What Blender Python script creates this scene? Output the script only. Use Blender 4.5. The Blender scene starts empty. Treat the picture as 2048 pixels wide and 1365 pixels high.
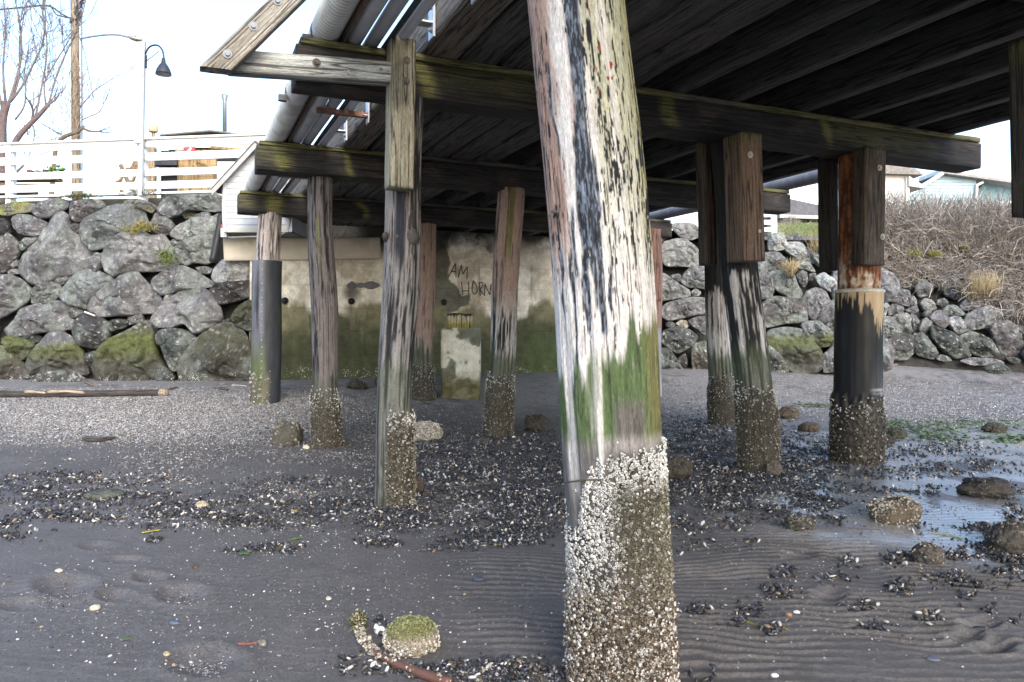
import bpy, math, random
import numpy as np
random.seed(7)
RNG = np.random.default_rng(11)
SC = bpy.context.scene
COL = SC.collection
F, H, CX, HY = 1520.0, 1.35, 1024.0, 665.0      # focal length in photo pixels, eye height, image centre, horizon
ST, CT = math.sin(math.radians(23.3)), math.cos(math.radians(23.3))

# ------------------------------------------------------------------ coordinates
def PX(px, py, Y):                # the point at depth Y seen at a photo pixel
    return np.array([(px - CX) / F * Y, Y, H + (HY - py) / F * Y])
def PW(c, d, z):                  # pier coordinates: c across the pier, d along it
    return np.array([c * CT - d * ST, c * ST + d * CT, z])
def Yd(px, d):                    # depth at which the column px meets the pier plane d
    r = (px - CX) / F
    return d / (CT - ST * r)
def ss(a, b, x):
    t = np.clip((x - a) / (b - a), 0, 1)
    return t * t * (3 - 2 * t)

# ------------------------------------------------------------------ noise
def _h(ix, iy, iz, seed):
    n = (ix.astype(np.int64) * 374761393 + iy.astype(np.int64) * 668265263 + iz.astype(np.int64) * 2147483647 + seed * 144665) & 0xFFFFFFFF
    n = ((n ^ (n >> 13)) * 1274126177) & 0xFFFFFFFF
    n = ((n ^ (n >> 16)) * 2246822519) & 0xFFFFFFFF
    n = n ^ (n >> 15)
    return (n & 0xFFFFFF) / float(0xFFFFFF)
def vn(x, y, z=0.0, seed=0):
    x, y, z = np.broadcast_arrays(np.asarray(x, float), np.asarray(y, float), np.asarray(z, float))
    ix, iy, iz = np.floor(x), np.floor(y), np.floor(z)
    fx, fy, fz = x - ix, y - iy, z - iz
    fx, fy, fz = fx*fx*(3-2*fx), fy*fy*(3-2*fy), fz*fz*(3-2*fz)
    r = 0
    for dx in (0, 1):
        for dy in (0, 1):
            for dz in (0, 1):
                w = (fx if dx else 1-fx) * (fy if dy else 1-fy) * (fz if dz else 1-fz)
                r = r + w * _h(ix+dx, iy+dy, iz+dz, seed)
    return r
def fbm(x, y, z=0.0, seed=0, o=4, g=0.5):
    r, a, t = 0, 1.0, 0
    for k in range(o):
        r = r + a * vn(np.asarray(x)*2**k, np.asarray(y)*2**k, np.asarray(z)*2**k, seed+k*17)
        t += a; a *= g
    return r / t
def mix(a, b, t):
    t = np.asarray(t)[..., None]
    return np.asarray(a) * (1-t) + np.asarray(b) * t

# ------------------------------------------------------------------ objects
ORG = {}
def tag(o, label=None, cat=None, group=None, kind='thing'):
    if label: o['label'] = label
    if cat: o['category'] = cat
    if group: o['group'] = group
    if kind: o['kind'] = kind
    return o
def thing(name, loc, label, cat, group=None):
    o = bpy.data.objects.new(name, None); COL.objects.link(o)
    o.empty_display_size = 0.1
    o.location = [float(v) for v in loc]; ORG[o] = np.array(loc, float)
    return tag(o, label, cat, group)
def mk(name, V, faces, mat, parent=None, loc=None, col=None, gc=None, smooth=True):
    V = np.asarray(V, float)
    if not isinstance(faces, (list, tuple)): faces = [faces]
    org = ORG[parent] if parent is not None else (np.array(loc, float) if loc is not None else np.zeros(3))
    me = bpy.data.meshes.new(name)
    me.vertices.add(len(V)); me.vertices.foreach_set('co', (V - org).astype(np.float32).ravel())
    faces = [np.asarray(f, np.int32) for f in faces if len(f)]
    idx = np.concatenate([f.ravel() for f in faces])
    tot = np.concatenate([np.full(len(f), f.shape[1], np.int32) for f in faces])
    st = np.concatenate([[0], np.cumsum(tot)[:-1]]).astype(np.int32)
    me.loops.add(len(idx)); me.loops.foreach_set('vertex_index', idx)
    me.polygons.add(len(tot)); me.polygons.foreach_set('loop_start', st); me.polygons.foreach_set('loop_total', tot)
    me.polygons.foreach_set('use_smooth', np.full(len(tot), smooth, bool))
    if col is not None:
        col = np.asarray(col, np.float32)
        if col.ndim == 1: col = np.tile(col, (len(V), 1))
        if col.shape[1] == 3: col = np.concatenate([col, np.zeros((len(col), 1), np.float32)], 1)
        a = me.color_attributes.new('Col', 'FLOAT_COLOR', 'POINT'); a.data.foreach_set('color', np.ascontiguousarray(col).ravel())
    if gc is not None:
        a = me.attributes.new('gc', 'FLOAT_VECTOR', 'POINT'); a.data.foreach_set('vector', np.asarray(gc, np.float32).ravel())
    me.update(calc_edges=True); me.validate()
    me.materials.append(mat)
    o = bpy.data.objects.new(name, me); COL.objects.link(o)
    if parent is not None: o.parent = parent
    elif loc is not None: o.location = [float(v) for v in loc]
    ORG[o] = org
    return o

class MB:                                            # gathers simple shapes of ONE part into one mesh
    def __init__(s): s.V = []; s.Q = []; s.T = []; s.C = []; s.G = []; s.n = 0
    def add(s, V, Q=None, T=None, col=None, gc=None):
        V = np.asarray(V, float)
        if Q is not None and len(Q): s.Q.append(np.asarray(Q) + s.n)
        if T is not None and len(T): s.T.append(np.asarray(T) + s.n)
        c = np.asarray(col if col is not None else (.5, .5, .5), float)
        if c.ndim == 1: c = np.tile(c, (len(V), 1))
        if c.shape[1] == 3: c = np.concatenate([c, np.zeros((len(c), 1))], 1)
        s.C.append(c); s.G.append(np.asarray(gc if gc is not None else V)); s.V.append(V); s.n += len(V)
        return s
    def build(s, name, mat, parent=None, loc=None, smooth=True):
        V = np.concatenate(s.V)
        fs = []
        if s.Q: fs.append(np.concatenate(s.Q))
        if s.T: fs.append(np.concatenate(s.T))
        return mk(name, V, fs, mat, parent, loc, np.concatenate(s.C), np.concatenate(s.G), smooth)

def sweep(C, prof, U=None, W=None, caps=True):
    """C (n,3) centres; prof (m,2) or (n,m,2) offsets in the frame U, W. -> V, quads, tris, gc"""
    C = np.asarray(C, float); n = len(C); prof = np.asarray(prof, float)
    if prof.ndim == 2: prof = np.tile(prof, (n, 1, 1))
    m = prof.shape[1]
    T = np.gradient(C, axis=0); T /= np.linalg.norm(T, axis=1)[:, None]
    if U is None:
        ref = np.array([0, 0, 1.0]) if abs(T[:, 2]).mean() < .8 else np.array([0, 1.0, 0])
        U = np.cross(np.tile(ref, (n, 1)), T); U /= np.linalg.norm(U, axis=1)[:, None]
        W = np.cross(T, U)
    else:
        U = np.tile(U, (n, 1)) if np.ndim(U) == 1 else U
        W = np.tile(W, (n, 1)) if np.ndim(W) == 1 else W
    V = C[:, None, :] + prof[..., :1] * U[:, None, :] + prof[..., 1:] * W[:, None, :]
    L = np.concatenate([[0], np.cumsum(np.linalg.norm(np.diff(C, axis=0), axis=1))])
    g = np.stack([prof[..., 0], prof[..., 1], np.tile(L[:, None], (1, m))], -1)
    i, j = np.meshgrid(np.arange(n-1), np.arange(m), indexing='ij'); j2 = (j+1) % m
    Q = np.stack([i*m+j, i*m+j2, (i+1)*m+j2, (i+1)*m+j], -1).reshape(-1, 4)
    V = V.reshape(-1, 3); g = g.reshape(-1, 3); Tt = np.zeros((0, 3), int)
    if caps:
        k = np.arange(m); k2 = (k+1) % m
        V = np.concatenate([V, C[:1], C[-1:]]); g = np.concatenate([g, [[0, 0, 0]], [[0, 0, L[-1]]]])
        Tt = np.concatenate([np.stack([k2, k, np.full(m, n*m)], -1), np.stack([(n-1)*m+k, (n-1)*m+k2, np.full(m, n*m+1)], -1)])
    return V, Q, Tt, g
def circ(r, m=12):
    a = np.arange(m) / m * 2 * math.pi
    return np.stack([np.cos(a), np.sin(a)], -1) * r
def rrect(w, h, b=.008, k=5):                         # rectangle profile, softened corners, k points a side
    pts = []
    hw, hh = w/2, h/2
    cs = [(-hw, -hh), (hw, -hh), (hw, hh), (-hw, hh)]
    for q in range(4):
        p, r = np.array(cs[q]), np.array(cs[(q+1) % 4]); e = (r-p)/np.linalg.norm(r-p)
        for t in np.linspace(0, 1, k): pts.append(p + e*b + (r-p-2*e*b)*t)
    return np.array(pts)
def tube(p, r, m=8):                                  # p list of points, r radius or list
    p = np.asarray(p, float); r = np.broadcast_to(np.asarray(r, float), (len(p),))
    return sweep(p, circ(1, m)[None] * r[:, None, None])
def smooth_path(p, n):
    p = np.asarray(p, float); L = np.concatenate([[0], np.cumsum(np.linalg.norm(np.diff(p, axis=0), axis=1))])
    t = np.linspace(0, L[-1], n); q = np.stack([np.interp(t, L, p[:, k]) for k in range(3)], -1)
    for _ in range(max(2, n//6)):
        q[1:-1] = (q[:-2] + 2*q[1:-1] + q[2:]) / 4
    return q
def box(lo, hi):
    x0, y0, z0 = lo; x1, y1, z1 = hi
    V = np.array([(x0,y0,z0),(x1,y0,z0),(x1,y1,z0),(x0,y1,z0),(x0,y0,z1),(x1,y0,z1),(x1,y1,z1),(x0,y1,z1)], float)
    Q = np.array([(0,3,2,1),(4,5,6,7),(0,1,5,4),(1,2,6,5),(2,3,7,6),(3,0,4,7)])
    return V, Q
def hexa(P):                                          # 8 corner points, ordered like box()
    return np.asarray(P, float), np.array([(0,3,2,1),(4,5,6,7),(0,1,5,4),(1,2,6,5),(2,3,7,6),(3,0,4,7)])
def pbox(c0, c1, d0, d1, z0, z1):                     # box in pier coordinates
    V, Q = box((c0, d0, z0), (c1, d1, z1))
    return np.array([PW(*v) for v in V]), Q

def timber(p0, p1, w, h, colf, seed=0, step=.05, b=.01, rough=.004, side=None, k=6):
    """squared timber from p0 to p1; w across, h up. colf(a, v, L, n1, n2)->rgb: a across, v up (-1..1), L metres along"""
    p0, p1 = np.array(p0, float), np.array(p1, float)
    ln = np.linalg.norm(p1-p0); n = max(4, int(ln/step))
    C = p0 + (p1-p0) * np.linspace(0, 1, n)[:, None]
    T = (p1-p0)/ln
    U = np.array(side, float) if side is not None else np.cross([0, 0, 1.0], T)
    U = U - T*np.dot(U, T); U /= np.linalg.norm(U); W = np.cross(T, U)
    V, Q, Tt, g = sweep(C, rrect(w, h, b, k), U, W)
    d = fbm(g[:, 0]*30, g[:, 1]*30, g[:, 2]*2.5, seed, 3) - .5
    d2 = fbm(g[:, 0]*5, g[:, 1]*5, g[:, 2]*1.2, seed+5, 3) - .5
    nrm = g[:, 0:1]*U/(w/2)**2 + g[:, 1:2]*W/(h/2)**2
    nrm = nrm/(np.linalg.norm(nrm, axis=1)[:, None]+1e-6)
    V = V + nrm * (d*rough*1.6 + d2*rough*2)[:, None]
    n1 = fbm(g[:, 0]*24, g[:, 1]*24, g[:, 2]*1.6, seed+9, 4); n2 = fbm(g[:, 0]*6, g[:, 1]*6, g[:, 2]*3, seed+3, 4)
    col = colf(g[:, 0]/(w/2), g[:, 1]/(h/2), g[:, 2], n1, n2)
    return V, Q, Tt, col, g + seed*.37

# ------------------------------------------------------------------ materials
def nodes(name):
    m = bpy.data.materials.new(name); m.use_nodes = True
    nt = m.node_tree; nt.nodes.clear()
    o = nt.nodes.new('ShaderNodeOutputMaterial'); b = nt.nodes.new('ShaderNodeBsdfPrincipled')
    nt.links.new(b.outputs[0], o.inputs['Surface'])
    return m, nt, b
def N(nt, t, **kw):
    n = nt.nodes.new(t)
    for k, v in kw.items():
        if k in n.inputs: n.inputs[k].default_value = v
        else: setattr(n, k, v)
    return n
def ramp(nt, fac, stops):
    r = nt.nodes.new('ShaderNodeValToRGB'); nt.links.new(fac, r.inputs[0])
    e = r.color_ramp.elements
    while len(e) < len(stops): e.new(.5)
    for q, (p, c) in zip(e, stops):
        q.position = p; q.color = (c, c, c, 1) if np.isscalar(c) else (*c, 1)
    return r.outputs[0]
def mulc(nt, a, b, typ='MULTIPLY', fac=1.0):
    m = nt.nodes.new('ShaderNodeMix'); m.data_type = 'RGBA'; m.blend_type = typ
    if isinstance(fac, (int, float)): m.inputs[0].default_value = fac
    else: nt.links.new(fac, m.inputs[0])
    for s, v in ((6, a), (7, b)):
        if isinstance(v, tuple): m.inputs[s].default_value = (*v, 1)
        else: nt.links.new(v, m.inputs[s])
    return m.outputs[2]
def mat_attr(name, rough=.8, coord='obj', sc=(40, 40, 40), lo=.7, hi=1.25, bump=.3, bsc=(60, 60, 60), dist=.01, speck=False, spec=.4, metal=0.0, coat=0.0, fine=None, crack=None):
    """vertex colour x node noise, node bump; coord 'gc' follows the wood grain"""
    m, nt, b = nodes(name); L = nt.links.new
    at = N(nt, 'ShaderNodeAttribute', attribute_name='Col')
    if coord == 'gc': co = N(nt, 'ShaderNodeAttribute', attribute_name='gc').outputs['Vector']
    else: co = N(nt, 'ShaderNodeTexCoord').outputs['Object']
    def mapped(s):
        mp = N(nt, 'ShaderNodeMapping'); mp.inputs['Scale'].default_value = s; L(co, mp.inputs['Vector']); return mp.outputs[0]
    n1 = N(nt, 'ShaderNodeTexNoise', Scale=1.0, Detail=5.0, Roughness=.62); L(mapped(sc), n1.inputs['Vector'])
    v = ramp(nt, n1.outputs[0], [(.3, lo), (.72, hi)])
    c = mulc(nt, at.outputs['Color'], v)
    if fine:
        n3 = N(nt, 'ShaderNodeTexNoise', Scale=1.0, Detail=3.0, Roughness=.7); L(mapped(fine), n3.inputs['Vector'])
        c = mulc(nt, c, ramp(nt, n3.outputs[0], [(.33, lo), (.7, hi)]))
    if crack:                                         # checks: thin dark splits along the grain
        n5 = N(nt, 'ShaderNodeTexNoise', Scale=1.0, Detail=2.0, Roughness=.5); L(mapped(crack), n5.inputs['Vector'])
        ck = ramp(nt, n5.outputs[0], [(.455, 1.0), (.485, .25), (.50, .18), (.515, .25), (.545, 1.0)]); c = mulc(nt, c, ck)
    n2 = N(nt, 'ShaderNodeTexNoise', Scale=1.0, Detail=6.0, Roughness=.65); L(mapped(bsc), n2.inputs['Vector'])
    hgt = n2.outputs[0]
    if speck:                                         # barnacles: pale dots where the alpha of Col says so
        vo = N(nt, 'ShaderNodeTexVoronoi', Scale=34.0); L(co, vo.inputs['Vector'])
        big = N(nt, 'ShaderNodeTexNoise', Scale=5.0, Detail=3.0); L(co, big.inputs['Vector'])
        md = N(nt, 'ShaderNodeMath', operation='MULTIPLY'); L(at.outputs['Alpha'], md.inputs[0]); L(ramp(nt, big.outputs[0], [(.38, .15), (.62, 1.0)]), md.inputs[1])
        th = N(nt, 'ShaderNodeMath', operation='LESS_THAN'); L(vo.outputs['Distance'], th.inputs[0])
        m3 = N(nt, 'ShaderNodeMath', operation='MULTIPLY'); L(md.outputs[0], m3.inputs[0]); m3.inputs[1].default_value = .42
        L(m3.outputs[0], th.inputs[1])
        c = mulc(nt, c, (.5, .48, .42), 'MIX', th.outputs[0])
        ad = N(nt, 'ShaderNodeMath', operation='ADD'); L(hgt, ad.inputs[0])
        ml = N(nt, 'ShaderNodeMath', operation='MULTIPLY'); L(th.outputs[0], ml.inputs[0]); ml.inputs[1].default_value = .8
        L(ml.outputs[0], ad.inputs[1]); hgt = ad.outputs[0]
    L(c, b.inputs['Base Color'])
    bp = N(nt, 'ShaderNodeBump', Strength=bump, Distance=dist); L(hgt, bp.inputs['Height']); L(bp.outputs[0], b.inputs['Normal'])
    rr = ramp(nt, n1.outputs[0], [(.3, min(1, rough+.1)), (.7, max(.05, rough-.12))]); L(rr, b.inputs['Roughness'])
    b.inputs['Specular IOR Level'].default_value = spec; b.inputs['Metallic'].default_value = metal
    b.inputs['Coat Weight'].default_value = coat
    return m
WOOD = mat_attr('weathered_wood', .82, 'gc', (70, 70, 5), .62, 1.3, .6, (150, 150, 9), .006, fine=(150, 150, 26), crack=(26, 26, .9))
PILE = mat_attr('pile_wood', .8, 'gc', (70, 70, 8), .68, 1.25, .6, (170, 170, 14), .006, speck=False, fine=(190, 190, 45))
ROCK = mat_attr('boulder_stone', .85, 'obj', (9, 9, 9), .55, 1.4, .8, (16, 16, 16), .035, speck=True, spec=.25, fine=(55, 55, 55))
CRUST = mat_attr('barnacle_crust', .8, 'obj', (90, 90, 90), .5, 1.4, .6, (120, 120, 120), .01)
SHELL = mat_attr('shell', .45, 'obj', (120, 120, 120), .75, 1.2, .2, (200, 200, 200), .003)
CONC = mat_attr('concrete', .88, 'obj', (7, 7, 7), .7, 1.22, .35, (40, 40, 40), .01, fine=(60, 60, 60))
PAINT = mat_attr('worn_paint', .6, 'obj', (6, 6, 6), .9, 1.05, .12, (60, 60, 60), .004)
STEEL = mat_attr('galvanised_steel', .45, 'obj', (14, 14, 14), .8, 1.15, .08, (50, 50, 50), .003, metal=.65)
RUST = mat_attr('rusty_steel', .85, 'obj', (18, 18, 18), .5, 1.5, .4, (60, 60, 60), .006)
PLASTIC = mat_attr('pile_wrap', .5, 'obj', (8, 8, 3), .75, 1.25, .12, (40, 40, 12), .004, spec=.25)
TWIG = mat_attr('twig', .85, 'obj', (20, 20, 20), .7, 1.3, .2, (90, 90, 90), .004)
LEAF = mat_attr('weed', .6, 'obj', (30, 30, 30), .7, 1.3, .2, (90, 90, 90), .004)
PLAIN = mat_attr('painted_siding', .6, 'obj', (3, 3, 3), .93, 1.05, .05, (30, 30, 30), .004)
GLASS = mat_attr('dark_glass', .12, 'obj', (3, 3, 3), .9, 1.1, .02, (5, 5, 5), .002)
# ------------------------------------------------------------------ world, sun, camera
SUN_AZ, SUN_EL = math.radians(163), math.radians(32)
def setup():
    w = bpy.data.worlds.new('World'); SC.world = w; w.use_nodes = True
    nt = w.node_tree; bg = nt.nodes['Background']
    sk = nt.nodes.new('ShaderNodeTexSky'); sk.sky_type = 'NISHITA'; sk.sun_disc = False
    sk.sun_elevation = SUN_EL; sk.sun_rotation = SUN_AZ; sk.air_density = 1.0; sk.dust_density = 1.6; sk.ozone_density = 1.0
    nt.links.new(sk.outputs[0], bg.inputs['Color']); bg.inputs['Strength'].default_value = .15
    l = bpy.data.lights.new('sun', 'SUN'); l.energy = 0.8; l.angle = math.radians(40); l.color = (1, .975, .94)
    o = bpy.data.objects.new('sun', l); COL.objects.link(o)
    d = np.array([math.sin(SUN_AZ)*math.cos(SUN_EL), math.cos(SUN_AZ)*math.cos(SUN_EL), math.sin(SUN_EL)])
    from mathutils import Vector
    o.rotation_euler = Vector(d).to_track_quat('Z', 'Y').to_euler(); o.location = (20, 20, 30)
    c = bpy.data.cameras.new('camera'); co = bpy.data.objects.new('camera', c); COL.objects.link(co)
    c.sensor_fit = 'HORIZONTAL'; c.sensor_width = 36; c.lens = 36*F/2048; c.shift_y = -(682.5-HY)/2048
    c.clip_start = .05; c.clip_end = 3000
    co.location = (0, 0, H); co.rotation_euler = (math.radians(90), 0, 0); SC.camera = co
    v = SC.view_settings; v.view_transform = 'Standard'; v.look = 'None'; v.exposure = 1.92; v.gamma = 1; v.use_curve_mapping = False
    SC.cycles.max_bounces = 6; SC.cycles.diffuse_bounces = 4; SC.cycles.use_denoising = True
setup()

# ------------------------------------------------------------------ beach
DEPR = [(130,1172,48,18,.022),(300,1155,26,9,.016),(362,1188,42,15,.02),(232,1192,30,10,.014),(405,1322,60,24,.02),(35,1210,36,10,.014),
        (195,1093,30,7,.012),(250,1120,36,6,.010),(1960,1246,34,9,.02),(1930,1272,30,10,.02),(1985,1292,36,14,.018),(1660,1190,28,12,.016),(1600,1108,30,8,.014)]
def base_z(X, Y):
    Y0 = 9 + .6*np.maximum(0, X+4)
    return .40*ss(-.05, 1.05, (Y-Y0)/4.3) + .012*np.maximum(0, Y-14) + .14*ss(18.8, 19.9, Y)
def topx(X, Y, Z):
    return CX + X/Y*F, HY + (H-Z)/Y*F
def gz(X, Y):
    X = np.asarray(X, float); Y = np.asarray(Y, float)
    z = base_z(X, Y)
    near = ss(0.4, 1.5, Y)*(1-ss(9, 14, Y))
    z = z + near*(.05*(fbm(X*.5, Y*.5, 0, 3, 3)-.5) + .012*(fbm(X*2.2, Y*2.2, 0, 8, 3)-.5))
    Ys = np.maximum(Y, .3); px, py = topx(X, Ys, z)
    for (dx, dy, rx, ry, dp) in DEPR:
        e = ((px-dx)/rx)**2 + ((py-dy)/ry)**2
        z = z - dp*1.7*np.exp(-e**1.6*.9) + dp*.45*np.exp(-((np.sqrt(e)-1.5)/.4)**2)
    # scour pool round the main pile and the bank of the drain channel
    z = z - .035*np.exp(-(((X-.43)/.38)**2 + ((Y-3.0)/.3)**2))
    rip = ripple_mask(px, py)
    wv = .30*(fbm(X*1.3, Y*.9, 0, 21, 3)-.5) + .07*(fbm(X*4.5, Y*3, 0, 27, 2)-.5)
    ph = (Y + wv + .05*X)/.073
    s = np.sin(2*math.pi*ph); s = .62 - 1.45*np.abs(np.sin(math.pi*ph + .25*s))**.8 + .25*s
    am = .0085*(.35+1.0*ss(.32, .62, fbm(X*1.6+9, Y*3.2, 0, 33, 3)))
    rip = np.maximum(rip*(1-.6*wet_mask(X, Y, px, py)), .18*ss(1450, 1600, px)*ss(880, 930, py))
    return z + rip*am*s
def ripple_mask(px, py):
    right = ss(1240, 1400, px)*ss(985, 1060, py)
    right = right*(1-.75*ss(1750, 2000, px)*(1-ss(1120, 1180, py)))
    flat = np.exp(-(((px-1720)/190)**2 + ((py-1345)/38)**2)*1.2)
    mid = ss(850, 990, px)*(1-ss(1130, 1210, px))*ss(1075, 1135, py)*(1-ss(1290, 1330, py))*.7
    lf = .12*ss(1100, 1160, py)*(1-ss(700, 900, px))
    return np.clip(right*(1-.8*flat) + mid + lf, 0, 1)
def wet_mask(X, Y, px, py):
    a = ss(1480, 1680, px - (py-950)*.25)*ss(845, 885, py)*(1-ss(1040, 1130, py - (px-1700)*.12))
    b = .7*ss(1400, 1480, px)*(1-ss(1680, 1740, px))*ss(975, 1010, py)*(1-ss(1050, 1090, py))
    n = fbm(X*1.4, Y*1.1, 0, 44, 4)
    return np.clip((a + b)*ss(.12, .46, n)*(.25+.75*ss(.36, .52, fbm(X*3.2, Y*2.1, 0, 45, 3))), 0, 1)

def beach():
    ys = [-200., -60., -20., -6., -1., .3, 1.0, 1.5]
    y = 1.8
    while y < 24: ys.append(y); y += max(.0085, .0055*(y-3.2))
    ys += [26., 32., 60., 150., 900.]
    ys = np.array(ys)
    us = np.concatenate([[-60, -12, -4, -2, -1.4, -1.15], np.linspace(-1, 1, 620), [1.15, 1.4, 2, 4, 12, 60]])
    hw = .7*np.maximum(ys, 1.8) + .45
    X = us[None]*hw[:, None]; Y = np.repeat(ys[:, None], len(us), 1)
    Yc = np.clip(Y, .3, 24)
    Z = gz(np.clip(X, -30, 30), Yc)
    far = (np.abs(us) > 2)[None] | (Y > 25) | (Y < .2)
    Z = np.where(far, base_z(np.clip(X, -30, 30), Yc), Z)
    px, py = topx(X, np.maximum(Y, .3), Z)
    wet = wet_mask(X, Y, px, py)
    sand = np.array([.094, .085, .079]); dark = np.array([.055, .049, .044]); pale = np.array([.25, .24, .235])
    n = fbm(X*.9, Y*.9, 0, 51, 4); n2 = fbm(X*7, Y*7, 0, 53, 3)
    c = sand*(.82+.36*n2[..., None])
    # shelly debris: brown grey below the pier, pale grit on the upper beach
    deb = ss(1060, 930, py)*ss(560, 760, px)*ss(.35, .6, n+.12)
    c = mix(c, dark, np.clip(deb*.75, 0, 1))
    gl = ss(905, 845, py)*ss(700, 540, px)
    gr = ss(1000, 840, py)*ss(1290, 1360, px)
    gm = ss(850, 800, py)
    pal = np.clip(np.maximum(np.maximum(gl, gr*.6), gm), 0, 1)*ss(.25, .55, n2*.6+n*.4)
    c = mix(c, pale*.8, pal*.72)
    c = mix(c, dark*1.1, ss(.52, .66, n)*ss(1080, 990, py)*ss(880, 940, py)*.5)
    c = mix(c, np.array([.33, .32, .31]), wet*.75)  # pale tone painted in for the sky's sheen on the wet sand
    # green weed film right of the wrapped pile
    gw = .5*ss(1740, 1800, px)*ss(830, 850, py)*(1-ss(885, 905, py))*ss(.5, .62, fbm(X*2.0, Y*3.5, 0, 61, 4))
    c = mix(c, np.array([.10, .17, .035]), gw*.85)
    V = np.stack([X, Y, Z], -1).reshape(-1, 3)
    nr, nc = X.shape
    i, j = np.meshgrid(np.arange(nr-1), np.arange(nc-1), indexing='ij')
    Q = np.stack([i*nc+j, i*nc+j+1, (i+1)*nc+j+1, (i+1)*nc+j], -1).reshape(-1, 4)
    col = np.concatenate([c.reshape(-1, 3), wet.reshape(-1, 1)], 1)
    m, nt, b = nodes('wet_sand'); L = nt.links.new
    at = N(nt, 'ShaderNodeAttribute', attribute_name='Col'); co = N(nt, 'ShaderNodeTexCoord').outputs['Object']
    f1 = N(nt, 'ShaderNodeTexNoise', Scale=240.0, Detail=3.0, Roughness=.7); L(co, f1.inputs['Vector'])
    f2 = N(nt, 'ShaderNodeTexNoise', Scale=26.0, Detail=5.0, Roughness=.6); L(co, f2.inputs['Vector'])
    cc = mulc(nt, at.outputs['Color'], ramp(nt, f1.outputs[0], [(.3, .6), (.7, 1.4)]))
    f3 = N(nt, 'ShaderNodeTexNoise', Scale=95.0, Detail=2.0, Roughness=.6); L(co, f3.inputs['Vector']); cc = mulc(nt, cc, ramp(nt, f3.outputs[0], [(.36, .72), (.5, 1.0), (.66, 1.35)]))
    cc = mulc(nt, cc, ramp(nt, f2.outputs[0], [(.3, .82), (.7, 1.15)]))
    L(cc, b.inputs['Base Color'])
    ro = ramp(nt, at.outputs['Alpha'], [(0, .62), (.5, .3), (1, .16)]); L(ro, b.inputs['Roughness'])
    ad = N(nt, 'ShaderNodeMath', operation='ADD'); L(f1.outputs[0], ad.inputs[0]); L(f2.outputs[0], ad.inputs[1])
    bs = ramp(nt, at.outputs['Alpha'], [(0, .8), (1, .15)])
    bp = N(nt, 'ShaderNodeBump', Distance=.004); L(ad.outputs[0], bp.inputs['Height']); L(bs, bp.inputs['Strength']); L(bp.outputs[0], b.inputs['Normal'])
    b.inputs['Specular IOR Level'].default_value = .5
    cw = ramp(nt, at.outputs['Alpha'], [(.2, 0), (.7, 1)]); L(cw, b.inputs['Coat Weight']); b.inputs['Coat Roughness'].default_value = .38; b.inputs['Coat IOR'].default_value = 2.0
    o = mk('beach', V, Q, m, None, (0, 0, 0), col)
    tag(o, 'grey rippled tidal sand with shell grit running up to the sea walls', 'beach', kind='structure')
beach()

# upland behind the walls, the soil bank under the boulders
def LW(px, z): return 14.45 + (505-px)/505*.75 + .16*(z-.3)            # depth of the left boulder wall
def RW(px, z): return 18.45 + .22*(z-.36)                              # right boulder wall
def RS(px, z): return 19.6 + .85*np.maximum(0, z-.42) + (px-1740)/300*.35   # riprap slope under the brambles
def solveY(fn, px, py):
    Y = 15.0
    for _ in range(40): Y = fn(px, H + (HY-py)/F*Y)
    return float(Y)
def strip(fn, pxs, zs, back):
    P = []
    for z in zs:
        for q in pxs:
            Y = fn(q, z) + back
            P.append(((q-CX)/F*Y, Y, z))
    return np.array(P).reshape(len(zs), len(pxs), 3)
def bank(name, fn, pxs, ztop, back, label, top=True):
    zs = np.linspace(-.2, ztop, 14)
    G = strip(fn, pxs, zs, back)
    G[..., 1] += .12*(fbm(G[..., 0]*2, G[..., 2]*2, 0, 5, 3)-.5)
    if top:
        e = G[-1].copy(); rows = [G]
        for dy in (.5, 2, 6):
            q = e.copy(); q[:, 1] += dy; q[:, 2] = ztop + .02; rows.append(q[None])
        G = np.concatenate(rows)
    nr, nc = G.shape[:2]
    i, j = np.meshgrid(np.arange(nr-1), np.arange(nc-1), indexing='ij')
    Q = np.stack([i*nc+j, i*nc+j+1, (i+1)*nc+j+1, (i+1)*nc+j], -1).reshape(-1, 4)
    c = np.array([.018, .016, .014])*(.7+.6*fbm(G[..., 0]*4, G[..., 2]*4, G[..., 1], 3, 3))[..., None]  # soil taken near black to deepen the shade in the boulder gaps
    if top: c = mix(c, np.array([.105, .10, .075])*(.6+.7*fbm(G[..., 0]*7, G[..., 2]*7, G[..., 1]*7, 9, 3))[..., None], ss(ztop-.32, ztop-.1, G[..., 2]))
    o = mk(name, G.reshape(-1, 3), Q, CONC, None, (0, 0, 0), c.reshape(-1, 3))
    tag(o, label, 'bank', kind='structure')
bank('soil_bank', LW, np.linspace(-420, 512, 30), 4.13, .38, 'soil darkened as gap shade, packed behind the boulders of the wall under the white fence')
bank('soil_slope', RW, np.linspace(1295, 1740, 20), 3.7, .5, 'soil darkened as gap shade, packed behind the boulders right of the pier')
bank('bramble_slope', RS, np.linspace(1700, 2500, 24), 3.95, .45, 'earth slope carrying the dry brambles', top=False)
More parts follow.
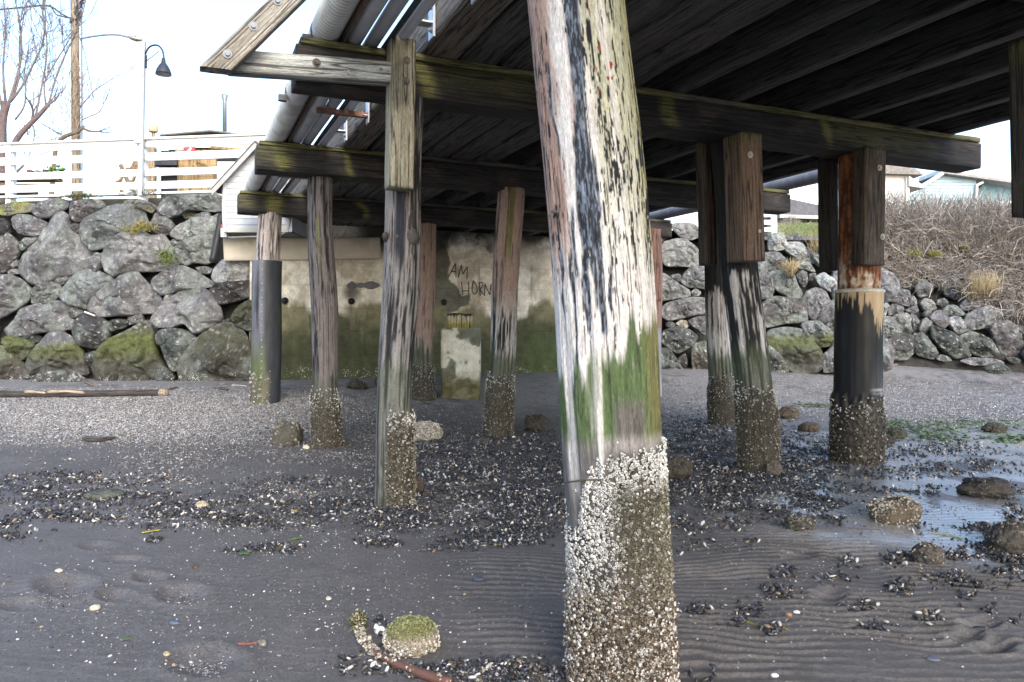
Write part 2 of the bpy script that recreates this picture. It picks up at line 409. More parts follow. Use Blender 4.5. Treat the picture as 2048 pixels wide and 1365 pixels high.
def upland():
    # one sheet of land behind the walls, out to the horizon
    fx = [-900, -200, -40, -14, -9, -5.2, -5, -2, 2, 4, 6, 8.5, 9.5, 12, 20, 40, 200, 900]
    P = []; 
    for X in fx:
        Yf = 15.9 if X < -5.1 else (16.3 if X < 3 else (19.2 if X < 8.6 else 23.6))
        for k, dy in enumerate((0, 1.5, 4, 10, 30, 120, 1200)):
            z = 3.93 if X < 5 else 3.93 - .25*(k == 0)
            P.append((X, Yf+dy, z + .03*k))
    P = np.array(P); nr, nc = len(fx), 7
    i, j = np.meshgrid(np.arange(nr-1), np.arange(nc-1), indexing='ij')
    Q = np.stack([i*nc+j, (i+1)*nc+j, (i+1)*nc+j+1, i*nc+j+1], -1).reshape(-1, 4)
    o = mk('upland', P, Q, CONC, None, (0, 0, 0), np.array([.11, .095, .075]), smooth=False)
    tag(o, 'flat land behind the sea walls at the height of the pier deck', 'ground', kind='structure')
upland()
# ------------------------------------------------------------------ piles
CHALK = np.array([.52, .488, .46]); PINK = np.array([.27, .175, .135]); TAR = np.array([.010, .012, .017]); BLACK = np.array([.0055, .005, .005])
ALGAE = np.array([.046, .062, .028]); OLIVE = np.array([.10, .095, .030]); MOSS = np.array([.125, .12, .042]); MUD = np.array([.05, .045, .038])
LICH = np.array([.31, .305, .20]); GREYW = np.array([.16, .145, .135])
BASES = {}
def pile_axis(pts, Y, ztop, extra=.35):
    """pts: (px, py, width px) down the pile; -> z, x, radius samples from below ground to ztop"""
    pts = np.array(pts, float)
    z = H + (HY-pts[:, 1])/F*Y; x = (pts[:, 0]-CX)/F*Y; r = pts[:, 2]/2/F*Y
    o = np.argsort(z); z, x, r = z[o], x[o], r[o]
    if z[-1] > ztop:
        xt, rt = np.interp(ztop-.005, z, x), np.interp(ztop-.005, z, r); k = z < ztop-.03
        z, x, r = np.append(z[k], ztop-.005), np.append(x[k], xt), np.append(r[k], rt)
    s0 = (x[1]-x[0])/(z[1]-z[0]); s1 = (x[-1]-x[-2])/(z[-1]-z[-2])
    z = np.concatenate([[z[0]-extra], z, [max(ztop, z[-1]+.01)]])
    x = np.concatenate([[x[0]-s0*extra], x, [x[-1]+s1*(z[-1]-z[-2])]]); r = np.concatenate([[r[0]], r, [r[-1]]])
    return z, x, r
def pile_grid(pts, Y, ztop, m, dz, seed, lump=.03, groove=.004):
    az, ax, ar = pile_axis(pts, Y, ztop)
    z = np.arange(az[0], az[-1]+dz*.5, dz)
    if z[-1] > az[-1]: z[-1] = az[-1]
    xc = np.interp(z, az, ax); r = np.interp(z, az, ar)
    for _ in range(6):
        k = 12
        if len(z) > 60: xc[k:-k] = (xc[:-2*k]+2*xc[k:-k]+xc[2*k:])/4; r[k:-k] = (r[:-2*k]+2*r[k:-k]+r[2*k:])/4
    xc = xc + .006*np.sin(z*3.1+seed)
    a = np.arange(m)/m*2*math.pi
    A, Z = np.meshgrid(a, z); R = np.repeat(r[:, None], m, 1)
    ca, sa = np.cos(A), np.sin(A)
    rr = R*(1 + lump*2*(fbm(ca*1.3, sa*1.3, Z*.7, seed, 3)-.5))
    g1 = fbm(ca*R*46+50, sa*R*46+50, Z*1.3, seed+2, 3)
    g2 = fbm(ca*R*150+90, sa*R*150+90, Z*4, seed+4, 2)
    rr = rr - groove*ss(.5, .32, g1)*1.6 - groove*.5*(g2-.5)
    V = np.stack([xc[:, None]+rr*ca, Y+rr*sa, Z], -1)
    return dict(V=V, A=A, Z=Z, R=R, ca=ca, sa=sa, g1=g1, g2=g2, xc=xc, z=z, r=r, Y=Y, seed=seed, m=m,
                py=HY-(Z-H)/Y*F, s=None)
def face_s(P):                                        # -1..1 across the side that looks seaward to the left
    v = np.array([-P['xc'].mean(), -P['Y']]); v /= np.linalg.norm(v)
    tx, ty = -v[1], v[0]
    P['s'] = P['ca']*tx + P['sa']*ty; P['front'] = P['ca']*v[0] + P['sa']*v[1]
    return P
def pile_mesh(P, name, mat, root, col, capcol=(.2, .16, .12)):
    n, m = P['Z'].shape
    i, j = np.meshgrid(np.arange(n-1), np.arange(m), indexing='ij'); j2 = (j+1) % m
    Q = np.stack([i*m+j, i*m+j2, (i+1)*m+j2, (i+1)*m+j], -1).reshape(-1, 4)
    k = np.arange(m); T = np.stack([(n-1)*m+k, (n-1)*m+(k+1) % m, np.full(m, n*m)], -1)
    V = np.concatenate([P['V'].reshape(-1, 3), P['V'][-1].mean(0)[None]])
    g = np.stack([P['ca']*P['R'], P['sa']*P['R'], P['Z']], -1).reshape(-1, 3); g = np.concatenate([g, g[-1:]]) + P['seed']*.31
    c = col.reshape(-1, col.shape[-1]); c = np.concatenate([c, np.array([capcol])[:, :3] if c.shape[1] == 3 else c[-1:]])
    return mk(name, V, [Q, T], mat, root, None, c, g)
# a small barnacle: truncated cone with a dark opening
_a = np.arange(6)/6*2*math.pi
BARN_V = np.concatenate([np.stack([np.cos(_a), np.sin(_a), 0*_a-.25], -1), np.stack([.62*np.cos(_a+.2), .62*np.sin(_a+.2), 0*_a+.75], -1),
                         np.stack([.36*np.cos(_a), .36*np.sin(_a), 0*_a+.68], -1), [[0, 0, .3]]])
BARN_T = []
for k in range(6):
    k2 = (k+1) % 6
    BARN_T += [(k, k2, 6+k2), (k, 6+k2, 6+k), (6+k, 6+k2, 12+k2), (6+k, 12+k2, 12+k), (12+k, 12+k2, 18)]
BARN_T = np.array(BARN_T)
def instances(TV, TT, pos, R, sc, col, hole=None):
    """many copies of template TV/TT baked in one mesh; R (k,3,3), sc (k,3), col (k,3)"""
    k, n = len(pos), len(TV)
    V = np.einsum('kij,knj->kni', R, TV[None]*sc[:, None, :]) + pos[:, None, :]
    T = (TT[None] + (np.arange(k)*n)[:, None, None]).reshape(-1, 3)
    C = np.repeat(col[:, None, :], n, 1)
    if hole is not None: C[:, hole] = C[:, hole]*.12
    return V.reshape(-1, 3), T, C.reshape(-1, 3)
def frames(nrm, rng):
    nrm = nrm/np.linalg.norm(nrm, axis=1)[:, None]
    t = rng.normal(size=nrm.shape); t -= nrm*(t*nrm).sum(1)[:, None]; t /= np.linalg.norm(t, axis=1)[:, None]
    return np.stack([t, np.cross(nrm, t), nrm], -1)
def barnacles(P, root, n, dens, size, colf, seed, name='barnacles', lift=.0):
    """dens(s, py, a, z) 0..1; colf(s, py, rnd)->rgb"""
    rng = np.random.default_rng(seed)
    zi = rng.integers(1, len(P['z'])-1, n*6); ai = rng.integers(0, P['m'], n*6)
    d = dens(P['s'][zi, ai], P['py'][zi, ai], P['A'][zi, ai], P['Z'][zi, ai])
    ok = rng.random(len(zi)) < d
    zi, ai = zi[ok][:n], ai[ok][:n]
    pos = P['V'][zi, ai]; nrm = np.stack([P['ca'][zi, ai], P['sa'][zi, ai], 0*zi], -1)
    nrm = nrm + rng.normal(size=nrm.shape)*.28
    pos = pos + nrm*lift*rng.random((len(pos), 1))
    sc = size[0] + (size[1]-size[0])*rng.random(len(pos))**1.6
    sc3 = np.stack([sc, sc*(.8+.4*rng.random(len(sc))), sc*(.6+.7*rng.random(len(sc)))], -1)
    c = colf(P['s'][zi, ai], P['py'][zi, ai], rng.random((len(pos), 3)))
    V, T, C = instances(BARN_V, BARN_T, pos, frames(nrm, rng), sc3, c, hole=slice(12, 19))
    o = mk(name, V, T, SHELL, root, None, C, smooth=False)
    tag(o, kind='stuff'); return o
def bolt(p, nrm, root, r=.022, name='bolt', col=(.12, .11, .10), mat=None):
    nrm = np.array(nrm, float); nrm /= np.linalg.norm(nrm)
    p = np.array(p, float); b = MB()
    for (a, e, rr, m) in ((-.004, .006, r, 18), (.006, .020, r*.55, 6)):
        V, Q, T, g = sweep([p+nrm*a, p+nrm*e], circ(rr, m)); b.add(V, Q, T, col)
    return b.build(name, mat or (RUST if max(col) < .15 else PAINT), root, smooth=False)
def root_at(px, py, Y): 
    q = PX(px, py, Y); q[2] = float(gz(q[0], Y)); return q

# --- the pile in front
def main_pile():
    root = thing('timber_pile', root_at(1241, 1345, 3.0), 'thick foreground pile, peeling white wood over a green algae band and heavy barnacle crust', 'pile', 'piles of the pier')
    P = face_s(pile_grid([(1130,-257,186),(1154,0,192),(1184,300,202),(1206,600,203),(1222,870,201),(1240,1100,194),(1241,1340,190)], 3.0, 3.17, 330, .0042, 3, .02, .0045))
    s, py, ca, sa, R, Z = P['s'], P['py'], P['ca'], P['sa'], P['R'], P['Z']
    ax, ay = ca*R, sa*R
    st1 = fbm(ax*85+7, ay*85, Z*7, 101, 4); st2 = fbm(ax*210+3, ay*210, Z*36, 103, 3); bl = fbm(ax*9, ay*9, Z*3, 105, 3)
    st3 = fbm(ax*165+31, ay*165, Z*17, 104, 3); lg = fbm(ax*60+11, ay*60, Z*1.1, 106, 3)
    wob = .10*(fbm(ax*26, ay*26, Z*4, 107, 3)-.5)*2; sw = s + wob + .10*(st1-.5)
    c = mix(CHALK*.85, CHALK*1.12, .5*st1+.5*st3); c = mix(c, np.array([.50, .42, .385]), ss(.5, .72, lg)*.55)
    up = ss(640, 240, py)
    # lichen-tinted upper right
    c = mix(c, LICH*(.75+.5*st3[..., None]), ss(-.02, .2, sw)*up*.85*ss(.25, .5, bl+.15)*(1-.8*ss(.34, .44, sw)*ss(.62, .5, sw)))
    c = mix(c, np.array([.22, .21, .09]), ss(.76, .95, s)*ss(600, 420, py)*.7*ss(.3, .5, st1+.1))
    # salmon wood on the left, narrowing downwards
    ed = -.66 + .06*ss(300, 80, py) + .12*ss(200, 420, py)
    c = mix(c, mix(PINK*.7, PINK*1.35, .5*st1+.5*st3), ss(ed+.08, ed-.05, sw)*ss(600, 430, py + 160*(lg-.5)))
    c = mix(c, PINK*1.15, ss(-.34, -.27, sw)*ss(-.12, -.2, sw)*ss(170, 250, py)*ss(400, 300, py)*.8)
    # dark fissures: fine broken dashes along the grain, dense on the upper right, thinning downwards
    dn = .372 + .045*ss(-.02, .2, s)*ss(660, 300, py) + .05*ss(.12, .3, s)*ss(600, 440, py)*ss(200, 330, py) - .075*ss(560, 670, py) - .02*ss(-.2, -.4, s)
    dn = dn + .03*ss(.16, .24, sw)*ss(.42, .34, sw)*ss(560, 300, py) + .085*ss(-.62, -.80, s)*ss(640, 480, py)*ss(60, 200, py) + .07*ss(.5, .64, lg)
    fis = ss(dn+.025, dn-.025, .30*st1+.45*st3+.25*st2)
    c = mix(c, BLACK, fis*ss(900, 640, py))
    rgc = np.random.default_rng(55)
    for k in range(26):
        s0, y0, ln, wd = rgc.uniform(-.92, .95), rgc.uniform(-40, 700), rgc.uniform(70, 330), rgc.uniform(.006, .015)
        wv = .035*(vn(py/38.0, k*2.3, 0, 91)-.5) + .012*(vn(py/9.0, k*1.7, 0, 92)-.5)
        m = ss(wd, wd*.35, np.abs(s-s0-wv))*ss(y0, y0+20, py)*ss(y0+ln, y0+ln*.6, py)
        c = mix(c, BLACK, m*.95*ss(760, 690, py)); P['V'][..., 0] -= ca*.006*m; P['V'][..., 1] -= sa*.006*m
    red = ss(.70, .73, fbm(ax*46, ay*46, Z*34, 117, 2))*ss(.15, .3, s)*ss(.75, .6, s)*ss(260, 200, py)
    c = mix(c, np.array([.20, .03, .012]), red)
    # blue-grey tar band breaking up into drips
    cen = -.10 - .09*ss(150, 330, py) - .02*ss(330, 480, py) + .13*ss(480, 640, py)
    wid = .10 + .03*np.sin(py/61.0) + .07*ss(230, 360, py)*ss(520, 420, py) - .075*ss(470, 640, py)
    jag = .055*(st1-.5)*2 + .07*(lg-.5)*2
    tm = ss(wid+.03, wid-.02, np.abs(s-cen+jag))*ss(735, 590, py + 190*(st1-.5))*ss(.30, .36, .5*st3+.5*st1 + .07 - .06*ss(380, 520, py))
    def drip(s0, y0, y1, w, k): 
        ww = w*(.6+.6*vn(py/23.0, k, 0, 5)); return ss(ww+.016, ww-.012, np.abs(s-s0-.05*(vn(py/60.0, k*3.7, 0, 6)-.5)*2 - jag*.25))*ss(y1+8, y1-8, py)*ss(y0-15, y0+10, py)*ss(.28, .33, st3+.05*k % .1)
    dr = np.maximum.reduce([drip(-.30, 300, 640, .045, 1), drip(-.47, 430, 560, .03, 2), drip(-.56, 520, 765, .030, 3), drip(-.78, 470, 640, .028, 4), drip(-.36, 520, 668, .034, 5), drip(.03, 340, 560, .032, 6), drip(-.03, 470, 668, .05, 7), drip(.115, 540, 700, .036, 8), drip(-.15, 480, 620, .026, 9), drip(-.66, 150, 330, .022, 10)])
    tar = np.clip(np.maximum(tm, dr), 0, 1)
    c = mix(c, mix(TAR, np.array([.12, .145, .185]), ss(.40, .60, st2)*ss(.35, .55, st3)), tar)
    # algae
    lim = 728 - 85*ss(.2, .6, s) - 40*(st1-.5)*2 - 55*(fbm(ax*28, ay*28, Z*.9, 111, 2)-.5)*2 + 30*ss(-.5,-.9,s)
    al = ss(lim-30, lim+16, py)*ss(905, 850, py - 60*ss(-.2, -.6, s))
    keep = ss(.56, .66, fbm(ax*24+4, ay*24, Z*.8, 113, 3))*ss(.15, -.15, s)
    keep = np.maximum(keep, ss(.09, .04, np.abs(s+.80-.1*ss(700, 1000, py)))*.9)
    alg = mix(ALGAE*.75*np.array([.95, 1.1, .8]), ALGAE*1.9*np.array([.95, 1.1, .8]), .5*st1+.5*st2); alg = mix(alg, OLIVE*1.1, ss(.6, .9, s)); alg = mix(alg, np.array([.085, .078, .066]), ss(770, 820, py)*ss(0, .15, s)*ss(.75, .6, s))
    alg = mix(alg, GREYW*.95, ss(.55, .75, st1)*.35*ss(-.1, -.5, s)); alg = mix(alg, alg*.35, ss(.44, .38, .5*st3+.5*st1)*.7); alg = mix(alg, GREYW*1.3, ss(.66, .74, st2*.5+st3*.5)*.6)
    c = mix(c, alg, al*(1-.85*keep))
    low = ss(850, 900, py); wetw = mix(GREYW*.9, GREYW*.5, st1); wetw = mix(wetw, CHALK*.65, ss(.12, .05, np.abs(s+.78))*ss(1010, 930, py))
    c = mix(c, wetw, low*(1-.7*keep*ss(1000, 900, py)))
    cr = crustmask(s, py)
    bro = mix(np.array([.014, .011, .008]), np.array([.06, .046, .028]), fbm(ax*60, ay*60, Z*60, 121, 3))
    c = mix(c, bro, cr*ss(-.3, .1, s + .9*ss(1080, 1180, py))*.92)
    c = mix(c, np.array([.03, .027, .026]), cr*ss(.1, -.2, s)*ss(1190, 1120, py)*.75*ss(900, 990, py))
    # crust thickness
    bump = cr*(.003 + .016*ss(1050, 1250, py)*fbm(ax*35, ay*35, Z*35, 131, 3) + .006*fbm(ax*90, ay*90, Z*90, 133, 2)*ss(.0, .2, s + ss(1000, 1150, py)))
    P['V'][..., 0] += ca*bump; P['V'][..., 1] += sa*bump
    pile_mesh(P, 'trunk', PILE, root, c)
    def dens(s, py, a, z):
        base = crustmask(s, py)
        return np.clip(base*(.6+.4*ss(.35, .6, vn(s*7, py/26, 0, 5)) - .35*ss(-.05, -.3, s)*ss(.35, .6, vn(s*16, py/42, 0, 9))*ss(1000, 1060, py)), 0, 1)
    def colf(s, py, q):
        white = np.array([.56, .545, .51]); tan = np.array([.22, .18, .125]); ol = np.array([.085, .08, .05]); br = np.array([.06, .042, .028])
        w = ss(.12, -.2, s + .36*(q[:, 2]-.5))*ss(1230, 1060, py + 120*(q[:, 0]-.5)) + ss(985, 925, py) + .55*(q[:, 1] > .80 - .12*ss(1150, 1320, py))
        w = np.clip(w*.95, 0, 1)
        c = mix(mix(ol, tan, ss(1000, 1250, py)*.5 + .6*(q[:, 0]-.35)), br, (q[:, 1] < .34)*ss(1020, 1200, py)*.9)
        return np.clip(mix(c, white*(.72+.4*q[:, :1]), w), .01, .8)
    barnacles(P, root, 24000, dens, (.0030, .0078), colf, 5, lift=.008)
    def dens0(s, py, a, z): return ss(835, 905, py)**2*ss(925, 895, py)*.9*ss(.45, .7, vn(s*8, py/14, 0, 8))*ss(-.85, -.3, s) + .5*ss(930, 990, py)*ss(-.3, -.6, s)*ss(.5, .7, vn(s*12, py/20, 0, 18))
    barnacles(P, root, 420, dens0, (.003, .0085), lambda s, py, q: np.array([.5, .49, .46])*(.6+.6*q[:, :1]), 25, name='stray_barnacles')
    # rough mussels and barnacles low down
    def dens2(s, py, a, z): return ss(1120, 1300, py)*.9
    def colf2(s, py, q): return mix(mix(np.array([.035, .022, .014]), np.array([.23, .17, .115]), q[:, 0]**1.5), np.array([.50, .46, .41]), (q[:, 1] > .68)*.9)
    barnacles(P, root, 9500, dens2, (.0034, .0088), colf2, 15, name='lower_barnacles', lift=.018)
    # nails and a knot
    p = PX(1106, 440, 3.0) + np.array([0, -.17, 0]); b = MB(); V, Q, T, g = tube([p+[.0, .12, 0], p+[.0, -.02, 0], p+[-.015, -.035, 0]], .005, 6); b.add(V, Q, T, (.05, .045, .04)); b.build('nail', RUST, root)
    p = PX(1193, 940, 3.0) + np.array([0, -.2, 0]); q = PX(1130, 957, 2.95) + np.array([0, -.08, 0])
    b = MB(); V, Q, T, g = tube([p, p*.5+q*.5+[0, 0, .004], q+[-.01, 0, -.002]], [.003, .004, .003], 6); b.add(V, Q, T, (.055, .045, .03))
    o = b.build('twig', TWIG, None, p); tag(o, 'thin dark twig caught on the barnacles of the foreground pile', 'twig')
def crustmask(s, py):
    e = 893 + 60*ss(-.30, -.55, s) + 90*ss(-.55, -.8, s) - 8*ss(.5, 1, s) + 26*(vn(s*9, py*0+1, 0, 77)-.5) + 12*(vn(s*22, py*0+1, 0, 78)-.5)
    return ss(e-6, e+10, py)
main_pile()

def wood_colors(P, k):
    """k: dict of heights in photo pixels and tints"""
    s, py, ca, sa, R, Z, sd = P['s'], P['py'], P['ca'], P['sa'], P['R'], P['Z'], P['seed']
    ax, ay = ca*R, sa*R
    fq = 16+190/P['Y']; st1 = fbm(ax*fq+sd, ay*fq, Z*1.5, 201+sd, 4); st2 = fbm(ax*fq*2.3+sd, ay*fq*2.3, Z*5, 203+sd, 3); bl = fbm(ax*10, ay*10, Z*1.6, 205+sd, 3)
    n = .6*st1+.4*st2
    base = np.array(k.get('base', CHALK*.8)); c = base*(.72+.56*n)[..., None]
    if 'pink' in k: c = mix(c, PINK*(.7+.6*n)[..., None], ss(k['pink'][1], k['pink'][0], py)*ss(.35, .55, bl+.2)*k['pink'][2])
    dk = k.get('dark', .4)                                            # share of black fissures
    if callable(dk): dk = dk(s, py)
    c = mix(c, BLACK*1.6, ss(dk+.05, dk-.05, n))
    rgc = np.random.default_rng(300+sd)
    for q in range(16):
        s0, y0, ln, wd = rgc.uniform(-.95, .95), rgc.uniform(250, 640), rgc.uniform(60, 260), rgc.uniform(.012, .03)
        m = ss(wd, wd*.3, np.abs(s-s0-.07*(vn(py/26.0, q*2.3, 0, 91)-.5)))*ss(y0, y0+16, py)*ss(y0+ln, y0+ln*.6, py)*(P['front'] > -.2); c = mix(c, BLACK*1.5, m*.9); P['V'][..., 0] -= ca*.008*m; P['V'][..., 1] -= sa*.008*m
    if 'tar' in k:
        t = k['tar']; c = mix(c, TAR*1.3, ss(t[0]+.08, t[0]-.08, np.abs(s-t[1]-.2*(bl-.5)))*ss(t[3], t[3]-60, py+70*(st1-.5))*ss(t[2]-20, t[2]+20, py)*ss(.2, .35, st1))
    if 'moss' in k:
        t = k['moss']; c = mix(c, MOSS*(.6+.8*n)[..., None], ss(t[0]+.06, t[0]-.06, np.abs(s-t[1]))*ss(t[3], t[3]-70, py+80*(st1-.5))*ss(t[2]-10, t[2], py)*.9)
    if 'algae' in k:
        a0, a1 = k['algae'][:2]; lim = a0 + 45*(st1-.5) + 40*(bl-.5)
        al = mix(ALGAE*.6, ALGAE*1.3, n); al = mix(al, MUD*1.3, ss(a0, a1, py)*.5)
        c = mix(c, al, ss(lim-16, lim+14, py)*k['algae'][2])
    if 'crust' in k:
        lim = k['crust'] + 18*(vn(s*5, sd*1.0, 0, 7)-.5)*2
        cm = ss(lim-6, lim+10, py)*k.get('crustw', lambda s: 1.0)(s)
        c = mix(c, mix(np.array([.018, .015, .011]), np.array([.065, .055, .036]), fbm(ax*50, ay*50, Z*50, 9, 3)), cm)
        b = cm*(.012 + .022*fbm(ax*24, ay*24, Z*24, sd, 3))
        P['V'][..., 0] += ca*b; P['V'][..., 1] += sa*b; P['cm'] = cm
    return c
def plain_pile(label, pts, Y, ztop, k, nb=700, seed=1, m=110, dz=.011, size=(.005, .011)):
    bx = max(pts, key=lambda q: q[1])
    root = thing('timber_pile', root_at(bx[0], bx[1], Y), label, 'pile', 'piles of the pier')
    P = face_s(pile_grid(pts, Y, ztop, m, dz, seed, k.get('lump', .05), .006))
    c = wood_colors(P, k); pile_mesh(P, 'trunk', PILE, root, c)
    if nb:
        nb = int(nb*2.6); cr = k['crust']; cw = k.get('crustw', lambda s: 1.0)
        def dens(s, py, a, z): return (ss(cr-25, cr+15, py)*.8*cw(s))*ss(.2, .5, vn(s*6, py/18, 0, seed)+.15)
        def colf(s, py, q):
            w = np.clip(ss(cr+40, cr-5, py)*(q[:, 2] > .25) + (q[:, 1] > .80)*.7, 0, 1)
            return mix(mix(np.array([.05, .042, .027]), np.array([.20, .165, .11]), q[:, 0]), np.array([.54, .52, .48])*(.8+.3*q[:, 2:3]), w)
        barnacles(P, root, nb, dens, size, colf, seed+40, lift=.012)
    return root, P
def cheek(root, px0, px1, py0, py1, d, seed, col, thick=.12, depth=None, label=None, tilt=0.0, bolts=(), moss=0.0):
    """squared timber bolted to a pile, standing in the bent plane d; px extents at its front face"""
    pc = (px0+px1)/2; Y = Yd(pc, d); w = (px1-px0)/F*Y*.98
    p0 = PX(pc+tilt, py1, Y); p1 = PX(pc, py0, Y)
    back = np.array([-ST, CT, 0])*thick/2; p0 += back; p1 += back
    L0 = np.linalg.norm(p1-p0)
    def cf(a, v, L, n1, n2):
        c = np.array(col)*(.6+.8*n1)[..., None]; c = mix(c, np.array(col)*.35, ss(.4, .28, n2)*.6)
        if moss: c = mix(c, MOSS*(.6+.7*n1)[..., None], np.clip(ss(L0-.22, L0-.03, L+.1*(n2-.5))*moss, 0, 1))
        return c
    V, Q, T, c, g = timber(p0, p1, w, thick, cf, seed, .03, .012, .006, side=np.array([CT, ST, 0]), k=7)
    b = MB(); b.add(V, Q, T, c, g); o = b.build('cheek_timber', WOOD, root)
    if label: o['label'] = label
    for (bx, by) in bolts:
        q = PX(bx, by, Yd(bx, d)) ; bolt(q, (ST, -CT, 0), o, .03, col=(.42, .40, .36) if bx > 900 else (.11, .09, .075))
    return o
# near the left edge of the pier
r, P = plain_pile('gnarled knotty dark grey pile behind the pale bolted post, barnacle clumps at its foot',
    [(815,190,70),(806,400,71),(800,584,73),(791,728,67),(788,858,70),(784,1010,74)], 5.95, 3.18,
    dict(base=CHALK*.36, pink=(400, 640, .2), dark=lambda s, py: .45-.12*ss(640, 560, py)*ss(-.5,-.9,s)+.08*ss(0,.6,s), tar=(.28, -.1, 350, 560), algae=(735, 900, .5), crust=835, crustw=lambda s: ss(-.45, -.15, s)*1.0, lump=.07), 1500, 21)
for (kx, ky, kr) in ((800, 478, .05), (826, 476, .07), (775, 476, .035)):
    b = MB(); p = PX(kx, ky, 5.95) + np.array([0, -.13, 0])
    V, Q, T, g = sweep([p+[0, .1, -.01], p+[0, .03, 0], p+[0, 0, .004], p+[0, -.012, .004]], circ(1, 12)[None]*np.array([kr*1.2, kr, kr*.6, kr*.2])[:, None, None]*np.array([.7, 1]))
    b.add(V, Q, T, (.07, .06, .055), g).build('knot', PILE, r)
cheek(r, 783, 834, 76, 375, 5.46, 3, (.30, .27, .19), .17, label='pale yellow-grey post bolted to the front of the pile', bolts=((813, 122), (812, 163)), moss=.25, tilt=-4)
plain_pile('tall slim dark grey-brown pile between the wrapped pile and the gnarled pile',
    [(640,190,48),(640,350,50),(640,440,49),(647,584,54),(651,768,50),(655,893,54)], 9.0, 3.18,
    dict(base=(.135, .115, .108), dark=lambda s, py: .46-.05*ss(560, 700, py), moss=(.12, -.15, 440, 560), algae=(760, 860, .55), crust=792, lump=.06), 750, 22)
plain_pile('reddish pile with a yellow-green moss stripe left of the foreground pile',
    [(1022,368,53),(1021,400,55),(1010,584,53),(1004,740,51),(997,860,54)], 9.84, 3.20,
    dict(base=CHALK*.62, pink=(560, 660, .85), dark=lambda s, py: .36+.14*ss(560, 680, py)+.1*ss(-.5,-.9,s), moss=(.22, .1, 360, 560), algae=(705, 790, .85), crust=762), 750, 23)
r, P = plain_pile('dark leaning pile clamped by two brown timbers, streaked white and black',
    [(1448,200,62),(1452,290,64),(1480,531,72),(1501,720,72),(1515,850,73),(1520,955,74)], 7.36, 3.18,
    dict(base=CHALK*.92, dark=lambda s, py: .485+.5*ss(560, 500, py)+.12*ss(-.3,-.7,s), algae=(700, 800, .85), crust=785), 1200, 24)
cheek(r, 1475, 1531, 266, 522, 5.47, 5, (.135, .088, .064), .25, label='wide red-brown timber with a mossy top on the front of the pile', bolts=((1500, 310), (1517, 463)), moss=.5, tilt=7)
cheek(r, 1403, 1432, 283, 530, 6.12, 6, (.06, .042, .033), .14, label='narrow dark timber on the back of the pile', moss=.7, tilt=8)
plain_pile('pale weathered pile standing half hidden close behind the dark clamped pile',
    [(1422,300,46),(1432,531,46),(1441,720,50),(1445,850,52)], 11.24, 3.2,
    dict(base=CHALK*.8, pink=(520, 700, .6), dark=lambda s, py: .40+.5*ss(600, 540, py)+.05, algae=(705, 790, .85), crust=762), 650, 25)
plain_pile('reddish brown pile partly hidden behind the gnarled pile, against the concrete wall',
    [(856,430,40),(852,450,42),(846,700,42),(846,792,44)], 12.85, 3.2,
    dict(base=CHALK*.42, pink=(640, 760, .85), dark=lambda s, py: .36+.12*ss(600, 720, py), moss=(.1, -.75, 420, 640), algae=(690, 740, .8), crust=745), 350, 26)
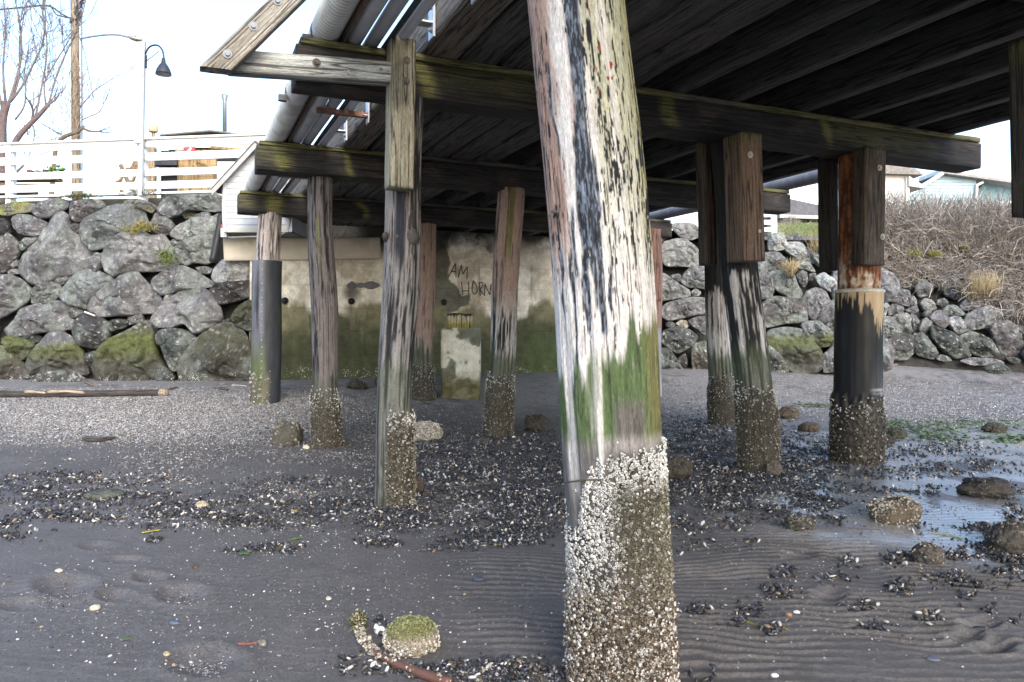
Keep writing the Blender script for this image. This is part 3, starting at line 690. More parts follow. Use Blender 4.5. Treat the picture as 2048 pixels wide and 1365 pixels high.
# steel pile with a black wrap
def wrapped_steel():
    Y = 7.88
    root = thing('steel_pile', root_at(1712, 935, Y), 'rusty steel pile in a black wrap with a cream collar, clamped between two timbers', 'pile', 'piles of the pier')
    P = face_s(pile_grid([(1721,200,80),(1719,420,80),(1719,592,80)], Y, 3.18, 90, .012, 31, .0, .001))
    n = fbm(P['ca']*9, P['sa']*9, P['Z']*5, 5, 5); n2 = fbm(P['ca']*4, P['sa']*4, P['Z']*14, 6, 4)
    c = mix(np.array([.10, .030, .012]), np.array([.30, .11, .04]), ss(.4, .65, n)); c = mix(c, np.array([.50, .42, .33]), ss(.50, .62, n2*.55+n*.45)*ss(495, 560, P['py']))
    P['V'][..., 0] += P['ca']*.004*(n-.5); pile_mesh(P, 'pipe', RUST, root, c)
    W = face_s(pile_grid([(1719,584,90),(1717,720,90),(1712,935,92)], Y, H+(HY-586)/F*Y, 120, .008, 32, .008, .0012))
    s, py = W['s'], W['py']; st = fbm(W['ca']*4.2+2, W['sa']*4.2, W['Z']*.5, 7, 3); st2 = fbm(W['ca']*14, W['sa']*14, W['Z']*.9, 8, 2)
    c = np.array([.006, .006, .007])*(1+2.0*(st2-.4))[..., None]
    lim = 602 + 48*(st2-.5)*2 + 48*ss(.4, .75, s) - 8*ss(0, -.6, s)
    c = mix(c, np.array([.40, .29, .17]), ss(lim+6, lim-6, py))
    dr = ss(.62, .66, fbm(W['ca']*16+9, W['sa']*16, W['Z']*.25, 9, 2))*ss(725, 600, py+90*st)*ss(-.1, .4, s+.55*(s < -.55))
    c = mix(c, np.array([.36, .25, .15]), dr*.8)
    c = mix(c, np.array([.10, .10, .11]), ss(700, 800, py)*ss(.3, .9, s)*.7*ss(.3, .6, st2))
    c = mix(c, np.array([.3, .3, .31]), ss(.4, .8, s)*(ss(4, 1, np.abs(py-776-3*st))*.8 + ss(3, 1, np.abs(py-788+6*st2))*.6))
    cl = 800 + 22*(vn(s*6, 2.0, 0, 4)-.5)*2; cm = ss(cl-6, cl+10, py)
    c = mix(c, np.array([.026, .022, .017]), cm); bb = cm*(.012+.024*fbm(W['ca']*9, W['sa']*9, W['Z']*26, 3, 3))
    W['V'][..., 0] += W['ca']*bb; W['V'][..., 1] += W['sa']*bb
    o = pile_mesh(W, 'wrap', PLASTIC, root, c, (.3, .25, .18))
    def dens(s, py, a, z): return ss(785, 825, py)*.75*ss(.25, .5, vn(s*6, py/18, 0, 3)+.15)
    def colf(s, py, q): return mix(mix(np.array([.04, .032, .022]), np.array([.15, .12, .08]), q[:, 0]), np.array([.52, .5, .46]), np.clip(ss(850, 800, py)*(q[:, 2] > .35) + (q[:, 1] > .85)*.7, 0, 1))
    barnacles(W, root, 2600, dens, (.006, .013), colf, 77, lift=.015)
    zt = H+(HY-584)/F*Y; x = (1719-CX)/F*Y; a = np.arange(72)/72*2*math.pi
    rr = 45.5/F*Y; b = MB(); Cc = [(x, Y, zt-.012), (x, Y, zt+.0), (x, Y, zt+.016), (x, Y, zt+.026)]
    pr = np.stack([circ(1, 72)*(q+.006*(vn(a*9, k, 0, 3)-.5))[:, None] for k, q in enumerate((rr*.99, rr*1.025, rr*1.0, rr*.9))])
    V, Q, T, g = sweep(Cc, pr, np.array([1., 0, 0]), np.array([0, 1., 0])); V[:, 2] += .012*(vn(V[:, 0]*60, V[:, 1]*60, 0, 5)-.5)
    b.add(V, Q, T, (.62, .58, .50)).build('foam_collar', CONC, root)
    cheek(root, 1724, 1782, 296, 530, 5.44, 8, (.085, .062, .048), .17, label='brown split timber with pale bolts on the front of the steel pile', bolts=((1759, 336), (1765, 474)), moss=.25, tilt=-4)
    cheek(root, 1652, 1681, 318, 541, 6.1, 9, (.05, .037, .03), .15, label='dark timber on the back of the steel pile', tilt=2)
wrapped_steel()
def wrapped_left():
    Y = 11.84
    root = thing('timber_pile', root_at(531, 797, Y), 'grey wooden pile in a riveted black plastic sleeve beside the boulder wall', 'pile', 'piles of the pier')
    P = face_s(pile_grid([(541,420,46),(538,470,46),(536,530,47)], Y, 3.2, 90, .014, 41, .05, .008))
    c = wood_colors(P, dict(base=(.42, .36, .32), dark=.42)); pile_mesh(P, 'trunk', PILE, root, c)
    W = face_s(pile_grid([(535,524,57),(533,660,58),(531,797,58)], Y, H+(HY-524)/F*Y, 100, .012, 42, .012, .001))
    s, py = W['s'], W['py']; n = fbm(W['ca']*3, W['sa']*3, W['Z']*2, 5, 4)
    c = np.array([.030, .032, .036])*(.7+.7*n)[..., None]
    c = mix(c, np.array([.20, .20, .22]), ss(-.05, -.35, s)*ss(.3, .6, n+.1)*.6)
    c = mix(c, np.array([.075, .09, .03]), ss(655+30*0, 740, py+60*(n-.5))*ss(.2, -.3, s)*.9)
    cm = ss(735, 760, py)*ss(.35, .1, s)*ss(.4, .6, n+.1); c = mix(c, np.array([.10, .09, .06]), cm)
    sleeve = pile_mesh(W, 'sleeve', PLASTIC, root, c, (.05, .05, .05))
    Vm = W['V']; b = MB(); k = np.argmin(np.abs(s[0]+.28) + (W['front'][0] < 0)*9)
    for i in range(6, len(W['z'])-2, 9):
        p = Vm[i, k]; n3 = np.array([W['ca'][i, k], W['sa'][i, k], 0]); V, Q, T, g = sweep([p, p+n3*.008], circ(.012, 8)); b.add(V, Q, T, (.34, .34, .33))
    b.build('rivets', STEEL, sleeve)['kind'] = 'stuff'
    def dens(s, py, a, z): return ss(725, 765, py)*ss(.45, .1, s)*.7
    def colf(s, py, q): return mix(np.array([.20, .18, .12]), np.array([.55, .53, .48]), q[:, 0])
    barnacles(W, root, 260, dens, (.01, .02), colf, 43, lift=.012)
wrapped_left()
def steel_right():
    Y = 14.65
    root = thing('timber_pile', root_at(1306, 786, Y), 'pile in a pale grey pipe sleeve peeping out right behind the foreground pile', 'pile', 'piles of the pier')
    P = face_s(pile_grid([(1306,450,36),(1306,620,36)], Y, 3.3, 60, .02, 51, .03, .005)); pile_mesh(P, 'trunk', PILE, root, wood_colors(P, dict(base=(.2, .12, .09), dark=.36)))
    W = face_s(pile_grid([(1306,612,33),(1307,786,33)], Y, H+(HY-612)/F*Y, 60, .02, 52, .0, .0)); n = fbm(W['ca']*2, W['sa']*2, W['Z']*2, 5, 3)
    pile_mesh(W, 'pipe_sleeve', PLASTIC, root, np.array([.20, .20, .22])*(.8+.4*n)[..., None])
    cheek(root, 1300, 1325, 458, 602, 12.1, 55, (.20, .11, .08), .14, label='red-brown timber on the front of the pile')
steel_right()
def corner_pile():
    # pile of the nearest row with only its clamped timber in view at the right edge
    root = thing('timber_pile', PW(4.9, 2.62, 0), 'pile at the right edge, only its dark hanging mossy-topped timber in view', 'pile', 'piles of the pier')
    q = PW(4.9, 2.62, 0)
    pts = [(CX+(q[0]+dx)/q[1]*F, HY-(z-H)/q[1]*F, .33/q[1]*F) for z, dx in ((3.17, -.06), (0, .06))]
    P = face_s(pile_grid(pts, q[1], 3.17, 60, .03, 61, .04, .005)); pile_mesh(P, 'trunk', PILE, root, wood_colors(P, dict(base=(.2, .17, .15), dark=.44, algae=(800, 870, .7), crust=860)))
    cheek(root, 2048, 2114, 78, 430, 2.95, 62, (.045, .036, .03), .14, moss=.5, tilt=8)
corner_pile()
def footing():
    Y = 13.0; q = root_at(920, 786, Y)
    root = thing('concrete_footing', q, 'square concrete footing with peeling white patches and a yellow-green timber stub on top', 'footing')
    x0, x1 = [(v-CX)/F*Y for v in (881, 959)]; zt = H+(HY-656)/F*Y; b = MB()
    xm = (x0+x1)/2; w = x1-x0
    n = 60; C = np.stack([np.full(n, xm), np.full(n, Y+w/2), np.linspace(q[2]-.2, zt, n)], -1)
    V, Q, T, g = sweep(C, rrect(w, w*.9, .02, 26), np.array([1., 0, 0]), np.array([0, 1., 0]))
    py = HY-(V[:, 2]-H)/Y*F; sx = (V[:, 0]-xm)/(w/2); nn = fbm(V[:, 0]*6, V[:, 1]*6, V[:, 2]*6, 3, 4)
    c = np.array([.15, .155, .115])*(.7+.6*nn)[..., None]
    pt = ss(.42, .5, nn + .28*ss(675, 700, py)*ss(-.55, -.1, sx)*ss(770, 735, py) - .10)*ss(672, 690, py+30*(sx < .2))
    c = mix(c, np.array([.62, .60, .50]), pt)
    c = mix(c, np.array([.11, .10, .04]), ss(735, 775, py+40*(nn-.5))*.9)
    V[:, 1] += (.02*(nn-.5) + .05*ss(745, 770, py)*ss(.55, .4, nn))*(V[:, 1] < Y+w*.1)
    b.add(V, Q, T, c).build('concrete_block', CONC, root)
    x0, x1 = [(v-CX)/F*Y for v in (893, 942)]; z2 = H+(HY-627)/F*Y; xm = (x0+x1)/2; w2 = x1-x0; b = MB()
    C = np.stack([np.full(24, xm), np.full(24, Y+w/2), np.linspace(zt-.02, z2, 24)], -1)
    V, Q, T, g = sweep(C, rrect(w2, w2, .02, 16), np.array([1., 0, 0]), np.array([0, 1., 0]))
    nn = fbm(V[:, 0]*30, V[:, 1]*30, V[:, 2]*3, 3, 3); py = HY-(V[:, 2]-H)/Y*F
    c = mix(np.array([.48, .43, .30])*(.6+.7*nn)[..., None], np.array([.26, .23, .06]), ss(638, 652, py+14*(nn-.5)))
    c = mix(c, np.array([.02, .02, .02]), ss(634, 629, py+8*(nn-.5))); V[:, 2] += np.where(py < 632, .03*(fbm(V[:, 0]*9, V[:, 1]*9, 0, 3, 2)-.6), 0)
    b.add(V, Q, T, c, g).build('timber_stub', WOOD, root)
footing()

# ------------------------------------------------------------------ cross beams, deck, braces
BENTS = [2.60, 5.84, 9.08, 12.35]
PATCH = {71: ((.97, .06), (3.22, .06), (5.1, .05)), 72: ((.30, .085), (1.05, .03)), 73: ((.53, .12), (1.9, .05))}
def beam_col(seed, left_moss=0.0, base=(.026, .022, .020)):
    def cf(a, v, L, n1, n2):
        c = np.array(base)*(.4+.9*n1)[..., None]
        c = mix(c, np.array([.085, .06, .045]), ss(.55, .7, n2)*.5)
        spot = sum(np.exp(-((L-l0+.22*(n2-.5)+.03*v)/w)**2) for l0, w in PATCH.get(seed, ())) if PATCH.get(seed) else 0*L; c = mix(c, np.array([.19, .18, .05])*(.5+.9*n1)[..., None], np.clip(spot*1.5*ss(-1.3, -.2, v+.9*(n2-.5)), 0, 1)*.8); nn = vn(L*1.3, seed*3.1, 0, 5); n5 = vn(L*5, v*1.0, 0, seed)
        c = mix(c, MOSS*.75*(.6+.8*n1)[..., None], ss(.66, .80, nn*.8+.2*n5 + .12*left_moss*ss(.9, .1, L))*ss(-1.2, .6, v+.9*(n2-.5))*.55)
        return c
    return cf
LAB = ['dark cross beam over the foreground pile, nearest to the camera', 'dark cross beam behind the bolted outrigger, on the clamped piles', 'dark cross beam with a moss patch at its left end, next behind the outrigger', 'dark mossy-topped cross beam on the wrapped pile, in front of the white shed']
ENDS = [(.745, 8.25), (.745, 8.12), (.74, 8.45), (.745, 8.6)]
for bi, d in enumerate(BENTS):
    c0, c1 = ENDS[bi]
    root = thing('cross_beam', PW((c0+c1)/2, d, 3.17), LAB[bi], 'beam', 'cross beams of the pier')
    b = MB(); V, Q, T, c, g = timber(PW(c0, d, 3.31), PW(c1, d, 3.31), .30, .28, beam_col(70+bi, 1.0), 70+bi, .03, .012, .007, k=7); b.add(V, Q, T, c, g).build('beam', WOOD, root)
    def sh(a, v, L, n1, n2):
        k = vn(L*1.1, bi*2.0, 0, 8)
        return mix(np.array([.07, .06, .05])*(.6+.8*n1)[..., None], MOSS*(.55+.9*n1)[..., None], np.clip(ss(.30, .62, k + .4*ss(1.6, .4, L) + .25*(n2-.5)), 0, 1)*.9)
    b = MB(); V, Q, T, c, g = timber(PW(c0+.03, d, 3.478), PW(c1-.03, d, 3.478), .33, .052, sh, 80+bi, .04, .008, .006, k=5); b.add(V, Q, T, c, g).build('top_plank', WOOD, root)
def deck():
    root = thing('pier_deck', PW(4.9, 6, 3.5), 'dark underside of the pier deck with close-set stringers and open joists', 'pier deck')
    d0, d1 = -1.6, 15.7
    def cf(a, v, L, n1, n2):
        c = np.array([.085, .076, .067])*(.35+1.2*n1)[..., None]; c = mix(c, np.array([.085, .06, .045]), ss(.5, .7, n2)*.6)
        return mix(c, np.array([.095, .102, .096]), ss(.48, .62, vn(L*2.2, a*2, 0, 3))*.5)
    def edge(a, v, L, n1, n2): return np.array([.17, .14, .11])*(.6+.8*n1)[..., None]
    k = 0
    for c in np.arange(1.83, 3.75, .335):
        b = MB(); V, Q, T, cc, g = timber(PW(c, d0, 3.665), PW(c, d1, 3.665), .30, .32, edge if k == 0 else cf, 100+k, .05, .02, .012, k=7)
        if k: V[:, 2] += (.022*(vn(g[:, 2]*2.3, g[:, 0]*3+k*9, 0, 6+k)-.5) + .016*(vn(g[:, 2]*7, g[:, 0]*5+k*9, 0, 16+k)-.5))*(g[:, 1] < 0)
        o = b.add(V, Q, T, cc, g).build('stringer', WOOD, root)
        if k == 0: o['label'] = 'lighter outer stringer at the left edge of the deck'
        k += 1
    for c in (4.1, 4.72, 5.55, 6.2, 7.0):
        b = MB(); V, Q, T, cc, g = timber(PW(c, d0, 3.665), PW(c, d1, 3.665), .12, .32, cf, 120+k, .06, .01, .005, k=5)
        b.add(V, Q, T, cc*.8, g).build('joist', WOOD, root); k += 1
    b = MB(); V, Q, T, cc, g = timber(PW(7.62, d0, 3.66), PW(7.62, d1, 3.66), .1, .33, cf, 160, .06, .01, .005, k=5); b.add(V, Q, T, cc, g).build('edge_joist', WOOD, root)
    b = MB(); rg = np.random.default_rng(3)
    for d in np.arange(d0, d1, .3):
        V, Q = pbox(1.66, 7.72, d+.004, d+.29, 3.826+rg.random()*.004, 3.91); b.add(V, Q, None, np.array([.05, .044, .038])*(.7+.6*rg.random()), V*[1, 1, 1])
    b.build('deck_planking', WOOD, root, smooth=False)
    # galvanised joist bracket on the outer stringer
    for d in (5.35, 8.6):
        b = MB(); V, Q = pbox(1.655, 1.672, d-.06, d+.06, 3.50, 3.82); b.add(V, Q, None, (.45, .47, .5))
        V, Q = pbox(1.50, 1.655, d-.05, d+.05, 3.60, 3.612); b.add(V, Q, None, (.45, .47, .5))
        V, Q = hexa([PW(*q) for q in ((1.50,d-.01,3.60),(1.51,d-.01,3.60),(1.51,d+.01,3.60),(1.50,d+.01,3.60),(1.64,d-.01,3.80),(1.655,d-.01,3.80),(1.655,d+.01,3.80),(1.64,d+.01,3.80))]); b.add(V, Q, None, (.45, .47, .5))
        br = b.build('bracket', STEEL, root, smooth=False)
        for z in (3.55, 3.72): bolt(PW(1.655, d-.02, z), PW(-1, 0, 0)-PW(0, 0, 0), br, .016)
deck()
def outrigger():
    root = thing('outrigger_brace', PW(.75, 5.45, 3.2), 'pale bolted timber arm with a sloping board, jutting left from under the pier edge', 'brace')
    def cf(a, v, L, n1, n2):
        c = mix(np.array([.24, .245, .225]), np.array([.46, .47, .43]), ss(.3, .7, n1*.7+n2*.3))
        return mix(c, MOSS*.8, ss(.5, .95, v+.5*(n2-.5))*ss(.3, 1.2, L)*.8)
    b = MB(); V, Q, T, c, g = timber(PX(455, 126, 5.24), PX(806, 150, 5.68), .13, .155, cf, 171, .025, .01, .005, k=7); b.add(V, Q, T, c, g).build('arm', WOOD, root)
    def cf2(a, v, L, n1, n2): return mix(np.array([.16, .14, .11]), np.array([.33, .30, .25]), ss(.3, .7, n1))
    p0, p1 = PX(440, 133, 5.06), PX(590, -14, 5.24); e = (p1-p0); p0 = p0 - e*.2
    b = MB(); V, Q, T, c, g = timber(p0, p1+e*.9, .148, .12, cf2, 173, .02, .01, .004, side=np.cross([ST, -CT, 0], e), k=7)
    zc = H+(HY-137)/F*5.0                                     # the foot of the board is cut level
    k = V[:, 2] < zc; V[k] += (e/e[2])[None]*(zc-V[k, 2])[:, None]
    b.add(V, Q, T, c, g); sl = b.build('sloping_board', WOOD, root)
    fn = (ST, -CT, 0)
    for (x, y) in ((454, 115), (505, 60), (553, 10)): bolt(PX(x, y, 5.06+(x-440)/150*.18) + np.array(fn)*.062, fn, sl, .030, col=(.20, .21, .23))
    for (x, y, cc) in ((633, 126, (.10, .08, .07)), (696, 146, (.24, .25, .25)), (761, 141, (.16, .14, .13))): bolt(PX(x, y, Yd(x, 5.50)), fn, root, .030, col=cc)
outrigger()

# ------------------------------------------------------------------ pipes along the pier edge
def run_pipe(name, label, c, z, r, mat, col, d0=-1.4, d1=15.2, group='pipes along the left edge of the pier', m=16, corr=0, cat='pipe', sag=.006, coup=()):
    n = int((d1-d0)/(.009 if corr else .15)); dd = np.linspace(d0, d1, n)
    C = np.array([PW(c + .004*math.sin(q*1.3+c*9), q, z + sag*math.cos((q-5.84)/3.24*2*math.pi)) for q in dd])
    rr = np.full(n, r)
    if corr: rr = r*(1 + .055*np.sin(2*math.pi*dd/corr))
    root = thing(name, PW(c, 5, z), label, cat, group)
    V, Q, T, g = sweep(C, circ(1, m)[None]*rr[:, None, None]); nn = fbm(V[:, 0]*3, V[:, 1]*3, V[:, 2]*9, 4, 4)
    cc = np.array(col)*(.75+.5*nn)[..., None]
    if corr: cc = mix(cc, np.array([.20, .19, .13]), ss(.5, .7, nn)*.5); cc[:n*m] = mix(cc[:n*m], cc[:n*m]*.45, np.repeat(ss(-.2, -.9, np.sin(2*math.pi*dd/corr)), m)*.8)  # groove bottoms darkened so the rings show, shade painted into the colour
    b = MB(); b.add(V, Q, T, cc, g).build('pipe', mat, root)
    for q in coup:
        i = PW(c, q, z); V, Q, T, g = sweep([PW(c, q-.09, z), PW(c, q-.085, z), PW(c, q+.085, z), PW(c, q+.09, z)], circ(1, m)[None]*np.array([r, r*1.13, r*1.13, r])[:, None, None])
        b = MB(); b.add(V, Q, T, np.array(col)*.85).build('coupling', mat, root)
    return root
run_pipe('corrugated_pipe', 'fat pale corrugated pipe, outermost of the pipes on the left pier edge', .975, 3.61, .105, PAINT, (.56, .555, .54), corr=.052, m=26, d1=14.55)
run_pipe('steel_pipe', 'thick smooth grey pipe next to the corrugated one', 1.178, 3.576, .071, PAINT, (.46, .48, .50), d1=14.6, coup=(4.4, 7.7))
run_pipe('steel_pipe', 'medium grey pipe third from the outside of the pier edge', 1.312, 3.558, .053, PAINT, (.38, .395, .41), d1=14.6, coup=(7.2, 10.6))
run_pipe('conduit', 'thin dark conduit between two grey pipes on the pier edge', 1.402, 3.528, .022, PLASTIC, (.04, .045, .05), m=10, cat='conduit', d1=14.6)
run_pipe('steel_pipe', 'shiny steel pipe nearest to the outer stringer', 1.480, 3.553, .048, PAINT, (.50, .52, .55), d1=14.6, coup=(7.9,))
run_pipe('drain_pipe', 'large dull grey pipe under the right edge of the pier', 8.42, 3.605, .10, PLASTIC, (.17, .17, .18), group=None, d0=7.6, d1=15.8, coup=(10.9,))
b = MB(); V, Q = pbox(1.085, 1.10, -1.4, 14.6, 3.506, 3.66); b.add(V, Q, None, (.13, .09, .07)); V, Q = pbox(1.10, 1.125, -1.4, 14.6, 3.645, 3.66); b.add(V, Q, None, (.13, .09, .07))
tag(b.build('rusty_channel', RUST, None, PW(1.09, 5, 3.51), smooth=False), 'thin rusty brown channel between the corrugated pipe and the thick grey pipe', 'channel')
for d, lab in ((4.42, 'rusty hanger bar under the pipes at the top edge'), (7.42, 'rusty hanger bar under the pipes behind the outrigger arm'), (10.7, 'rusty hanger bar under the pipes between the two far cross beams')):
    root = thing('pipe_hanger', PW(1.4, d, 3.44), lab, 'pipe hanger', 'hangers carrying the pipes')
    b = MB(); V, Q = pbox(1.16, 1.67, d-.03, d+.03, 3.455, 3.465); b.add(V, Q, None, (.20, .10, .065))
    for e in (-.03, .024): V, Q = pbox(1.16, 1.67, d+e, d+e+.006, 3.465, 3.50); b.add(V, Q, None, (.20, .10, .065))
    b.build('channel_bar', RUST, root, smooth=False)
    b = MB(); V, Q = pbox(1.60, 1.655, d-.04, d+.04, 3.47, 3.478); b.add(V, Q, None, (.5, .52, .55)); V, Q = hexa([PW(*q) for q in ((1.645,d-.05,3.40),(1.655,d-.05,3.40),(1.655,d+.05,3.40),(1.645,d+.05,3.40),(1.645,d-.07,3.72),(1.655,d-.07,3.72),(1.655,d+.07,3.72),(1.645,d+.07,3.72))]); b.add(V, Q, None, (.5, .52, .55))
    b.build('plate', STEEL, root, smooth=False)
    for c in (1.24, 1.55):
        b = MB(); V, Q, T, g = tube([PW(c, d, 3.45), PW(c, d, 3.80)], .006, 6); b.add(V, Q, T, (.35, .36, .38)).build('rod', STEEL, root)
for (d, bx) in ((5.84, 586), (9.08, 516)):
    pass
def clamp(d, lab):
    b = MB(); z = 3.61
    C = [PW(.975+.112*math.cos(a), d, z+.112*math.sin(a)) for a in np.linspace(-.1*math.pi, 1.1*math.pi, 16)]
    V, Q, T, g = sweep(C, rrect(.05, .008, .002, 3), np.tile(PW(0, 1, 0), (16, 1)), None if False else np.array([(C[i]-PW(.975, d, z))/.112 for i in range(16)])); b.add(V, Q, T, (.05, .05, .05))
    V, Q = pbox(.80, .875, d-.03, d+.03, 3.505, 3.56); b.add(V, Q, None, (.05, .05, .05))
    tag(b.build('pipe_clamp', STEEL, None, PW(.975, d, 3.51), smooth=False), lab, 'pipe clamp', 'clamps holding the corrugated pipe')
clamp(5.80, 'dark clamp holding the corrugated pipe above the outrigger arm'); clamp(7.35, 'dark clamp with a square lug on the corrugated pipe between cross beams')
# ------------------------------------------------------------------ concrete wall at the end of the pier
def abutment():
    D = 15.5
    root = thing('concrete_wall', PW(5, D, .2), 'stained concrete wall with graffiti and a green tide band ending the pier', 'wall')
    cs = np.arange(1.16, 10.6, .02); zs = np.arange(-.1, 3.52, .016)
    Cc, Z = np.meshgrid(cs, zs); X = Cc*CT - D*ST; Yb = Cc*ST + D*CT
    px, py = topx(X, Yb, Z)
    n = fbm(Cc*1.6, Z*1.6, 0, 301, 5); n2 = fbm(Cc*6, Z*6, 0, 303, 4); vs = fbm(Cc*9, Z*.8, 0, 305, 3)
    beige = mix(np.array([.46, .40, .31]), np.array([.74, .69, .58]), ss(.36, .58, n*.6+n2*.4))
    c = mix(beige, np.array([.26, .16, .10]), ss(.55, .75, n2)*.45*ss(560, 500, py))
    # old formwork: board joints and vertical seams
    row = np.abs((Z-.42) % .47 - .235); seam = ss(.215, .232, row)*(.25+.5*ss(.4, .7, n2))
    c = mix(c, c*.6, seam)
    off = np.floor((Z-.42)/.47); vx = np.abs((Cc + off*.37) % 1.1 - .55)
    c = mix(c, c*.62, ss(.538, .548, vx)*.5)
    for cx in (792, 823, 917, 958, 1063): c = mix(c, c*.5, ss(3.0, 1.0, np.abs(px-cx-2*(n2-.5)))*ss(515, 545, py)*ss(640, 580, py)*.6)
    # black-green growth, with the shade under the deck painted into the same colour
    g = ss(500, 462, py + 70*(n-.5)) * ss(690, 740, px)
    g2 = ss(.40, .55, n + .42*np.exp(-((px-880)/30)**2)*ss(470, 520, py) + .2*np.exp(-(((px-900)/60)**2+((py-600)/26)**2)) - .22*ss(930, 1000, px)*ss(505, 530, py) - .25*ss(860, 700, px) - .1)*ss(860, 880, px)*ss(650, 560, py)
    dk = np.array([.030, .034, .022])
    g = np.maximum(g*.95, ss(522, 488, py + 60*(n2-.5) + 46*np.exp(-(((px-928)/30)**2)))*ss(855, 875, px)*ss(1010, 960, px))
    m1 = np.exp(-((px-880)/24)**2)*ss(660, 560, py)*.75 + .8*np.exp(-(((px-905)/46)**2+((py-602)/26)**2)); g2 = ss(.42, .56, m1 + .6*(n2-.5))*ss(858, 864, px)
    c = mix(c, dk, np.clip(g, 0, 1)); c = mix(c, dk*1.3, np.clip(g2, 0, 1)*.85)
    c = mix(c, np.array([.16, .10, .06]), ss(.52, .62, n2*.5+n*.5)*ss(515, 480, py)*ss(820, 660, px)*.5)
    # green band left by the tides
    lim = 612 + 34*(n-.5)*2 + 16*(vs-.5)*2 + 18*ss(820, 900, px) - 8*ss(1010, 1060, px)
    gb = ss(lim-14, lim+10, py)
    gr = mix(np.array([.19, .175, .10]), np.array([.058, .062, .028]), ss(625, 700, py + 50*(n2-.5) + 30*ss(980, 1060, px)))
    gr = mix(gr, np.array([.036, .04, .02]), ss(.45, .65, vs)*.6*ss(.4, .6, n+.05)); gr = mix(gr, gr*.6, seam*.8)
    gr = mix(gr, np.array([.05, .075, .02]), ss(1020, 1070, px)*ss(640, 700, py)*.6)
    c = mix(c, gr, gb)
    c = mix(c, np.array([.09, .06, .04]), ss(26, 6, np.hypot(px-704, (py-585)*1.0))*.8)
    al = ss(718, 745, py)*.75
    dY = .012*(n2-.5) + .012*seam + .02*(n-.5)
    V = np.stack([X + ST*-dY, Yb + CT*dY, Z], -1).reshape(-1, 3); nr, nc = X.shape
    i, j = np.meshgrid(np.arange(nr-1), np.arange(nc-1), indexing='ij')
    Q = np.stack([i*nc+j, i*nc+j+1, (i+1)*nc+j+1, (i+1)*nc+j], -1).reshape(-1, 4)
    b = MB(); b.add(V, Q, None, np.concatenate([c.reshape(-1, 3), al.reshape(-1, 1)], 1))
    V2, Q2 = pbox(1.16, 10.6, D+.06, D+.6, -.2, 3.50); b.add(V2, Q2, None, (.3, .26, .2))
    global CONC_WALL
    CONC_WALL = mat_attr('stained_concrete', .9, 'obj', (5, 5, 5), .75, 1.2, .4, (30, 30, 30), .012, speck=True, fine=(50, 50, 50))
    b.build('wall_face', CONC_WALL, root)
    def on(x, y, e=.0): Yq = Yd(x, D-e); return PX(x, y, Yq)
    # drain holes: short dark pipes set in the wall
    for (x, y) in ((570, 602), (703, 603), (888, 605)):
        p = on(x, y, .03); q = on(x, y, -.25); C = [p, p, q]
        m = 16; nrm = np.array([-ST, CT, 0]); U = np.array([CT, ST, 0]); W = np.array([0, 0, 1.])
        V, Q, T, g = sweep([p+nrm*.0, p+nrm*.012], circ(.062, m), U, W); b = MB(); b.add(V, Q, T, (.006, .006, .006)); 
        V, Q, T, g = sweep([p+nrm*.02, p-nrm*.004, p-nrm*.004, p+nrm*.02], circ(1, m)[None]*np.array([.07, .07, .055, .055])[:, None, None], U, W, caps=False); b.add(V, Q, None, (.05, .045, .04))
        b.build('drain_hole', PLASTIC, root)
    # spray painted letters
    LET = {}
    S = [[(228,335),(240,420),(214,470),(206,552)],[(206,552),(290,548)],[(410,550),(462,455),(520,345)],[(520,345),(524,450),(528,550)],[(455,462),(526,466)],
         [(562,545),(585,450),(605,368)],[(605,368),(628,505)],[(628,505),(660,450),(690,398)],[(690,398),(692,480),(687,572)],
         [(607,615),(618,720),(623,812)],[(712,615),(714,720),(716,838)],[(620,748),(712,744)],
         [(782,602),(756,680),(755,770),(790,828),(835,806),(850,720),(830,650),(782,602)],
         [(868,625),(876,720),(884,822)],[(868,625),(915,618),(932,655),(880,725)],[(880,725),(905,770),(940,806)],
         [(945,822),(948,735),(952,640)],[(952,640),(985,730),(1022,808)],[(1022,808),(1032,720),(1042,648)]]
    groups = [S[0:2], S[2:5], S[5:9], S[9:12], S[12:13], S[13:16], S[16:19]]
    for st in S: pass
    for gi, st in [(gi, st) for gi, gg in enumerate(groups) for st in gg]:
        if gi not in LET: LET[gi] = MB()
        b = LET[gi]
        p = smooth_path([on(840+x/7.314, 480+y/7.314, .020) for x, y in st], 10)
        r = np.array([.009+.005*vn(k*.9, p[0][0]*9, 0, 3) for k in range(10)])
        V, Q, T, g = sweep(p, circ(1, 8)[None]*r[:, None, None]*np.array([1., 1.]))
        # pressed flat against the wall
        nrm = np.array([-ST, CT, 0]); off = (V-p[0])@nrm; V = V - nrm[None]*(off*.8)[:, None]
        b.add(V, Q, T, np.array([.06, .06, .055])[None]*(.5+1.1*vn(V[:, 0]*14, V[:, 2]*14, 0, 3))[:, None])
    for b in LET.values(): b.build('graffiti_letter', PLASTIC, root)
    # painted-over patch left of the letters
    b = MB(); A = np.linspace(0, 2*math.pi, 40, endpoint=False); 
    P2 = [on(704+10*math.cos(a)**3*1.1+0, 572+10*math.sin(a), .016) for a in A]; 
    V = np.array(P2+[on(704, 572, .018)]); T = np.array([(k, (k+1) % 40, 40) for k in range(40)]); b.add(V, None, T[:, ::-1], (.10, .10, .11))
    P2 = [on(736+24*math.cos(a), 571+(4+5*vn(math.cos(a)*3+5, 1.0, 0, 2)*1.4)*math.sin(a), .019) for a in A]; V = np.array(P2+[on(736, 571, .021)]); b.add(V, None, T[:, ::-1], (.12, .12, .13))
    b.build('paint_smear', PLASTIC, root, smooth=False)
    return root
abutment()
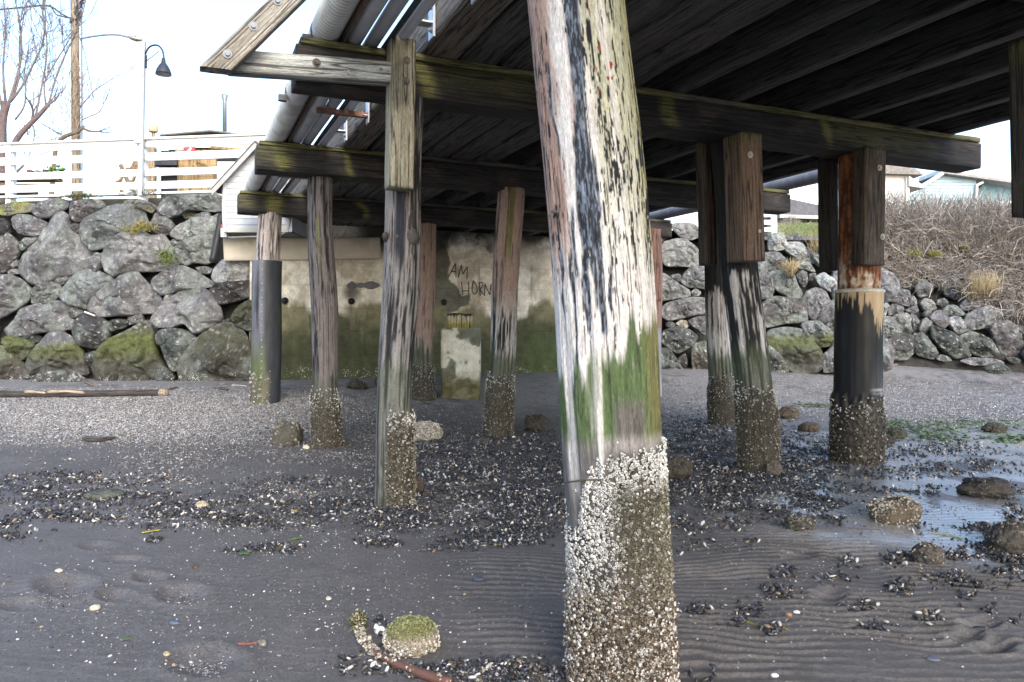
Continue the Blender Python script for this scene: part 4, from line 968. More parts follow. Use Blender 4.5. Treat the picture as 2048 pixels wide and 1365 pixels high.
def ledger():
    # beige plank bolted across the wall below the shed
    b = MB()
    def cf(a, v, L, n1, n2): return mix(np.array([.50, .45, .36])*(.85+.3*n1)[..., None], np.array([.30, .25, .18]), ss(.6, .75, n2)*.5 + ss(1.5, 3.2, L)*.35)
    p0, p1 = PX(447, 500, 14.55), PX(760, 497, Yd(760, 15.36))
    V, Q, T, c, g = timber(p0, p1, .12, .43, cf, 401, .04, .01, .004); b.add(V, Q, T, c, g)
    tag(b.build('beige_plank', PAINT, None, p0), 'wide beige plank fixed under the white shed, above the boulders and across the concrete wall', 'plank')
ledger()

# ------------------------------------------------------------------ white shed over the wall
def shed():
    Y = 14.15
    root = thing('white_shed', PX(512, 470, Y), 'small white clapboard shed with a gable roof where the pipes end', 'shed')
    def q(px, py, dY=0): return PX(px, py, Y)*1.0 + np.array([0, dY, 0])
    xl, xr = q(449, 400)[0], q(583, 400)[0]; zb, ze, zr = q(0, 462)[2], q(0, 364)[2], q(0, 291)[2]; xm = (xl+xr)/2; yb = Y+1.3
    W = (.42, .43, .45)
    b = MB(); n = 9
    zs = np.linspace(zb, ze, n+1)                                     # clapboards, each standing proud of the next
    def gable(z): return xl + max(0, (z-ze)/(zr-ze))*(xm-xl), xr - max(0, (z-ze)/(zr-ze))*(xr-xm)
    zz = list(np.linspace(zb, zr-.01, 15))
    for k in range(14):
        z0, z1 = zz[k], zz[k+1]-.002; a0, a1 = gable(z0); e0, e1 = gable(z1)
        V, Q = hexa([(a0,Y-.014,z0),(a1,Y-.014,z0),(a1,Y+.05,z0),(a0,Y+.05,z0),(e0,Y-.002,z1),(e1,Y-.002,z1),(e1,Y+.05,z1),(e0,Y+.05,z1)])
        b.add(V, Q, None, np.array(W)*(.94+.1*random.random()))
    for x in (xl, xr-.05):
        V, Q = box((x, Y+.05, zb), (x+.05, yb, ze)); b.add(V, Q, None, W)
    V, Q = box((xl+.05, yb-.05, zb), (xr-.05, yb, ze)); b.add(V, Q, None, W)
    b.build('wall', PAINT, root, smooth=False)
    b = MB(); V, Q = box((xl+.0, Y-.02, zb-.035), (xr, yb, zb-.003)); b.add(V, Q, None, (.20, .19, .18)); b.build('floor_board', WOOD, root, smooth=False)
    b = MB()
    for x in (xl-.02, xr-.04): V, Q = box((x, Y-.028, zb-.02), (x+.06, Y-.015, ze-.02)); b.add(V, Q, None, (.50, .51, .52))
    V, Q = box((xl+.05, Y-.03, zb-.03), (xr-.05, Y-.0165, zb+.04)); b.add(V, Q, None, (.42, .40, .34)); b.build('corner_trim', PAINT, root, smooth=False)
    rf = MB(); o = .17; sl = (zr-ze)/(xm-xl)
    for sgn, xe in ((-1, xl-o), (1, xr+o)):
        ze2 = ze - o*sl
        V, Q = hexa([(xe,Y-.16,ze2),(xm,Y-.16,zr+.0),(xm,yb+.1,zr),(xe,yb+.1,ze2),(xe,Y-.16,ze2+.06),(xm,Y-.16,zr+.06),(xm,yb+.1,zr+.06),(xe,yb+.1,ze2+.06)])
        rf.add(V, Q, None, (.09, .085, .08))
    rf.build('roof', CONC, root, smooth=False)
    b = MB()
    for sgn, xe in ((-1, xl-o), (1, xr+o)):
        ze2 = ze - o*sl
        V, Q = hexa([(xe,Y-.175,ze2-.10),(xm,Y-.175,zr-.11),(xm,Y-.155,zr-.11),(xe,Y-.155,ze2-.10),(xe,Y-.175,ze2+.01),(xm,Y-.175,zr+.005),(xm,Y-.155,zr+.005),(xe,Y-.155,ze2+.01)]); b.add(V, Q, None, (.30, .29, .28))
    b.build('barge_board', PAINT, root, smooth=False)
    b = MB(); p = smooth_path([q(452, 474, .1), q(500, 474, .0), q(556, 472, .0), q(575, 466, .0), q(581, 452, -.03), q(580, 436, -.04)], 24)
    V, Q, T, g = tube(p, .02, 8); b.add(V, Q, T, (.35, .34, .33)).build('conduit', STEEL, root)
    b = MB(); V, Q, T, g = tube([q(441, 376, .1), q(440, 440, .15), q(441, 470, .2)], .018, 8); b.add(V, Q, T, (.5, .48, .46))
    V, Q = box(q(437, 473, .1), q(449, 455, .22)); b.add(V, Q, None, (.5, .5, .49)); V, Q = box(q(438, 455, .08), q(444, 448, .2)); b.add(V, Q, None, (.25, .08, .06)); b.build('meter_pipe', PAINT, root, smooth=False)
shed()
b = MB(); p = [PX(443, 428, 14.35), PX(436, 470, 14.3), PX(425, 524, 14.2)]
V, Q, T, g = sweep(smooth_path(p, 12), np.concatenate([circ(.062, 18)])); b.add(V, Q, T, (.022, .023, .026))
tag(b.build('downpipe', PLASTIC, None, p[2]), 'short black plastic downpipe leaning beside the white shed over the boulders', 'pipe')

# ------------------------------------------------------------------ boulders
def resample(P, n):
    P = np.asarray(P, float)
    for w in (.13, .2):
        Q = np.roll(P, -1, 0); P = np.stack([P*(1-w)+Q*w, P*w+Q*(1-w)], 1).reshape(-1, 2)
    Q = np.concatenate([P, P[:1]]); L = np.concatenate([[0], np.cumsum(np.linalg.norm(np.diff(Q, axis=0), axis=1))])
    t = np.linspace(0, L[-1], n, endpoint=False)
    return np.stack([np.interp(t, L, Q[:, k]) for k in (0, 1)], -1)
def boulder(name, label, cat, group, P, Y, seed, base, algae=None, barn=None, fac=10, grow=1.085, thick=None, n=None, flat=.30, green=0.0, white=0.0, rough=1.0):
    """a whole stone whose outline faces the sea; P = photo outline, Y = depth of its middle"""
    P = np.asarray(P, float); c0 = P.mean(0); P = c0 + (P-c0)*grow
    W = np.stack([(P[:, 0]-CX)/F*Y, H+(HY-P[:, 1])/F*Y], -1)
    ext = W.max(0)-W.min(0); size = float(np.sqrt(ext[0]*ext[1])); n = n or (88 if size > .55 else 52)
    O = resample(W, n); c = O.mean(0); D = thick or (.12 + .30*min(ext)); rg = np.random.default_rng(seed)
    tl = math.hypot(*ext)
    front = np.concatenate([np.linspace(0, .5, 10)[:-1], np.linspace(.5, 1, 13)]) ; back = [.12, .35, .65, 1.0]
    rings = []; 
    for t in back[::-1]: rings.append((1-t, +D*1.1*(1-(1-t)**2.4)**.5))
    for t in front: rings.append((1-t, -D*(1-(1-t)**3.0)**(1/2.4)))
    S = np.array([r[0] for r in rings]); E = np.array([r[1] for r in rings])
    S[:] = np.maximum(S, .004)
    G = c[None, None] + (O-c)[None]*S[:, None, None]; X, Z = G[..., 0], G[..., 1]
    d = np.repeat(E[:, None], n, 1)
    for k in range(fac):                                               # split faces
        th = rg.uniform(0, 2*math.pi); sl = rg.uniform(.3, 1.1); o0 = D*rg.uniform(.45, .95)
        u = (X-c[0])*math.cos(th) + (Z-c[1])*math.sin(th)
        lim = -(o0 + .06*size - sl*u); d = np.where(d < 0, np.maximum(d, np.minimum(lim, d*.25)), d)
    nn = fbm(X*3/size+seed, Z*3/size, d*3/size, seed, 4)-.5; n3 = fbm(X*14, Z*14, d*14, seed+3, 4)-.5; n4 = fbm(X*45, Z*45, d*45, seed+6, 2)-.5
    tq = nn*7 + .6*n3; d = d + (1-.7*S[:, None]**6)*size*.055*((np.floor(tq)+ss(.7, 1, tq-np.floor(tq)))/7*2.2 - nn*2.2)*np.where(d < 0, 1, 0)
    rid = np.abs(fbm(X*2.6/size+9, Z*2.6/size+seed, d*2/size, seed+5, 3)-.5)*2
    k = np.sin(np.pi*np.clip(S, 0, 1))[:, None]*.0 + (1 - .6*S[:, None]**6)
    d = d - k*rough*(size*.22*nn + .055*n3 + .022*n4 - .07*size*ss(.14, .0, rid))
    sp = 1 + .10*nn + .05*n3*min(1, .35/size)
    X = c[0]+(X-c[0])*sp; Z = c[1]+(Z-c[1])*sp
    V = np.stack([X, Y+d, Z], -1)
    nr = len(rings); i, j = np.meshgrid(np.arange(nr-1), np.arange(n), indexing='ij'); j2 = (j+1) % n
    Q = np.stack([i*n+j, (i+1)*n+j, (i+1)*n+j2, i*n+j2], -1).reshape(-1, 4)
    py = HY-(Z-H)/Y*F
    m1 = fbm(X*2.2+seed, Z*2.2, d*2.2, 7, 4); m2 = fbm(X*11, Z*11, d*11+seed, 8, 4)
    col = np.array(base)[None, None]*(.45+.70*m1+.40*m2)[..., None]
    col = mix(col, np.array([.155, .175, .155]), ss(.50, .66, fbm(X*3, Z*3+seed, d, 9, 3))*.55)
    col = mix(col, np.array([.33, .33, .31]), ss(.66, .74, fbm(X*20, Z*20, d*20, 10+seed % 5, 3))*.7)
    if green: col = mix(col, np.array([.15, .15, .03]), ss(.5, .62, m1*.6+m2*.4+.1*green)*green)
    if white: col = mix(col, np.array([.42, .42, .41]), ss(.35, .6, m1)*white)
    al = np.zeros(X.shape)
    if algae:
        a0, a1, a2, w = algae                                          # green band a0..a1, fading to bare brown by a2
        b1 = ss(a0-14, a0+14, py+30*(m1-.5))
        gcol = mix(np.array([.072, .085, .022]), np.array([.048, .044, .034]), ss(a1-20, a2, py+34*(m2-.5)))
        col = mix(col, gcol*(.7+.6*m2)[..., None], b1*w*(1-.25*ss(a1, a2+20, py)))
    if barn: al = ss(barn-8, barn+16, py+18*(m1-.5))*.9
    cc = np.concatenate([col, al[..., None]], -1).reshape(-1, 4)
    o = mk(name, V.reshape(-1, 3), Q, ROCK, None, (c[0], Y, float(W[:, 1].min())), cc)
    return tag(o, label, cat, group)
TA, TB, TC, TD = (0, 380, 3.25), (240, 380, 3.25), (1310, 430, 4.137), (1740, 480, 4.877)
GREY = (.150, .147, .150); BROWN = (.115, .108, .106); BLUEG = (.150, .160, .158); DK = (.062, .060, .058); OLV = (.074, .071, .058); PALE = (.235, .235, .225); DKG = (.075, .082, .075)
LEFT = [
 ('A', GREY, 'low mossy slab under the fence at the far left of the boulder wall', [(-30,110),(60,85),(130,80),(230,95),(215,140),(90,172),(30,165),(-30,150)], dict(green=.7)),
 ('A', GREY, 'angular block with an overhanging dark underside just under the white fence', [(213,135),(260,80),(370,55),(440,75),(440,112),(400,140),(330,182),(262,184),(215,155)], {}),
 ('A', BROWN, 'smooth dark brown rounded stone in the top course below the fence', [(450,100),(490,75),(600,63),(665,78),(682,110),(640,150),(560,192),(490,205),(455,165)], {}),
 ('A', GREY, 'squat grey stone with a shadowed right end, second course at the left', [(80,180),(130,163),(200,168),(270,200),(302,215),(290,282),(250,307),(190,302),(120,278),(85,235)], {}),
 ('A', DK, 'small dark stone at the left picture edge below the top slab', [(-40,188),(30,188),(58,230),(62,282),(-40,292)], {}),
 ('A', GREY, 'very large triangular boulder with a pointed top and long flat underside', [(120,490),(138,430),(230,330),(300,240),(350,180),(395,153),(437,172),(442,260),(500,300),(560,360),(612,400),(597,460),(580,512),(500,532),(400,562),(272,608),(210,602),(158,562),(128,530)], dict(white=.15)),
 ('A', BLUEG, 'huge blue-green flat-faced slab near the top middle of the wall, yellow moss below it', [(525,230),(558,188),(690,115),(760,98),(850,103),(915,128),(955,215),(945,262),(830,282),(700,368),(600,388),(543,342),(523,290)], dict(rough=.7)),
 ('A', GREY, 'big pale grey boulder with a scooped hollow in its face, under the yellow moss', [(660,430),(690,370),(800,290),(910,260),(970,303),(1050,298),(1112,370),(1162,470),(1092,522),(960,527),(890,532),(790,547),(740,564),(688,530)], dict(white=.2)),
 ('A', BROWN, 'dark pitted boulder cut off by the left edge at mid wall', [(-60,290),(50,283),(100,330),(127,400),(90,470),(40,532),(-60,552)], {}),
 ('A', BLUEG, 'small greenish wedge stone between the squat stone and the triangular boulder', [(128,352),(175,313),(242,308),(215,352),(150,397),(130,382)], {}),
 ('A', GREY, 'large rounded grey boulder at the left edge below the pitted one', [(-60,558),(60,556),(140,590),(187,640),(192,700),(130,762),(60,802),(0,832),(-60,832)], {}),
 ('A', BROWN, 'egg-shaped stone under the flat underside of the triangular boulder', [(203,690),(220,648),(280,608),(340,598),(392,630),(387,680),(340,732),(260,742),(208,735)], {}),
 ('A', BLUEG, 'cracked greenish boulder in the middle of the wall, right of the egg-shaped stone', [(388,690),(410,640),(480,550),(560,520),(640,535),(732,575),(700,632),(640,682),(580,722),(572,772),(530,762),(470,747),(410,722)], {}),
 ('A', GREY, 'broad slab with a sloping top and level underside, resting on the grey block', [(573,760),(590,710),(670,638),(760,578),(830,548),(890,543),(960,620),(1047,720),(1032,772),(980,802),(840,810),(650,824),(595,802)], dict(white=.15)),
 ('A', GREY, 'wide hump-backed boulder above the green-topped stones at the left', [(48,900),(100,850),(140,778),(250,743),(380,728),(452,758),(457,800),(430,872),(420,922),(300,922),(180,942),(80,952),(53,922)], {}),
 ('A', BROWN, 'small rough brown stone wedged above the dark ball-like stone', [(458,800),(500,743),(547,770),(557,802),(510,832),(468,837)], {}),
 ('A', GREY, 'small pale wedge left of the dark ball-like stone', [(423,862),(450,833),(497,855),(482,907),(428,912)], {}),
 ('A', DK, 'nearly round dark stone with a thin white stick lying on it', [(478,900),(500,848),(560,798),(620,808),(692,860),(712,930),(692,1002),(620,1032),(540,1012),(488,962)], {}),
 ('A', DK, 'low dark stone in the gap right of the round dark stone', [(698,860),(770,838),(837,850),(822,892),(720,922),(698,902)], {}),
 ('A', GREY, 'small square block propping the broad slab', [(838,805),(920,798),(932,857),(833,887)], dict(n=52)),
 ('A', OLV, 'green weedy stone in the lower left corner of the wall', [(13,970),(60,948),(150,968),(222,1010),(182,1072),(150,1102),(108,1107),(60,1052),(18,1010)], dict(algae=(672, 700, 730, .8))),
 ('A', GREY, 'tall dome-topped boulder with a bright green band, left bottom course', [(158,1182),(210,1050),(270,978),(340,923),(420,938),(482,980),(522,1050),(562,1150),(562,1202),(380,1187),(300,1197),(188,1227)], dict(algae=(690, 706, 738, .9), barn=742)),
 ('A', OLV, 'dark green stone cut by the left edge at beach level', [(-60,1018),(20,1018),(80,1078),(152,1130),(152,1242),(-60,1262)], dict(algae=(690, 715, 740, .6), barn=735)),
 ('A', DK, 'low barnacled rock lying in front of the green dome-topped boulder', [(178,1262),(250,1198),(380,1178),(480,1188),(572,1250),(602,1307),(420,1325),(178,1315)], dict(barn=745, Yoff=-.5)),
 ('A', OLV, 'big yellow-green algae-covered boulder with a peaked top, middle of the bottom course', [(608,1150),(650,1048),(720,968),(770,948),(860,898),(920,863),(970,858),(987,980),(1012,1080),(1062,1160),(1105,1245),(1080,1280),(900,1280),(700,1275),(638,1232)], dict(algae=(668, 700, 745, .9), barn=742)),
 ('A', DK, 'small dark stone in the gap beside the big yellow-green boulder', [(558,1070),(620,1048),(642,1060),(612,1122),(602,1162),(568,1112)], {}),
 ('A', DK, 'small dark stone tucked under the hump-backed boulder', [(153,950),(230,938),(272,960),(242,997),(180,987)], {}),
 ('A', PALE, 'little pale chip at the left side of the triangular boulder', [(73,470),(110,448),(124,492),(88,512)], {}),
 ('A', PALE, 'flat pale chip above the large rounded boulder at the left edge', [(55,522),(110,513),(137,545),(70,552)], {}),
 ('A', GREY, 'rubbly chinking stone between the triangular and the hollow-faced boulders', [(583,460),(620,408),(662,420),(657,502),(642,532),(588,521)], {}),
 ('A', GREY, 'small cracked stone left of the huge blue-green slab', [(438,262),(480,213),(527,210),(522,272),(478,292)], {}),
 ('A', GREY, 'small leaning stone under the tip of the cracked greenish boulder', [(372,592),(430,553),(472,550),(442,602),(400,627)], {}),
 ('B', GREY, 'large twin-humped boulder in the top course nearest the white shed', [(248,120),(290,58),(350,40),(480,38),(620,25),(667,60),(662,132),(600,142),(480,132),(400,152),(330,177),(268,150)], {}),
 ('B', BROWN, 'knobbly brown stone with a dark underside left of the whitish slab', [(198,220),(230,158),(270,148),(322,190),(352,235),(342,282),(280,302),(218,262)], {}),
 ('B', PALE, 'long whitish slab leaning up to the right below the twin-humped boulder', [(333,280),(380,228),(470,183),(580,178),(647,153),(632,252),(600,287),(500,312),(390,322),(343,302)], {}),
 ('B', PALE, 'pale boulder behind the foot of the black downpipe', [(353,380),(400,338),(500,308),(612,298),(602,462),(560,482),(480,472),(430,492),(390,462)], {}),
 ('B', PALE, 'bright lumpy boulder directly under the beige plank', [(598,570),(620,508),(680,453),(780,448),(867,468),(872,582),(780,592),(680,607),(618,602)], dict(white=.5)),
 ('B', GREY, 'diamond-shaped slab with a ragged lower edge near the middle of the wall', [(203,610),(220,568),(300,518),(390,493),(480,528),(602,605),(592,632),(500,642),(400,662),(330,672),(268,687),(228,652)], {}),
 ('B', DK, 'broad dark overhanging stone beside the wrapped pile, below the bright lumpy boulder', [(578,650),(620,613),(720,598),(867,593),(862,692),(800,712),(700,737),(640,742),(598,702)], {}),
 ('B', GREY, 'massive smooth boulder shaped like a shoulder, lower right of the wall', [(203,850),(240,788),(300,728),(390,668),(470,638),(540,643),(592,690),(642,770),(657,850),(600,882),(500,932),(448,882),(420,867),(340,892),(258,892)], dict(white=.12)),
 ('B', OLV, 'upright olive stone squeezed against the wrapped pile', [(718,840),(780,748),(830,718),(870,728),(870,902),(820,912),(748,882)], dict(algae=(600, 620, 660, .4))),
 ('B', DKG, 'dark faceted stone tapering downwards between the two biggest bottom boulders', [(238,940),(270,913),(380,908),(470,938),(502,980),(432,1062),(380,1122),(400,1162),(340,1177),(308,1132),(268,1020),(238,1000)], dict(barn=725)),
 ('B', OLV, 'great rounded olive boulder at the bottom right of the wall beside the wrapped pile', [(383,1180),(400,1098),(460,1018),(560,928),(650,873),(730,878),(802,940),(842,1040),(852,1150),(852,1242),(700,1277),(500,1280),(398,1252)], dict(barn=738, algae=(655, 690, 740, .22))),
 ('B', DKG, 'barnacled foot stone right of the yellow-green boulder', [(248,1150),(300,1158),(352,1220),(332,1272),(270,1285),(238,1232)], dict(barn=735)),
 ('B', GREY, 'small light stone between the diamond slab and the bright lumpy boulder', [(488,505),(560,498),(602,515),(592,547),(530,547)], {}),
 ('B', PALE, 'tiny pale blue-grey chip in the hollow above the massive smooth boulder', [(283,722),(310,678),(342,673),(357,700),(320,727)], dict(white=.5)),
 ('B', GREY, 'small stone under the middle of the twin-humped boulder', [(408,162),(450,133),(492,145),(482,187),(428,192)], dict(green=.4)),
 ('B', BLUEG, 'thin flat stone above the long whitish slab', [(488,160),(580,143),(592,180),(500,187)], {}),
 ('B', GREY, 'half-buried slab in the soil under the fence, left of the twin-humped boulder', [(18,90),(60,63),(160,68),(242,110),(202,152),(140,122),(58,112)], dict(green=.4)),
 ('B', PALE, 'small pale stone left of the pale boulder behind the downpipe', [(326,332),(380,318),(397,345),(350,367)], {}),
 ('B', DK, 'little dark wedge under the lower right of the massive smooth boulder', [(668,852),(720,833),(722,862),(690,872)], {}),
 ('B', BROWN, 'small brown wedge under the lower left of the massive smooth boulder', [(208,882),(260,893),(252,927),(218,917)], {}),
]
RIGHT = [
 ('C', PALE, 'tilted top boulder under the pipe at the left end of the right-hand wall', [(128,90),(180,68),(320,73),(382,130),(372,182),(300,207),(240,207),(188,162)], {}),
 ('C', PALE, 'large pale dome-shaped boulder with a level base, upper left of the right-hand wall', [(58,280),(80,228),(180,198),(260,208),(342,280),(387,350),(402,397),(300,427),(100,422),(63,382)], {}),
 ('C', PALE, 'pale wedge-shaped boulder pointing right, half hidden by the grey sleeve', [(40,480),(100,498),(200,578),(282,620),(287,672),(180,692),(40,712),(30,600)], {}),
 ('C', GREY, 'broken boulder with a jagged top just left of the dark clamped pile', [(218,560),(240,488),(300,428),(430,418),(440,622),(360,602),(288,602)], {}),
 ('C', GREY, 'long low boulder with a dark underside, mid left of the right-hand wall', [(48,780),(110,728),(300,683),(440,700),(440,812),(300,832),(200,862),(108,872),(68,842)], {}),
 ('C', GREY, 'dark sloping stone under the long low boulder, beside the clamped pile', [(273,882),(340,848),(440,843),(445,1012),(380,982),(318,932)], {}),
 ('C', DKG, 'mottled dark green boulder below the small white cobble', [(48,1002),(80,958),(200,923),(292,960),(352,1010),(332,1062),(260,1112),(190,1152),(118,1112),(58,1062)], {}),
 ('C', DKG, 'grey boulder at beach level next to the foreground pile, barnacles at its foot', [(20,1108),(100,1103),(152,1150),(222,1260),(252,1325),(20,1335)], dict(barn=735)),
 ('C', OLV, 'upright olive boulder at beach level left of the pale half-hidden pile', [(308,1092),(360,1058),(450,1048),(460,1325),(318,1315),(303,1200)], dict(barn=738)),
 ('C', DK, 'narrow dark stone standing between the two beach-level boulders', [(188,1192),(250,1138),(267,1200),(252,1292),(198,1232)], {}),
 ('C', (.42, .40, .32), 'small smooth cream cobble in the right-hand wall', [(173,902),(210,868),(260,878),(292,912),(260,937),(208,922)], dict(rough=.3)),
 ('C', GREY, 'small grey cobble left of the cream one', [(88,902),(130,873),(167,905),(152,937),(98,932)], {}),
 ('C', PALE, 'rounded light cobble under the broken boulder', [(298,642),(330,608),(382,640),(362,672),(308,672)], {}),
 ('C', GREY, 'small square stone between the pale dome and the wedge', [(128,502),(200,488),(227,530),(212,562),(160,542)], {}),
 ('C', PALE, 'sunlit pale boulder just right of the wide brown timber, top of the slope', [(940,160),(1060,148),(1087,220),(1072,282),(1000,302),(940,292)], dict(white=.3)),  # sun on the wall top put into the stone's pale colour
 ('C', GREY, 'grey block with a dark lower edge beside the foot of the wide brown timber', [(890,420),(905,318),(1010,308),(1082,380),(1062,442),(960,472),(900,452)], {}),
 ('C', PALE, 'long pale slab sloping down to the right near the grass', [(1068,232),(1200,228),(1302,330),(1342,402),(1250,392),(1180,372),(1098,312)], dict(white=.35)),
 ('C', PALE, 'flat pale stone under the long sloping slab', [(1158,422),(1200,373),(1280,398),(1332,472),(1260,462),(1188,442)], {}),
 ('C', PALE, 'big square-cornered pale boulder in the middle of the gap between the clamped piles', [(933,492),(980,468),(1112,468),(1152,540),(1217,640),(1217,692),(1108,687),(1030,642),(978,592)], {}),
 ('C', GREY, 'tall grey stone leaning against the right side of the dark clamped pile', [(850,388),(900,398),(942,500),(987,620),(972,682),(870,700)], {}),
 ('C', GREY, 'small upright grey stone right of the square-cornered boulder', [(1163,502),(1210,458),(1252,470),(1267,550),(1240,602),(1188,562)], {}),
 ('C', BROWN, 'wide brown-grey boulder with a deep crack beneath, centre of the gap', [(885,740),(980,683),(1100,688),(1222,700),(1252,800),(1252,872),(1200,892),(1050,902),(930,932),(895,882)], {}),
 ('C', GREY, 'big upright rounded boulder left of the steel pile', [(1223,702),(1260,638),(1340,603),(1412,640),(1452,740),(1472,860),(1442,892),(1290,872),(1248,782)], {}),
 ('C', BLUEG, 'large slanting boulder with a yellow-green algae band at beach level', [(925,1012),(960,958),(1080,938),(1212,948),(1242,1020),(1332,1090),(1382,1180),(1372,1252),(1300,1305),(1140,1305),(1058,1200),(955,1082)], dict(algae=(672, 690, 722, .9), barn=745)),
 ('C', BLUEG, 'rounded boulder with a green lower half, touching the steel pile', [(1213,912),(1260,883),(1350,878),(1422,930),(1510,1010),(1510,1065),(1350,1102),(1288,1062),(1238,982)], dict(algae=(672, 690, 712, .9))),
 ('C', DK, 'dark barnacled stone under the slanting green-banded boulder', [(930,1080),(1000,1118),(1060,1200),(1112,1292),(1000,1315),(935,1305)], dict(barn=725)),
 ('C', GREY, 'low pale-green stone at the foot of the steel pile', [(1398,1152),(1500,1078),(1540,1090),(1540,1285),(1400,1305),(1388,1202)], dict(barn=748)),
 ('C', (.36, .38, .39), 'bluish white rubble stone on the slope left of the steel pile', [(1325,520),(1400,478),(1472,540),(1530,620),(1460,642),(1378,602)], dict(white=.4)),  # bluish white carries painted sunlight on the receding wall top
 ('C', GREY, 'small grey stone beside the bluish white rubble', [(1268,492),(1320,478),(1342,540),(1278,547)], {}),
 ('C', GREY, 'flat grey stone at the edge of the grass slope', [(1088,172),(1180,148),(1252,220),(1180,227),(1088,217)], {}),
 ('C', DKG, 'narrow dark stone just left of the steel pile', [(1455,722),(1500,698),(1530,720),(1530,862),(1470,852)], {}),
 ('C', (.34, .36, .38), 'thin bluish slab lying down the slope edge', [(1258,262),(1330,328),(1402,420),(1382,442),(1338,402),(1288,332)], dict(white=.3)),  # light tint paints in the sun on the slope edge
 ('C', PALE, 'pale stone at the far left end of the right-hand wall under the pipe', [(30,150),(100,95),(140,150),(60,220),(30,230)], {}),
 ('C', GREY, 'grey stone behind the tops of the two twin piles', [(395,110),(520,90),(560,300),(480,340),(390,300)], {}),
 ('C', GREY, 'stone showing between the dark clamped pile and the tall leaning stone', [(440,430),(560,420),(560,640),(440,640)], {}),
]
